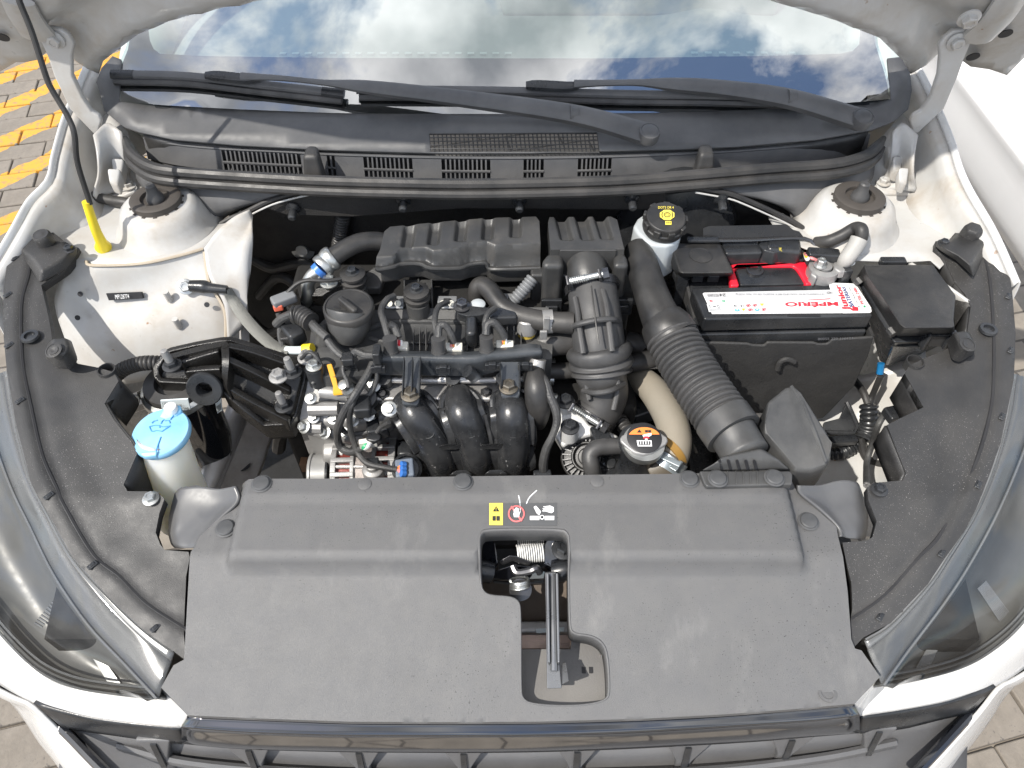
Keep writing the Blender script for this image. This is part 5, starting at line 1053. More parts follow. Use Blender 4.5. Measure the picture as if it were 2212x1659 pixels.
add('seam', tube(PZ('G', [(1250, 870, .874), (1265, 1000, .870), (1290, 1200, .858), (1315, 1380, .843)]), .0011, 5, 6), RUBBER, ih)
def clamp(o, ax, r, s):
    k = add('clamp_band', lathe([(r, -.006), (r + .0018, -.006), (r + .0018, .006), (r, .006)], o, ax, 40), STEEL_D, ih)
    x, y, z = frame_of(ax); n = (CAM - o).normalized(); n = (n - z * n.dot(z)).normalized(); t = z.cross(n) * s
    b = o + n * (r + .009)
    add('clamp_screw', join(tube([b - t * .022, b + t * .030], .0042, 10, 1), coil(b + t * .002, b + t * .028, .0045, .0011, 9, 5, 10)), STEEL, k)
    add('screw_head', lathe([(.008, -.004), (.008, .004)], b - t * .022, t, 6), STEEL_D, k)
    for q in (-.014, .03): add('clamp_ear', box(b + t * q - n * .004, .004, .014, .022, Matrix((t, z, n)).transposed()), STEEL_D, k, bevel=.001)
clamp(W('G', 1255, 890, .836), (hp[1] - hp[0]), .0365, 1)
clamp(W('J', 1040, 800, .716), (hp[-1] - hp[-2]), .034, 1)
pc = thing('breather_hose', 'bent black breather hose joining the intake hose with a white clip', 'hose', W('G', 500, 1100, .75))
add('hose_body', tube(PZ('G', [(245, 1000, .80), (245, 900, .822), (290, 868, .83), (360, 920, .83), (450, 1040, .825), (560, 1110, .822), (700, 1155, .82), (860, 1185, .82), (1000, 1195, .822), (1090, 1200, .822)]), [.0135, .0135, .0135, .0135, .0135, .0135, .0140, .0145, .0150, .0160], 18, 8), RUBBER, pc)
kk = W('G', 862, 1185, .82); add('spring_clip', lathe([(.0152, -.007), (.0165, -.007), (.0165, .007), (.0152, .007)], kk, V3(1, .05, 0), 26), ALU_L, pc)
add('clip_ear', box(kk + V3(-.002, -.016, .012), .008, .004, .024), ALU_L, pc, bevel=.001); add('clip_ear', box(kk + V3(-.006, -.022, -.004), .010, .004, .016), ALU_L, pc, bevel=.001)
cg = thing('corrugated_tube', 'thin grey corrugated tube between the engine cover and resonator', 'tube', W('G', 640, 920, .8))
add('conduit', tube(PZ('G', [(520, 1040, .81), (600, 960, .82), (680, 870, .83), (735, 800, .838)]), .0085, 12, 8, corr=(.0052, .0012)), GREYC, cg)

sk = thing('air_duct', 'black air duct with a ridged flexible section running to the front intake', 'duct', W('K', 200, 500, .70))
up = PZ('', [(1378, 540, .85), (1388, 575, .853), (1405, 630, .847), (1424, 680, .838), (1440, 708, .832)])
add('upper_pipe', tube(up, [.020, .0225, .0235, .026, .029], 28, 8), PLAST, sk, smooth=180)
add('collar', tube(PZ('', [(1430, 694, .835), (1442, 712, .832), (1456, 733, .827)]), [.031, .035, .035], 32, 4), PLAST, sk, smooth=50)
add('flexible_section', tube(PZ('', [(1448, 724, .829), (1470, 765, .822), (1503, 820, .816), (1538, 872, .812), (1563, 908, .810)]), .0325, 36, 10, corr=(.0084, .0032)), mat('flex_rubber', (.034, .034, .035), .6, bump=(500, .8), dust=((.12, .115, .11), .4, 14)), sk, smooth=180)
add('collar', hose(PZ('', [(1560, 903, .811), (1572, 920, .810), (1585, 938, .809)]), .0365, .03, 36, 4), PLAST_G, sk)
add('lower_pipe', tube(PZ('', [(1578, 928, .808), (1596, 958, .804), (1612, 985, .802)]), [.030, .029, .029], 30, 4), PLAST_G, sk, smooth=180)
ri = thing('front_intake', 'black front air intake mouth and bulging chamber clipped to the radiator cover', 'air intake', W('K', 600, 1000, .75))
bx1 = PZ('K', [(585, 640, .835), (700, 548, .84), (755, 535, .84), (800, 580, .835), (965, 830, .82), (985, 900, .815), (995, 990, .80), (960, 1050, .79), (860, 1085, .79), (760, 1080, .795), (640, 930, .81), (560, 850, .815), (575, 760, .83)])
bx2 = [p + V3(0, .004, -.055) + V3((p.x - .33) * .05, 0, 0) for p in bx1]
add('chamber', loft([bx2, bx1]), PLAST_G, ri, bevel=.010, seg=4)
add('chamber_seam', tube(PZ('K', [(735, 545, .8425), (800, 640, .8405), (880, 830, .829), (950, 1020, .806)]), .0022, 6, 6), PLAST_G, ri)
add('mouth_top', loft([PZ('K', [(150, 1085, .802), (735, 1075, .802), (700, 1065, .79), (200, 1070, .79)]), PZ('K', [(240, 1035, .818), (660, 1010, .818), (640, 1000, .80), (260, 1030, .80)]), PZ('K', [(300, 990, .826), (545, 938, .826), (540, 930, .80), (310, 985, .80)])]), PLAST_G, ri, bevel=.004)
mf = PZ('K', [(155, 1078, .8045), (725, 1078, .8045), (745, 1100, .8040), (742, 1165, .8030), (205, 1180, .8030), (185, 1160, .8030)])
mp = add('mouth_flange', prism(mf, .010), PLAST_G, ri, bevel=.002)
for x in (333, 385, 430, 475, 520): add('mouth_rib', prism(PZ('K', [(x - 3, 1080, .8055), (x + 3, 1080, .8055), (x + 6, 1160, .8042), (x, 1160, .8042)]), .004), PLAST_G, ri)
for x in (290, 345, 400, 455, 508): add('mouth_slot', prism(PZ('K', [(x - 14, 1010, .8235), (x - 2, 1008, .8238), (x + 14, 1066, .8075), (x + 2, 1068, .8075)]), .003), INK, ri, smooth=None)
for x, y in ((270, 1130), (627, 1125)): add('push_clip', clipdisc(W('K', x, y, .8048), .0098), CLIP, ri)
# ================================================================== engine
en = thing('engine', 'three-cylinder engine with black valve cover, ribbed intake runners and bare aluminium casting', 'engine', (-.1, .70, .40))
def zvc(x, y): return .792 + .016 * ss(.735, .775, y) - .006 * ss(.70, .68, y)
vo = [(668, 745), (672, 715), (700, 690), (760, 676), (830, 668), (1000, 664), (1185, 664), (1195, 720), (1192, 775), (1000, 790), (815, 790), (800, 812), (690, 815), (668, 800)]
vc = add('valve_cover', sheet(xy(PH('', vo, zvc)), zvc, step=.008, skirt=.07), PLAST_G, en, smooth=50)
fc = W('E', 868, 1040, .848)
nb0 = W('E', 885, 1345, .797); add('filler_neck', tube([fc + V3(0, 0, -.008), fc.lerp(nb0, .3), fc.lerp(nb0, .65), nb0], [.0305, .0305, .028, .018], 30, 6), PLAST_G, vc, smooth=60)
oc = add('oil_cap', lathe([(.0325, -.014), (.0345, -.012), (.0345, -.002), (.033, .0), (.031, .0005), (.030, -.001), (.004, -.001)], fc, n=40), RUBBER, en, smooth=40); oc['label'] = 'round dusty black oil filler cap with a raised grip'
g0, g1 = W('E', 790, 960, .858), W('E', 935, 1080, .858)
d_ = (g1 - g0).normalized(); nn = V3(-d_.y, d_.x, 0) * .0045
add('cap_grip', prism([g0 - nn, g1 - nn, g1 + nn, g0 + nn], .012), RUBBER, oc, bevel=.003)
lettering('OIL', PC('E', .8477, [(735, 1060), (800, 1085), (812, 1068), (748, 1045)]), INK, oc)
for x in (1445, 1500, 1555, 1980 - 60): add('cover_rib', prism([W('E', x - 3, 1225, .812), W('E', x + 3, 1225, .812), W('E', x + 4, 1440, .802), W('E', x - 2, 1440, .802)], .012), PLAST_G, vc)
for f, x in (('O', 1355), ('O', 1440), ('O', 1530), ('O', 600)): add('cover_rib', prism([W(f, x - 4, 320, .812), W(f, x + 4, 320, .812), W(f, x + 4, 560, .802), W(f, x - 4, 560, .802)], .012), PLAST_G, vc)
add('cover_crease', tube(PH('E', [(1060, 1330), (1250, 1375), (1700, 1375), (2212, 1378)], lambda x, y: zvc(x, y) + .001), .003, 8, 4), PLAST_G, vc)
add('cover_crease', tube(PH('E', [(1060, 1250), (1250, 1190), (1700, 1190), (2212, 1195)], lambda x, y: zvc(x, y) + .0005), .004, 8, 4), PLAST_G, vc)
add('post', lathe([(.016, -.03), (.0165, 0)], W('E', 1480, 1010, .822), n=24), PLAST_G, vc); add('post_foot', loft([PC('E', .796, [(1410, 1130), (1480, 1210), (1560, 1130), (1480, 1080)]), PC('E', .82, [(1405, 1030), (1480, 1065), (1555, 1030), (1480, 985)])]), PLAST_G, vc, bevel=.004)
add('post', lathe([(.017, -.05), (.017, 0)], W('E', 925, 870, .828), n=24), PLAST_G, vc)
add('side_tower', loft([PC('E', .78, [(570, 1260), (700, 1260), (690, 1480), (570, 1480)]), PC('E', .815, [(590, 1200), (680, 1200), (680, 1290), (600, 1290)])]), PLAST_G, vc, bevel=.004)
# coil plugs and leads
for k, (x, y) in enumerate((('E', (1280, 1012)), ('E', (1748, 1012)))):
    p = W(x, *y, .815); pg_ = add('coil_plug', box(p, .028, .014, .012), GREYC, en, bevel=.002)
    for sx in (-1, 1): add('plug_port', lathe([(.0045, 0), (.0045, .003), (.003, .003), (.003, .001)], p + V3(sx * .006, -.007, .004), V3(0, -.8, .6), 12), CREAM, pg_)
    add('plug_rim', box(p + V3(0, -.0065, -.004), .024, .002, .003), PAPER, pg_)
    add('plug_key', box(p + V3(0, -.004, .0065), .010, .006, .003), INK, pg_)
add('coil_plug', box(W('G', 480, 985, .815), .022, .012, .012), GREYC, en, bevel=.002)
def wire(f, pts, r=.0055, m_=None, par=None, nm='lead'): return add(nm, tube([W(f, *p) for p in pts], r * .74, 10, 8), m_ or WIREM, par or en)
wire('E', [(1275, 960, .835), (1210, 995, .84), (1160, 1090, .84), (1190, 1200, .835), (1225, 1330, .83), (1240, 1390, .825)], .0062)
wire('E', [(1230, 1210, .84), (1280, 1240, .835), (1315, 1330, .828)], .007)
wire('E', [(1750, 1010, .83), (1665, 1060, .838), (1635, 1170, .838), (1650, 1280, .832), (1665, 1380, .826)], .0055)
wire('E', [(1665, 1340, .832), (1675, 1230, .842), (1730, 1225, .842), (1780, 1300, .832), (1800, 1370, .82)], .007)
wire('O', [(1200, 105, .842), (1110, 180, .845), (1075, 300, .84), (1085, 420, .832), (1090, 500, .828)], .0058)
wire('O', [(1085, 440, .836), (1105, 310, .845), (1190, 290, .846), (1270, 380, .836), (1320, 480, .824)], .0075)
for f, x, y, cols in (('E', 1320, 1350, (PINK, RED, PAPER)), ('E', 1800, 1360, (PINK, OWIRE, CREAM)), ('O', 1320, 490, (OWIRE, AMBER, PAPER))):
    s = .7 if f == 'O' else 1
    for k, m_ in enumerate(cols): wire(f, [(x - 14 + k * 16, y, .822), (x - 20 + k * 20, y + 45 / s, .816), (x - 10 + k * 20, y + 85 / s, .808)], .0022, m_, nm='thin_wire')
    add('injector_plug', box(W(f, x + 5, y + 75 / s, .808), .024, .014, .016), CREAM, en, bevel=.002)
for f, x, y in (('E', 1242, 1400), ('E', 1668, 1400), ('O', 1095, 555)):
    add('lead_boot', lathe([(.0085, -.026), (.009, -.012), (.0105, -.012), (.0105, -.007), (.0095, -.007), (.0095, .012), (.006, .012)], W(f, x, y, .826), V3(0, .25, 1), 18), RUBBER_G, en)
# loom tray
R1 = [(806, 757), (900, 757), (1020, 758), (1062, 750), (1140, 741), (1170, 744)]; R2 = [(806, 767), (900, 767), (1020, 769), (1062, 761), (1140, 753), (1172, 756)]; R3 = [(806, 781), (900, 781), (1020, 783), (1062, 775), (1140, 769), (1173, 767)]; R4 = [(806, 813), (900, 813), (1020, 815), (1062, 808), (1140, 792), (1174, 778)]
rr_ = [PC('', .812, R1), PC('', .8205, R2), PC('', .814, R3), PC('', .782, R4)]; rr_.append([p + V3(0, .012, -.028) for p in rr_[0]])
rr_ = [[q for q, _ in resample(cr(r, 6), 30)[0]] for r in rr_]
TRAYM = mat('tray_plastic', (.030, .034, .039), .36, bump=(400, .2), dust=((.12, .125, .13), .35, 18), speck=((.3, .3, .3), .70, 500))
tray = add('loom_tray', loft([[r[k] for r in rr_] for k in range(31)]), TRAYM, en, bevel=.004, seg=3)
for f, x, y in (('I', 915, 390), ('I', 1490, 395), ('I', 1925, 370), ('O', 1585, 840)): add('tray_clip', join(box(W(f, x, y, .808), .020, .006, .012), box(W(f, x, y - 12, .812), .010, .006, .010)), SATIN, tray, bevel=.0015)
add('tray_spout', tube(PZ('I', [(1700, 410, .81), (1760, 450, .80), (1790, 490, .795)]), .009, 14, 4), SATIN, tray)
add('tray_tie', box(W('I', 905, 260, .828), .010, .02, .02), SATIN, tray, bevel=.002)
for nm, pts, rb, bl in (('a', [(1140, 280, .822), (1285, 280, .822), (1280, 560, .785), (1275, 680, .778), (1255, 705, .776), (1140, 705, .776), (1122, 680, .778), (1130, 560, .785)], ((1140, 1140 - 14), (1215, 1205), (1285, 1272)), (1200, 620)), ('b', [(1990, 320, .812), (2165, 320, .812), (2165, 520, .788), (2170, 610, .778), (2150, 640, .776), (2015, 640, .776), (1998, 610, .778), (1995, 520, .788)], ((1990, 2000), (2165, 2168)), (2068, 555))):
    b_ = add('tray_bracket', prism(PZ('I', pts), .006), TRAYM, tray, bevel=.002)
    for a, c in rb: add('bracket_rib', prism(PZ('I', [(a - 6, 275 if nm == 'a' else 320, .832 if nm == 'a' else .822), (a + 6, 275 if nm == 'a' else 320, .832 if nm == 'a' else .822), (c + 6, 600 if nm == 'a' else 540, .792), (c - 6, 600 if nm == 'a' else 540, .792)]), .012), SATIN, b_, bevel=.0012)
    add('bracket_bolt', bolt(W('I', *bl, .783), .009), mat('bronze_bolt', (.20, .18, .15), .4, metal=.8), b_)
    add('bracket_spacer', lathe([(.014, -.035), (.014, 0)], W('I', bl[0], bl[1] + 20, .772), n=16), SATIN, b_)
add('plug_cover', loft([PC('O', .79, [(815, 210), (1000, 200), (985, 630), (820, 630)]), PC('O', .832, [(830, 190), (970, 190), (965, 430), (830, 430)])]), SATIN, en, bevel=.006, seg=3)
add('cover_arm', prism(PZ('O', [(720, 90, .83), (900, 80, .835), (1180, 90, .835), (1190, 150, .83), (1000, 190, .832), (830, 195, .832), (720, 170, .828)]), .015), SATIN, en, bevel=.005, seg=3)
add('bolt', bolt(W('O', 785, 80, .832), .0085), STEEL_D, en); add('white_cap', lathe([(.010, -.01), (.0105, 0), (.006, .003)], W('O', 985, 48, .83), n=18), MILK, en)
add('connector', box(W('O', 1290, 205, .825), .04, .022, .016, .08), SATIN, en, bevel=.003)
# cylinder head, fuel rail, dark block
add('cylinder_head', prism(PC('', .755, [(800, 815), (1140, 815), (1140, 862), (800, 862)]), .10), ALU, en, bevel=.004)
add('fuel_rail', tube(PZ('', [(812, 820, .768), (1000, 822, .768), (1165, 818, .768)]), .0045, 12, 4), ALU, en)
add('rail_tag', prism(PC('', .7745, [(949, 815), (1006, 815), (1006, 819), (949, 820)]), .001), PAPER, en, smooth=None)
for x in (1000, 1590, 2020): add('injector', lathe([(.010, 0), (.012, .02), (.010, .035)], W('I', x, 520, .745), V3(0, -.5, 1), 14), SATIN, en)
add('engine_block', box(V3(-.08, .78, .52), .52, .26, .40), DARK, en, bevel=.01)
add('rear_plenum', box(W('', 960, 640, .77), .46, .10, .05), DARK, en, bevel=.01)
# intake manifold
RUN = mat('manifold_plastic', (.018, .019, .021), .31, bump=(250, .25), dust=((.10, .10, .10), .45, 22), speck=((.28, .28, .28), .70, 220))
mani = add('manifold_flange', grid([PC('I', .750, [(1060, 640), (1500, 600), (1900, 600), (2265, 640)]), PC('I', .744, [(1035, 820), (1450, 800), (1850, 800), (2268, 800)]), PC('I', .724, [(1190, 1000), (1550, 1000), (1930, 1000), (2264, 1000)]), PC('I', .694, [(1300, 1180), (1650, 1180), (1960, 1180), (2245, 1180)]), PC('I', .645, [(1400, 1350), (1660, 1350), (1960, 1350), (2225, 1350)])], 4, 4), RUN, en, smooth=180, solid=.010)
for pts in ([(1180, 690, .745), (1240, 790, .748), (1370, 980, .722), (1470, 1180, .68), (1520, 1350, .62)], [(1620, 620, .75), (1660, 780, .752), (1735, 975, .725), (1785, 1180, .682), (1810, 1350, .62)], [(2070, 640, .75), (2095, 780, .752), (2105, 975, .725), (2100, 1180, .682), (2095, 1350, .62)]):
    rn = add('intake_runner', tube(PZ('I', pts), [.0215, .0225, .0225, .0225, .0225], 30, 10), RUN, mani, smooth=180)
    p = PZ('I', pts)[2]; add('runner_mark', lathe([(.0085, 0), (.0085, .0006), (.0079, .0006), (.0078, .0001)], p + V3(0, -.0095, .0205), V3(0, -.42, .9), 24), RUN, rn)
    for sd in (-1, 1):
        cq = cr(PZ('I', pts[:4]), 5)[1:13]; sec = []
        for i_, p_ in enumerate(cq):
            t_ = (cq[min(i_ + 1, len(cq) - 1)] - cq[max(0, i_ - 1)]).normalized(); b_ = t_.cross(V3(0, -.45, .9)).normalized() * sd
            sec.append([p_ + b_ * .016 + V3(0, -.003, .006), p_ + b_ * .030 + V3(0, -.003, .003), p_ + b_ * .030 + V3(0, 0, -.004), p_ + b_ * .016 + V3(0, 0, -.002)])
        add('runner_flange', loft(sec), RUN, rn, bevel=.0015)
for a in ([(1420, 1090, .722), (1480, 1055, .73), (1590, 1045, .732), (1700, 1068, .726), (1600, 1082, .722)], [(1780, 1082, .724), (1830, 1055, .73), (1950, 1045, .732), (2070, 1062, .728), (1980, 1080, .722)], [(1540, 1325, .685), (1600, 1285, .69), (1690, 1280, .69), (1745, 1318, .685)], [(1850, 1318, .685), (1900, 1280, .69), (2000, 1276, .69), (2060, 1312, .685)]):
    add('runner_web', prism(PZ('I', a), .006), RUN, mani, bevel=.0015)
for a in ([(1040, 800, .752), (1180, 1000, .712), (1300, 1200, .67), (1400, 1340, .625)], [(1370, 830, .752), (1480, 1000, .722), (1520, 1070, .705)], [(1480, 760, .752), (1560, 960, .73), (1590, 1040, .715)], [(1860, 790, .75), (1900, 960, .728), (1920, 1050, .712)], [(1945, 700, .755), (1935, 880, .735), (1930, 1000, .718)]):
    add('manifold_rib', tube(PZ('I', a), .0075, 8, 6, flat=.6), RUN, mani)
for a in ([(1035, 760, .752), (1070, 670, .758), (1120, 615, .76), (1180, 592, .76), (1300, 598, .76), (1370, 650, .757), (1440, 740, .748)], [(1470, 740, .752), (1482, 660, .758), (1530, 600, .761), (1600, 575, .762), (1710, 578, .762), (1780, 630, .758), (1840, 745, .748)], [(1925, 730, .754), (1930, 650, .760), (1975, 600, .762), (2060, 572, .762), (2180, 578, .762), (2245, 630, .758), (2275, 740, .75)]):
    add('runner_collar', tube(PZ('I', a), .0048, 8, 6), RUN, mani)
add('manifold_lug', prism(PZ('J', [(445, 900, .735), (470, 865, .738), (545, 870, .738), (550, 1020, .715), (520, 1070, .705), (550, 1200, .685), (480, 1240, .68), (445, 1180, .69)]), .02), RUN, mani, bevel=.003)
add('bypass_pipe', tube(PZ('O', [(1690, 900, .785), (1710, 1000, .785), (1735, 1150, .778), (1745, 1320, .76), (1755, 1450, .735), (1765, 1570, .70)]), [.014, .016, .0175, .0175, .015, .009], 22, 8), RUBBER, en, smooth=180)
for x, y, z in ((965, 640, .748), (1870, 625, .748)):
    add('manifold_stud', join(bolt(W('I', x, y, z), .009, hh=.9), lathe([(.0045, 0), (.0045, .016)], W('I', x, y, z), V3(0, -.3, 1), 12)), STEEL_D, en); add('stud_pad', lathe([(.022, -.02), (.022, 0), (.016, .002)], W('I', x, y, z) + V3(0, 0, -.002), n=20), CAST, en)
hn0 = en
# aluminium timing cover and bosses
tcv = add('timing_cover', prism(PZ('I', [(235, 530, .755), (300, 455, .76), (560, 440, .76), (860, 450, .758), (905, 560, .745), (900, 720, .735), (890, 860, .718), (560, 880, .715), (300, 875, .712), (180, 860, .712)]), .10), ALU_L, en, bevel=.005, seg=3)
add('casting_step', prism(PZ('I', [(235, 890, .698), (310, 862, .70), (880, 862, .70), (960, 900, .70), (940, 1000, .68), (700, 1030, .672), (480, 1010, .672), (250, 960, .68)]), .08), ALU_L, tcv, bevel=.005, seg=3)
for a, b, z0, z1 in (((300, 742), (560, 738), .740, .740), ((640, 700), (880, 690), .744, .744), ((250, 900), (420, 905), .708, .708)):
    add('casting_rib', tube([W('I', *a, z0), W('I', *b, z1)], .010, 10, 2), ALU_L, tcv)
add('casting_boss', tube(PZ('I', [(410, 590, .757), (520, 600, .757), (640, 620, .752)]), .0095, 14, 4), ALU_L, tcv)
add('casting_boss', tube(PZ('I', [(270, 890, .705), (360, 915, .70), (430, 930, .698)]), .012, 14, 4), ALU_L, tcv); add('casting_boss', tube(PZ('I', [(460, 940, .69), (560, 960, .688), (780, 1000, .68)]), .012, 14, 4), ALU_L, tcv)
for x, y, z, r in ((865, 525, .765, .008), (1012, 742, .755, .0075), (262, 898, .715, .007), (445, 950, .70, .007)):
    add('bolt', bolt(W('I', x, y, z), r, V3(-.5 if x < 500 else 0, -.5, .8)), STEEL, en)
add('boss_pad', prism(PZ('I', [(905, 840, .742), (910, 720, .748), (960, 690, .75), (1060, 680, .75), (1070, 790, .742), (1010, 850, .735)]), .03), PLAST_G, en, bevel=.006)
add('boss_bolt', bolt(W('I', 345, 365, .802), .0075), STEEL, en); add('bolt_boss', lathe([(.012, -.03), (.0125, 0), (.011, .003)], W('I', 345, 385, .797), n=20), SATIN, en); add('bolt', bolt(W('E', 510, 1490, .79), .007), SATIN, en)
add('oil_gap', prism(PZ('I', [(340, 490, .7615), (520, 468, .7615), (640, 500, .7615), (620, 530, .7615), (350, 520, .7615)]), .001), mat('brown_gasket', (.22, .19, .165), .5), tcv, smooth=None)
cs = add('cam_sensor', lathe([(.026, -.015), (.026, .005), (.018, .01), (.017, .022), (.006, .023)], W('I', 800, 660, .745), V3(.1, -.5, 1), 28), SATIN, en)
add('sensor_plug', box(W('I', 775, 720, .765), .022, .028, .018, .1), SATIN, cs, bevel=.003)
add('thin_wire', tube(PZ('I', [(740, 770, .76), (760, 800, .755), (775, 760, .762)]), .003, 6), OWIRE, cs)
ds = add('dipstick', loft([PZ('I', [(455, 350, .80), (500, 340, .80), (506, 346, .797), (460, 358, .797)]), PZ('I', [(490, 470, .785), (540, 462, .785), (545, 468, .78), (496, 478, .78)]), PZ('I', [(512, 540, .776), (556, 535, .776), (560, 542, .772), (518, 548, .772)]), PZ('I', [(510, 605, .768), (600, 600, .768), (606, 620, .764), (516, 630, .764)])]), AMBER, en, bevel=.003, seg=2); ds['label'] = 'amber yellow dipstick handle'
for x, y, z in ((318, 648, .757), (560, 466, .768), (700, 480, .766), (690, 850, .728), (345, 820, .724), (520, 830, .722), (830, 800, .735), (620, 940, .70), (860, 930, .70)):
    add('casting_bolt', bolt(W('I', x, y, z), .0058, V3(0, -.4, .9)), STEEL, tcv)
add('oil_sender', join(lathe([(.010, -.02), (.010, 0), (.007, .004), (.007, .014), (.003, .015)], W('I', 640, 560, .772), V3(-.3, -.3, 1), 14)), STEEL, tcv)
add('cable_bracket', prism(PZ('I', [(690, 540, .772), (800, 560, .772), (845, 620, .765), (820, 650, .762), (700, 610, .768)]), .003), STEEL_D, tcv, bevel=.001)
for q_, r_ in (([(620, 300, .806), (600, 400, .80), (640, 500, .79), (650, 555, .785)], .0035), ([(880, 330, .80), (905, 440, .79), (870, 560, .775), (800, 650, .77)], .0045), ([(1010, 860, .75), (940, 900, .735), (900, 950, .725)], .004), ([(230, 300, .80), (300, 240, .815), (380, 300, .81), (420, 420, .79), (330, 520, .78)], .0035), ([(560, 880, .73), (640, 960, .715), (760, 960, .71), (880, 930, .715)], .005)):
    wire('I', q_, r_, None, hn0, 'stray_wire')
# belt side under the casting
for r_, q in ((.04, ((60, 1010), (150, 900), (215, 960))),): add('belt', tube(PZ('I', [(30, 1100, .45), (60, 960, .50), (150, 905, .53), (215, 1000, .52)]), .012, 8, 6), RUBBER, en)
# alternator
alt = thing('alternator', 'silver alternator with red copper windings showing through its slots', 'alternator', W('I', 780, 1250, .56))
cA = W('I', 780, 1135, .668); cA.z -= .060; AX = V3(1, .04, 0).normalized()
add('windings', lathe([(.05, -.040), (.055, -.038), (.055, .038), (.05, .040)], cA, AX, 48), COPPER, alt)
add('stator', lathe([(.0585, -.013), (.0585, .013)], cA, AX, 64), LAMIN, alt, smooth=None)
for a, b in ((-.046, -.038), (-.018, -.012), (.012, .018), (.036, .046)): add('housing_ring', lathe([(.052, a), (.062, a), (.062, b), (.052, b)], cA, AX, 56), ALU_L, alt, bevel=.001)
x_, y_, z_ = frame_of(AX)
for k in range(18):
    a = 2 * math.pi * k / 18
    for m0, m1 in ((-.046, -.012), (.012, .046)):
        o_ = cA + (x_ * math.cos(a) + y_ * math.sin(a)) * .059 + z_ * ((m0 + m1) / 2)
        add('housing_bar', box(o_, .0075, .008, m1 - m0, Matrix((-x_ * math.sin(a) + y_ * math.cos(a), x_ * math.cos(a) + y_ * math.sin(a), z_)).transposed()), ALU_L, alt, bevel=.0015)
for k in range(3): add('stator_rod', tube([cA + V3(-.04, -.02 + .015 * k, .055 - .003 * k), cA + V3(.04, -.02 + .015 * k, .055 - .003 * k)], .003, 8, 1), ALU, alt)
cP = W('I', 385, 1230, .645); cP.z -= .03
pu = add('pulley', lathe([(.02, -.016), (.033, -.016), (.034, -.014), (.034, -.012), (.032, -.011), (.032, .009), (.034, .010), (.034, .013), (.02, .014)], cP, AX, 48), mat('pulley_grey', (.30, .30, .295), .4, metal=.3), alt); add('pulley_band', lathe([(.0322, .010), (.0345, .0105), (.0345, .0135), (.0322, .014)], cP, AX, 48), SATIN, pu)
add('front_boss', lathe([(.014, -.012), (.020, -.008), (.023, .006), (.026, .02)], W('I', 490, 1075, .66) + V3(0, 0, -.015), AX, 30), ALU_L, alt)
add('copper_stub', box(W('I', 275, 1235, .60), .014, .014, .02), mat('brown_plastic', (.16, .09, .05), .5), alt)
add('terminal_post', lathe([(.016, -.02), (.016, .004), (.009, .006), (.009, .012)], W('I', 870, 1280, .668), n=18), ALU_L, alt, bevel=.002)
add('post_nut', box(W('I', 865, 1225, .682), .018, .012, .014, .1), SATIN, alt, bevel=.002)
add('rear_cover', loft([PC('I', .60, [(1080, 1030), (1230, 1030), (1260, 1330), (1090, 1340)]), PC('I', .68, [(1090, 1030), (1215, 1025), (1225, 1150), (1080, 1150)])]), SATIN, alt, bevel=.005)
pg2 = add('plug', lathe([(.020, -.02), (.0215, 0), (.018, .002), (.017, -.004), (.004, -.004)], W('I', 1165, 1270, .68), V3(.2, -.5, 1), 26), SATIN, alt)
add('plug_body', box(W('I', 1150, 1280, .683), .026, .030, .014, .15), mat('steel_blue_plastic', (.16, .19, .24), .45), pg2, bevel=.003)
for k in range(3):
    add('plug_seal', lathe([(.0055, 0), (.0055, .006), (.003, .007)], W('I', 1150, 1240 + k * 36, .69), V3(-1, -.3, .6), 12), BLUEP, pg2)
    add('plug_wire', tube(PZ('I', [(1145, 1242 + k * 34, .692), (1110, 1255 + k * 22, .69), (1075, 1276, .688)]), .0026, 6), OWIRE if k < 2 else PINK, pg2)
cn = add('harness_plug', loft([PC('I', .70, [(780, 1010), (900, 940), (960, 1000), (930, 1060), (860, 1080), (800, 1080)]), PC('I', .718, [(800, 990), (890, 935), (945, 985), (920, 1020), (880, 1030), (820, 1020)])]), SATIN, alt, bevel=.003)
add('harness_plug', box(W('I', 910, 900, .71), .03, .03, .02, .2), SATIN, alt, bevel=.003); add('plug_face', box(W('I', 825, 1045, .708), .024, .008, .014, .2), CREAM, alt, bevel=.001); add('thin_wire', tube(PZ('I', [(810, 1040, .712), (795, 1075, .71), (780, 1090, .706)]), .003, 6), GREENP, alt); add('thin_wire', tube(PZ('I', [(840, 1040, .712), (820, 1075, .71), (790, 1095, .706)]), .003, 6), PAPER, alt)
# engine harness
hn = thing('engine_harness', 'taped black engine harness looping down to the alternator', 'wiring', W('I', 640, 900, .62))
wire('I', [(880, 300, .80), (840, 400, .795), (770, 520, .79), (700, 630, .785), (620, 760, .765), (560, 900, .735), (555, 1010, .705), (590, 1090, .69), (680, 1125, .69), (790, 1085, .70)], .0075, None, hn, 'trunk')
wire('I', [(720, 600, .788), (670, 740, .77), (660, 880, .74), (690, 1010, .71), (740, 1140, .692), (820, 1225, .69), (960, 1260, .69), (1080, 1280, .688)], .0058, None, hn, 'branch')
wire('I', [(340, 20, .82), (450, 120, .818), (530, 220, .81), (600, 280, .805)], .0075, None, hn, 'trunk'); wire('I', [(690, 270, .81), (720, 235, .815), (790, 265, .815), (870, 270, .815)], .007, None, hn, 'branch')
add('clip', box(W('I', 645, 300, .81), .016, .016, .012, .1), SATIN, hn, bevel=.002); add('clip', prism(PZ('I', [(590, 345, .80), (720, 340, .80), (735, 400, .79), (700, 380, .79), (620, 385, .79), (590, 410, .79)]), .008), SATIN, hn, bevel=.003)
wire('E', [(230, 1210, .80), (300, 1150, .815), (400, 1120, .825), (500, 1150, .828), (580, 1240, .826), (680, 1330, .822)], .0085, None, hn, 'trunk')
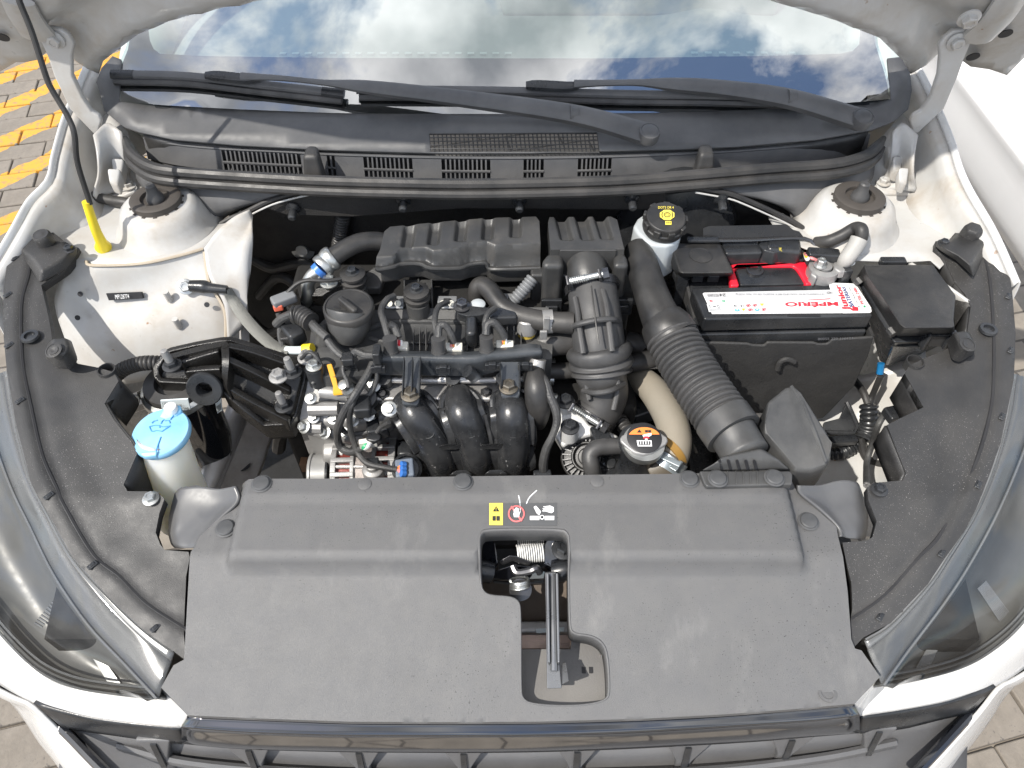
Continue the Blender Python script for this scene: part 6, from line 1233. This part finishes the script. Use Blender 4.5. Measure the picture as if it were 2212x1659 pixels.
add('conduit', tube(PZ('E', [(380, 1130, .827), (450, 1130, .829), (540, 1190, .830)]), .0125, 12, 8, corr=(.006, .0014)), RUBBER, hn)
wire('E', [(250, 1110, .81), (270, 1190, .80), (265, 1300, .79), (290, 1420, .785), (310, 1550, .785), (360, 1610, .785), (440, 1580, .79)], .0055, None, hn, 'branch')
add('sensor_plug', box(W('E', 370, 1270, .79), .045, .025, .025, -.9), SATIN, hn, bevel=.005); add('sensor_plug', box(W('E', 335, 1330, .785), .02, .022, .02, .2), PLAST, hn, bevel=.003)
gp = add('grey_plug', box(W('E', 300, 990, .83), .034, .018, .014, .55), GREYC, hn, bevel=.003); add('plug_face', box(W('E', 250, 1060, .825), .013, .008, .010, .3), mat('coral_plastic', (.7, .14, .08), .5), hn, bevel=.002)
wire('E', [(330, 930, .835), (420, 850, .845), (520, 820, .85), (680, 825, .848), (850, 800, .845)], .004, RUBBER, hn, 'branch')
bk2 = thing('pipe_bracket', 'black stamped bracket with a zinc bolt left of the oil cap', 'bracket', W('E', 660, 950, .78))
add('plate', prism(PZ('E', [(545, 960, .822), (590, 880, .83), (660, 850, .834), (830, 810, .838), (780, 880, .834), (680, 930, .828), (640, 960, .824)]), .003), CAST, bk2, bevel=.001)
add('leg', prism(PZ('E', [(545, 962, .82), (640, 962, .822), (690, 1060, .79), (570, 1060, .785)]), .003), CAST, bk2, bevel=.001); add('bolt', bolt(W('E', 703, 845, .836), .009), STEEL, bk2)
add('spade', prism(PZ('E', [(395, 900, .82), (420, 890, .84), (460, 1070, .81), (560, 1100, .80), (540, 1130, .79), (330, 1060, .79)]), .004), CAST, bk2, bevel=.001)

ac = thing('coolant_line', 'thick black refrigerant hose with a silver crimp, blue band and metal pipe', 'hose', W('E', 600, 760, .78))
add('hose_body', tube(PZ('E', [(1260, 500, .86), (1130, 475, .865), (980, 485, .868), (850, 540, .866), (720, 625, .86)]), .0135, 18, 8), RUBBER, ac)
cps = PZ('E', [(745, 610, .861), (690, 650, .857), (630, 710, .852)])
add('crimp', tube(cps, [.0175, .0165, .016], 20, 6, corr=(.014, .0012)), STEEL, ac); add('band', tube(PZ('E', [(625, 715, .852), (590, 750, .848)]), .0115, 16, 3), BLUEP, ac)
add('pipe', tube(PZ('E', [(600, 740, .849), (545, 790, .842), (510, 860, .83), (515, 940, .815), (490, 1010, .80), (440, 1035, .792)]), .0095, 14, 8), STEEL, ac)

gs = thing('ground_strap', 'flat braided metal ground strap from the apron to the engine', 'strap', W('D', 1500, 560, .7))
add('braid', tube(PZ('D', [(1435, 408, .822), (1475, 480, .805), (1550, 590, .79), (1640, 690, .785), (1740, 770, .785), (1830, 795, .788)]), [.007, .0085, .009, .009, .0085, .007], 10, 10, flat=.35, up=V3(.3, -.5, .8)), BRAID, gs)
add('boot', tube(PZ('D', [(1205, 385, .826), (1290, 390, .826), (1330, 398, .825), (1435, 408, .823)]), [.0085, .0095, .0075, .006], 14, 6), SATIN, gs); add('bolt', bolt(W('D', 1183, 388, .822) + V3(0, -.004, .003), .008, V3(.2, -.6, .6)), STEEL, gs)
add('tail', tube(PZ('D', [(1810, 792, .785), (1900, 792, .79), (1960, 785, .795)]), .006, 12, 5), PALE, gs); add('tape', tube(PZ('D', [(1920, 788, .793), (1975, 782, .797)]), .008, 12, 3), YELLOW, gs)
add('terminal', bolt(W('D', 1945, 840, .79), .0095), ALU_L, gs)

# ================================================================== engine mount
mt = thing('engine_mount', 'black cast engine mount bracket with round bush and bolts', 'engine mount', W('P', 900, 900, .55))
cm = W('P', 755, 610, .762)
add('mount_can', lathe([(.034, -.16), (.042, -.12), (.046, -.03), (.045, -.012), (.040, -.006)], cm + V3(-.004, .002, 0), n=44), GLOSS, mt)
add('rim', lathe([(.030, -.012), (.046, -.012), (.049, -.008), (.048, .0), (.043, .004), (.040, -.002)], cm, n=44), STEEL, mt); add('rubber', lathe([(.02, -.01), (.042, -.004), (.041, .008), (.026, .010), (.024, .0)], cm + V3(0, 0, .004), n=40), RUBBER, mt)
def zbr(x, y): return 0
bo_ = PZ('P', [(545, 430, .792), (600, 345, .80), (625, 285, .804), (700, 245, .806), (940, 190, .812), (1180, 148, .818), (1290, 140, .818), (1500, 205, .805), (1790, 300, .79), (1960, 370, .778), (2010, 450, .77), (1990, 560, .76), (1930, 780, .738), (1905, 890, .728), (1870, 960, .722), (1620, 975, .722), (1450, 840, .745), (1240, 660, .765), (1180, 560, .775), (900, 560, .780), (600, 545, .782), (560, 500, .785)])
br_ = add('bracket', prism([p + V3(0, 0, -.012) for p in bo_], .026), CAST, mt, bevel=.004, seg=2); add('bracket_rim', wallrib([p + V3(0, 0, .002) for p in bo_], .009, .030, True), CAST, br_, bevel=.002)
for a in ([(640, 300, .812), (900, 230, .820), (1180, 165, .826), (1230, 200, .826)], [(1250, 170, .826), (1500, 225, .814), (1950, 385, .786)], [(1240, 300, .822), (1500, 420, .80), (1870, 610, .766)], [(1230, 560, .788), (1500, 720, .765), (1850, 900, .738)], [(1220, 180, .826), (1225, 330, .822), (1215, 480, .806), (1225, 600, .786)], [(780, 330, .812), (1000, 260, .818), (1160, 215, .822)], [(820, 420, .803), (1000, 400, .806), (1180, 390, .81)]):
    add('bracket_rib', wallrib([p + V3(0, 0, -.004) for p in cr(PZ('P', a), 5)], .010, .026), CAST, br_, bevel=.002)
add('bracket_boss', prism(PZ('P', [(1850, 480, .775), (1930, 440, .78), (1990, 490, .772), (1900, 850, .738), (1850, 890, .735), (1690, 780, .745)]), .03), CAST, br_, bevel=.005)
bc = W('P', 1050, 600, .775); bax = V3(.10, -.80, .42).normalized()
add('bush', lathe([(.0100, -.028), (.0235, -.028), (.0245, -.025), (.0240, .0), (.0225, .002), (.0110, .002), (.0100, .0), (.0095, -.026)], bc + bax * .012, bax, 40), SATIN, mt)
for x, y, z, st in ((712, 400, .808, 1), (1895, 470, .79, 1), (1812, 800, .748, 1)):
    p = W('P', x, y, z); m_ = add('nut', bolt(p, .0088), SATIN, br_); add('stud', lathe([(.0052, 0), (.0052, .019), (.0046, .021), (.0044, .023), (.0025, .0235)], p + V3(0, 0, .006), V3(-.08, .02, 1), 16), ALU_L, m_)
add('hex_bolt', bolt(W('P', 1758, 510, .79), .009), ALU_L, br_)
lq = [WY('P', x, y, (cm.y - .047)) for x, y in ((618, 838), (895, 812), (868, 712), (600, 728))]
ml = add('paper_label', prism([p + V3(0, -.003, 0) for p in lq], V3(0, .002, 0)), PALE, mt, smooth=None); lq = [p + V3(0, -.0035, 0) for p in lq]
def subq(q, a, b, c, d): return onquad(q, [(a, b), (c, b), (c, d), (a, d)], .0004)
lettering('125109', subq(lq, .08, .72, .40, .92), INK, ml); lettering('21810-R1500', subq(lq, .06, .40, .76, .64), INK, ml); lettering('07 - 0398', subq(lq, .45, .08, .96, .32), INK, ml)
l2 = [WY('P', x, y, cm.y - .02) for x, y in ((1155, 870), (1200, 840), (1190, 700), (1130, 760))]; m2 = add('barcode_label', prism(l2, V3(0, .002, 0)), PALE, mt, smooth=None); decal('barcode', l2, [rect(.1 + .12 * k, .1, .16 + .12 * k, .6) for k in range(7)], INK, m2)
add('side_bracket', prism(PZ('P', [(260, 690, .72), (480, 590, .74), (560, 740, .73), (280, 835, .70), (250, 760, .70)]), .012), GLOSS, mt, bevel=.003); add('side_bolt', bolt(W('P', 290, 765, .718), .010), CREAM, mt)
add('lower_arm', tube(PZ('P', [(930, 870, .70), (905, 1000, .66), (930, 1200, .58)]), .010, 10), GLOSS, mt); add('lower_web', prism(PZ('P', [(960, 960, .67), (1190, 880, .68), (1200, 990, .65), (1000, 1080, .63)]), .05), GLOSS, mt, bevel=.004)
add('conduit', tube(PZ('P', [(150, 500, .76), (240, 430, .775), (370, 385, .785), (480, 372, .79), (590, 375, .79)]), .0095, 12, 8, corr=(.0058, .0013)), RUBBER, mt)
# frame rail beside it
rlm = thing('frame_rail', 'worn bare metal frame rail running beside the washer bottle', 'rail', W('P', 1200, 1200, .45))
add('rail_tube', tube(PZ('P', [(1010, 1659, .60), (1180, 1250, .61), (1330, 880, .62), (1380, 760, .63)]), .016, 14, 4), RAILM, rlm); add('rail_tube', tube(PZ('P', [(1090, 1659, .58), (1250, 1270, .59), (1400, 900, .60)]), .010, 12, 4), RAILM, rlm)
add('rail_web', prism(PZ('P', [(1100, 1700, .50), (1420, 880, .53), (1720, 980, .52), (1600, 1350, .49), (1520, 1560, .48), (1480, 1700, .47)]), .01), mat('dusty_white_metal', (.50, .48, .45), .5, dust=((.10, .055, .04), .75, 11), bump=(60, .5)), rlm, bevel=.003)
add('rail_hole', lathe([(.014, 0), (.014, .001)], W('P', 1400, 1370, .4955), n=20), INK, rlm)
add('lower_panel', prism(PZ('P', [(230, 1600, .50), (380, 1200, .54), (520, 1500, .50), (500, 1700, .48)]), .01), RAILM, rlm, bevel=.002)

# ================================================================== washer bottle
wb = thing('washer_bottle', 'cream washer fluid bottle with a flat sky-blue cap', 'bottle', W('', 370, 1000, .50))
c = W('P', 590, 1050, .80); c2 = W('P', 800, 1700, .68)
add('neck', tube([c + V3(0, 0, -.006), c.lerp(c2, .3), c.lerp(c2, .7), c2, c2 + (c2 - c) * .3], [.029, .0305, .033, .036, .038], 32, 6), NATURAL, wb, smooth=180)
wc = add('cap', lathe([(.029, -.012), (.0352, -.010), (.0365, -.007), (.0365, -.002), (.0352, .0), (.028, .0005), (.022, .0025), (.003, .003)], c, V3(-.06, -.06, 1), 48), BLUE, wb, smooth=50)
add('cap_hinge', prism(PZ('P', [(575, 905, .806), (640, 780, .812), (790, 785, .812), (800, 840, .808), (720, 910, .804), (650, 930, .804)]), .008), BLUE, wc, bevel=.002)
add('hinge_ball', lathe([(.0075, -.004), (.0085, .0), (.0075, .005), (.004, .007)], W('P', 700, 825, .81), n=18), PAPER, wc)
add('cap_tab', prism(PZ('P', [(400, 1250, .8035), (560, 1235, .8035), (552, 1282, .801), (440, 1296, .801), (402, 1280, .801)]), .007), BLUE, wc, bevel=.002)
CAPL = mat('blue_emboss', (.06, .24, .50), .45)
n_ = V3(-.06, -.06, 1).normalized()
def cpt(x, y):
    d = ray('P', x, y); o = c + n_ * .0032; return CAM + d * ((o - CAM).dot(n_) / d.dot(n_))
for pts in ([(485, 1000), (510, 1045), (560, 1038), (612, 1046)], [(485, 998), (550, 985), (620, 1000), (690, 992)], [(690, 992), (612, 1046)], [(510, 965), (530, 945), (565, 935)], [(600, 970), (612, 945), (630, 930)], [(640, 940), (675, 938), (690, 965)], [(585, 985), (590, 1010)], [(600, 1100), (570, 1180), (550, 1250)], [(740, 870), (710, 905), (692, 930)]):
    add('cap_mark', tube([cpt(*p) for p in pts], .0008, 5, 4), CAPL, wc)

# ================================================================== throttle, radiator cap, coolant hose
th = thing('throttle_body', 'pale cast throttle body with a black ribbed actuator', 'throttle body', W('J', 950, 1050, .62))
TBM = mat('pale_casting', (.52, .52, .51), .5, metal=.2, bump=(500, .3))
add('casting', loft([PZ('J', [(690, 1000, .66), (720, 820, .66), (760, 700, .66), (860, 650, .66), (1050, 880, .66), (1290, 1000, .66), (1250, 1070, .66), (1040, 1060, .66), (850, 1110, .66), (790, 1150, .66)]), PZ('J', [(712, 1000, .722), (735, 800, .742), (775, 690, .745), (850, 665, .745), (1010, 880, .735), (1270, 985, .722), (1240, 1020, .72), (1040, 980, .725), (880, 1020, .722), (780, 1090, .715)])]), TBM, th, bevel=.006, seg=3)
add('casting_web', prism(PZ('J', [(830, 780, .735), (860, 780, .735), (850, 900, .722), (820, 900, .722)]), .02), ALU_L, th, bevel=.003)
for x, y, z in ((800, 680, .752), (840, 905, .742)): add('bolt', bolt(W('J', x, y, z), .009), SATIN, th); add('boss', lathe([(.013, -.02), (.0115, 0)], W('J', x, y + 6, z), n=18), TBM, th)
ca = W('J', 985, 1165, .700); aax = V3(-.25, -.55, .8).normalized()
ac_ = add('actuator', lathe([(.037, -.025), (.038, -.010), (.037, -.003), (.034, -.001), (.033, -.006), (.022, -.006), (.021, .001), (.018, .001), (.017, -.005), (.012, -.005), (.011, .002), (.004, .002)], ca, aax, 48), PLAST, th, bevel=.001)
x_, y_, z_ = frame_of(aax); 
for k in range(26):
    a = 2 * math.pi * k / 26; o_ = ca + (x_ * math.cos(a) + y_ * math.sin(a)) * .0275 + z_ * -.003
    add('actuator_rib', box(o_, .0014, .012, .007, Matrix((-x_ * math.sin(a) + y_ * math.cos(a), x_ * math.cos(a) + y_ * math.sin(a), z_)).transposed()), SATIN, ac_)
pl2 = PC('J', .700, [(1060, 1140), (1370, 1120), (1385, 1330), (1080, 1340)])
ap2 = add('actuator_plate', prism(pl2, .03), SATIN, th, bevel=.003)
lettering('BOSCH', PC('J', .7006, [(1110, 1268), (1180, 1262), (1180, 1250), (1110, 1256)]), INKG, ap2); lettering('35100-04180', PC('J', .7006, [(1165, 1196), (1265, 1194), (1265, 1182), (1165, 1184)]), INKG, ap2); lettering('0 280 750 594', PC('J', .7006, [(1085, 1292), (1185, 1286), (1185, 1276), (1085, 1282)]), INKG, ap2)
add('plate_stud', lathe([(.010, 0), (.010, .004), (.008, .006)], W('J', 1187, 1225, .70), n=20), SATIN, ap2)
add('plug', box(W('J', 1110, 1000, .725), .024, .03, .022, .25), SATIN, th, bevel=.003); add('plug', prism(PZ('J', [(1150, 1000, .72), (1280, 1010, .72), (1290, 1050, .715), (1160, 1050, .715)]), .015), SATIN, th, bevel=.003)
add('vent_hose', tube(PZ('J', [(1320, 1070, .735), (1180, 1075, .735), (1080, 1090, .735), (1020, 1150, .73), (1030, 1250, .72), (1055, 1340, .70)]), .0115, 14, 8), RUBBER_G, th)
add('wire', tube(PZ('J', [(560, 430, .79), (620, 500, .79), (660, 620, .78), (710, 740, .768), (725, 850, .755), (690, 970, .74), (630, 1100, .72), (605, 1220, .70), (610, 1330, .68)]), [.006, .006, .006, .006, .0055, .005, .006, .0065, .006], 10, 8), WIREM, th)
add('wire_boot', lathe([(.016, -.02), (.017, -.012), (.012, -.010), (.011, .012), (.006, .012)], W('J', 545, 375, .79), V3(.2, .6, .8), 20), ALU, th)
add('wire_clip', prism(PC('J', .69, [(515, 1280), (670, 1270), (680, 1325), (515, 1325)]), .01), SATIN, th, bevel=.002)

rcap = thing('coolant_filler', 'silver eared radiator cap with an orange and black warning disc', 'radiator cap', W('J', 1490, 1150, .70))
c = W('J', 1497, 1000, .792); rax = V3(0, -.12, 1)
rn = rax.normalized()
def rp(x, y, l=.0):
    d = ray('J', x, y); o = c + rn * l; return CAM + d * ((o - CAM).dot(rn) / d.dot(rn))
pts = [(1283, 1000), (1300, 975), (1350, 950), (1400, 912), (1470, 895), (1530, 895), (1600, 915), (1650, 955), (1700, 990), (1712, 1020), (1690, 1055), (1630, 1090), (1570, 1130), (1490, 1148), (1410, 1130), (1360, 1095), (1310, 1050), (1288, 1030)]
pl3 = [rp(*p) for p in pts]; add('plate', prism(pl3, -rn * .006), ALU_L, rcap, bevel=.003, seg=3)
add('skirt', lathe([(.026, -.012), (.027, -.009), (.027, -.004), (.0265, .0)], c + V3(0, -.003, -.005), rax, 48), STEEL, rcap)
disc = add('disc', lathe([(.0218, 0), (.0218, .0012), (.0212, .0016), (.003, .0016)], c + V3(0, .0, 0), rax, 48), INK, rcap)
q = [rp(1355, 1095, .0022), rp(1640, 1095, .0022), rp(1640, 905, .0022), rp(1355, 905, .0022)]
decal('orange_field', q, [[(.5 + .5 * math.cos(t_), .5 + .5 * math.sin(t_)) for t_ in [.32 + (math.pi - .64) * k / 16 for k in range(17)]]], ORANGE, disc, .0002)
decal('pictogram', q, [[(.27, .74), (.42, .74), (.345, .90)], rect(.52, .74, .61, .86), rect(.62, .74, .71, .86)], INK, disc)
decal('pictogram', q, [[(.30, .10), (.74, .10), (.72, .38), (.26, .38)], [(.44, .62), (.52, .66), (.72, .72), (.72, .60), (.60, .52), (.48, .52)], rect(.52, .40, .60, .46)], PAPER, disc); decal('pictogram', q, [rect(.33, .16, .69, .33)], INK, disc, .001); decal('pictogram', q, [rect(.37 + .08 * k, .18, .40 + .08 * k, .31) for k in range(4)], PAPER, disc, .0014); decal('pictogram', q, [[(.46, .46), (.66, .46), (.62, .56), (.50, .56)]], REDP, disc, .001)
nb_ = c + V3(0, .004, -.014)
add('neck', lathe([(.030, -.10), (.028, -.07), (.025, -.05), (.0245, -.02), (.030, -.004), (.030, 0)], nb_, n=36), SATIN, rcap, smooth=50)
ch = thing('coolant_hose', 'thick beige coolant hose with a spring clamp beside the radiator cap', 'hose', W('J', 1750, 900, .65))
add('hose_body', tube(PZ('J', [(1360, 460, .70), (1460, 480, .715), (1560, 560, .73), (1660, 700, .742), (1740, 860, .75), (1765, 1010, .752), (1740, 1130, .748), (1690, 1210, .74)]), [.018, .0195, .021, .0215, .022, .0225, .0235, .0235], 28, 8), BEIGE, ch, smooth=180)
add('hose_end', tube(PZ('J', [(1735, 1140, .748), (1680, 1220, .74), (1620, 1260, .735), (1560, 1290, .73)]), [.0245, .0245, .024, .024], 26, 5), mat('brown_rubber', (.10, .085, .065), .5), ch, smooth=180)
sp = add('spring_clamp', lathe([(.0250, -.009), (.0262, -.009), (.0262, .009), (.0250, .009)], W('J', 1695, 1205, .742), PZ('J', [(1680, 1220, .74)])[0] - PZ('J', [(1735, 1140, .748)])[0], 36), mat('zinc_blue', (.38, .43, .46), .35, metal=.6), ch)
add('clamp_tang', box(W('J', 1700, 1185, .770), .036, .008, .003, -.55), sp.data.materials[0], sp, bevel=.001); add('clamp_tang', box(W('J', 1780, 1240, .760), .018, .010, .003, .9), sp.data.materials[0], sp, bevel=.001)
add('paint_mark', lathe([(.0247, -.005), (.0252, -.005), (.0252, .005), (.0247, .005)], W('J', 1720, 1140, .748), V3(-.6, -.5, -.1), 30), mat('ochre_mark', (.30, .17, .04), .5), ch)
# dark pipes behind the intake hose
pp = thing('coolant_pipes', 'black rubber heater hoses crossing behind the intake hose', 'hose', W('J', 700, 400, .65))
add('pipe', tube(PZ('J', [(580, 170, .775), (700, 150, .78), (850, 140, .78)]), .020, 16, 5), RUBBER, pp); add('pipe', tube(PZ('J', [(640, 410, .745), (760, 408, .745), (880, 400, .745)]), .0125, 14, 5), RUBBER, pp); add('pipe', tube(PZ('J', [(1340, 350, .745), (1480, 320, .75), (1620, 285, .75)]), .0135, 14, 5), RUBBER, pp); add('pipe', tube(PZ('J', [(1340, 160, .74), (1420, 180, .74), (1460, 220, .735)]), .018, 14, 5), RUBBER, pp)
for a, b in (((645, 348), (710, 346)), ((640, 480), (695, 478)), ((640, 660), (730, 655))): add('spigot', tube([W('J', *a, .735), W('J', *b, .735)], .009, 14, 1), STEEL, pp)
add('pipe', tube(PZ('J', [(700, 300, .70), (760, 500, .69), (770, 640, .68), (700, 760, .66)]), .02, 14, 6), RUBBER, pp)
add('pipe', tube(PZ('O', [(1590, 380, .80), (1600, 480, .79), (1600, 560, .78)]), .0115, 14, 4), RUBBER, pp); add('clip', lathe([(.012, -.012), (.014, -.010), (.014, .010), (.012, .012)], W('O', 1605, 320, .81), V3(0, .2, 1), 20), ALU_L, pp); add('ochre_mark', lathe([(.0122, -.006), (.0126, 0), (.0122, .006)], W('O', 1600, 395, .80), V3(0, .2, 1), 20), mat('ochre', (.45, .33, .06), .5), pp)
add('conduit', tube(PZ('J', [(1255, 800, .70), (1300, 870, .70), (1350, 950, .70)]), .010, 12, 6, corr=(.006, .0014)), RUBBER, pp)
for x, y in ((1430, 760), (1500, 640), (1380, 620)): add('bracket', box(W('J', x, y, .62), .05, .04, .03, .4), SATIN, pp, bevel=.004)
gb = thing('gearbox', 'dark gearbox casing deep below the coolant hose', 'gearbox', (.22, .62, .40)); add('casing', loft([[V3(x, y, z) for x, y in ((.10, .52), (.34, .50), (.40, .70), (.34, .86), (.12, .86))] for z in (.40, .54, .58)]), CAST, gb, bevel=.02, seg=3)
for k in range(5): add('casing_rib', box(V3(.14 + .045 * k, .66, .585), .008, .26, .03), CAST, gb, bevel=.002)

# ================================================================== hood latch
ht = thing('hood_latch', 'black hood latch with white coil springs and a long release lever', 'latch', W('M', 1030, 600, .65))
add('side_plate', prism(PZ('M', [(765, 440, .735), (840, 440, .74), (855, 480, .74), (880, 590, .725), (820, 660, .715), (770, 640, .715)]), .03), GLOSS, ht, bevel=.003); add('side_plate', prism(PZ('M', [(1165, 440, .74), (1290, 430, .74), (1295, 560, .73), (1230, 640, .72), (1135, 600, .72), (1150, 480, .74)]), .03), GLOSS, ht, bevel=.003)
add('cross_plate', prism(PZ('M', [(840, 640, .722), (960, 600, .73), (1060, 610, .73), (1160, 640, .725), (1150, 690, .715), (960, 700, .712), (840, 690, .712)]), .012), GLOSS, ht, bevel=.002)
add('catch', prism(PZ('M', [(880, 580, .742), (940, 545, .745), (980, 548, .745), (1070, 585, .742), (1050, 600, .738), (960, 570, .74), (900, 595, .738)]), .006), STEEL_D, ht, bevel=.0015); add('catch', tube(PZ('M', [(960, 610, .74), (985, 650, .738), (1060, 640, .74), (1100, 625, .742), (1120, 650, .735)]), .0045, 8, 5), STEEL_D, ht)
SPR = mat('white_spring', (.72, .72, .70), .35)
add('spring', coil(W('M', 985, 458, .71), W('M', 1145, 452, .71), .0085, .0008, 13), SPR, ht, kind='stuff'); add('spring', coil(W('M', 985, 540, .735), W('M', 1145, 530, .735), .0105, .0009, 12), SPR, ht, kind='stuff')
add('back_plate', prism(PZ('M', [(740, 370, .70), (1310, 370, .70), (1310, 480, .69), (740, 490, .69)]), .01), DARK, ht)
pn = W('M', 1005, 745, .722); add('pin', lathe([(.010, 0), (.0135, .001), (.0135, .004), (.006, .005)], pn, V3(0, -.7, .8), 24), STEEL_D, ht); add('pin_spring', coil(W('M', 1005, 735, .726), W('M', 1000, 690, .732), .011, .0016, 4), STEEL, ht)
for x, y in ((780, 640), (1260, 635)): add('bump_stop', lathe([(.012, -.012), (.013, 0), (.010, .008)], W('M', x, y, .73), V3(.8 if x > 1000 else -.8, 0, .3), 18), SATIN, ht)
add('bolt', bolt(W('M', 1258, 515, .742), .0095), SATIN, ht)
LEV = mat('lever_steel', (.17, .174, .18), .3, metal=.5)
lv = add('lever', loft([PZ('M', [(1150, 650, .745), (1215, 645, .745), (1215, 640, .735), (1150, 645, .735)]), PZ('M', [(1155, 850, .738), (1232, 845, .738), (1232, 840, .73), (1155, 845, .73)]), PZ('M', [(1160, 1180, .728), (1236, 1175, .728), (1236, 1170, .72), (1160, 1175, .72)]), PZ('M', [(1162, 1335, .722), (1250, 1332, .722), (1250, 1328, .715), (1162, 1330, .715)])]), LEV, ht, bevel=.0012)
for x in (1166, 1222): add('lever_flange', prism(PZ('M', [(x - 9, 650, .758), (x + 8, 650, .758), (x + 16, 1180, .736), (x + 2, 1180, .736)]), .012), LEV, lv, bevel=.002)
add('lever_groove', tube(PZ('M', [(1192, 660, .748), (1200, 1000, .736), (1205, 1230, .729)]), .004, 8, 4), LEV, lv)
add('finger_tab', loft([PZ('M', [(1252, 1185, .728), (1275, 1175, .728), (1275, 1172, .715), (1252, 1182, .715)]), PZ('M', [(1252, 1310, .724), (1290, 1290, .74), (1296, 1285, .735), (1256, 1305, .712)])]), LEV, lv, bevel=.0012)
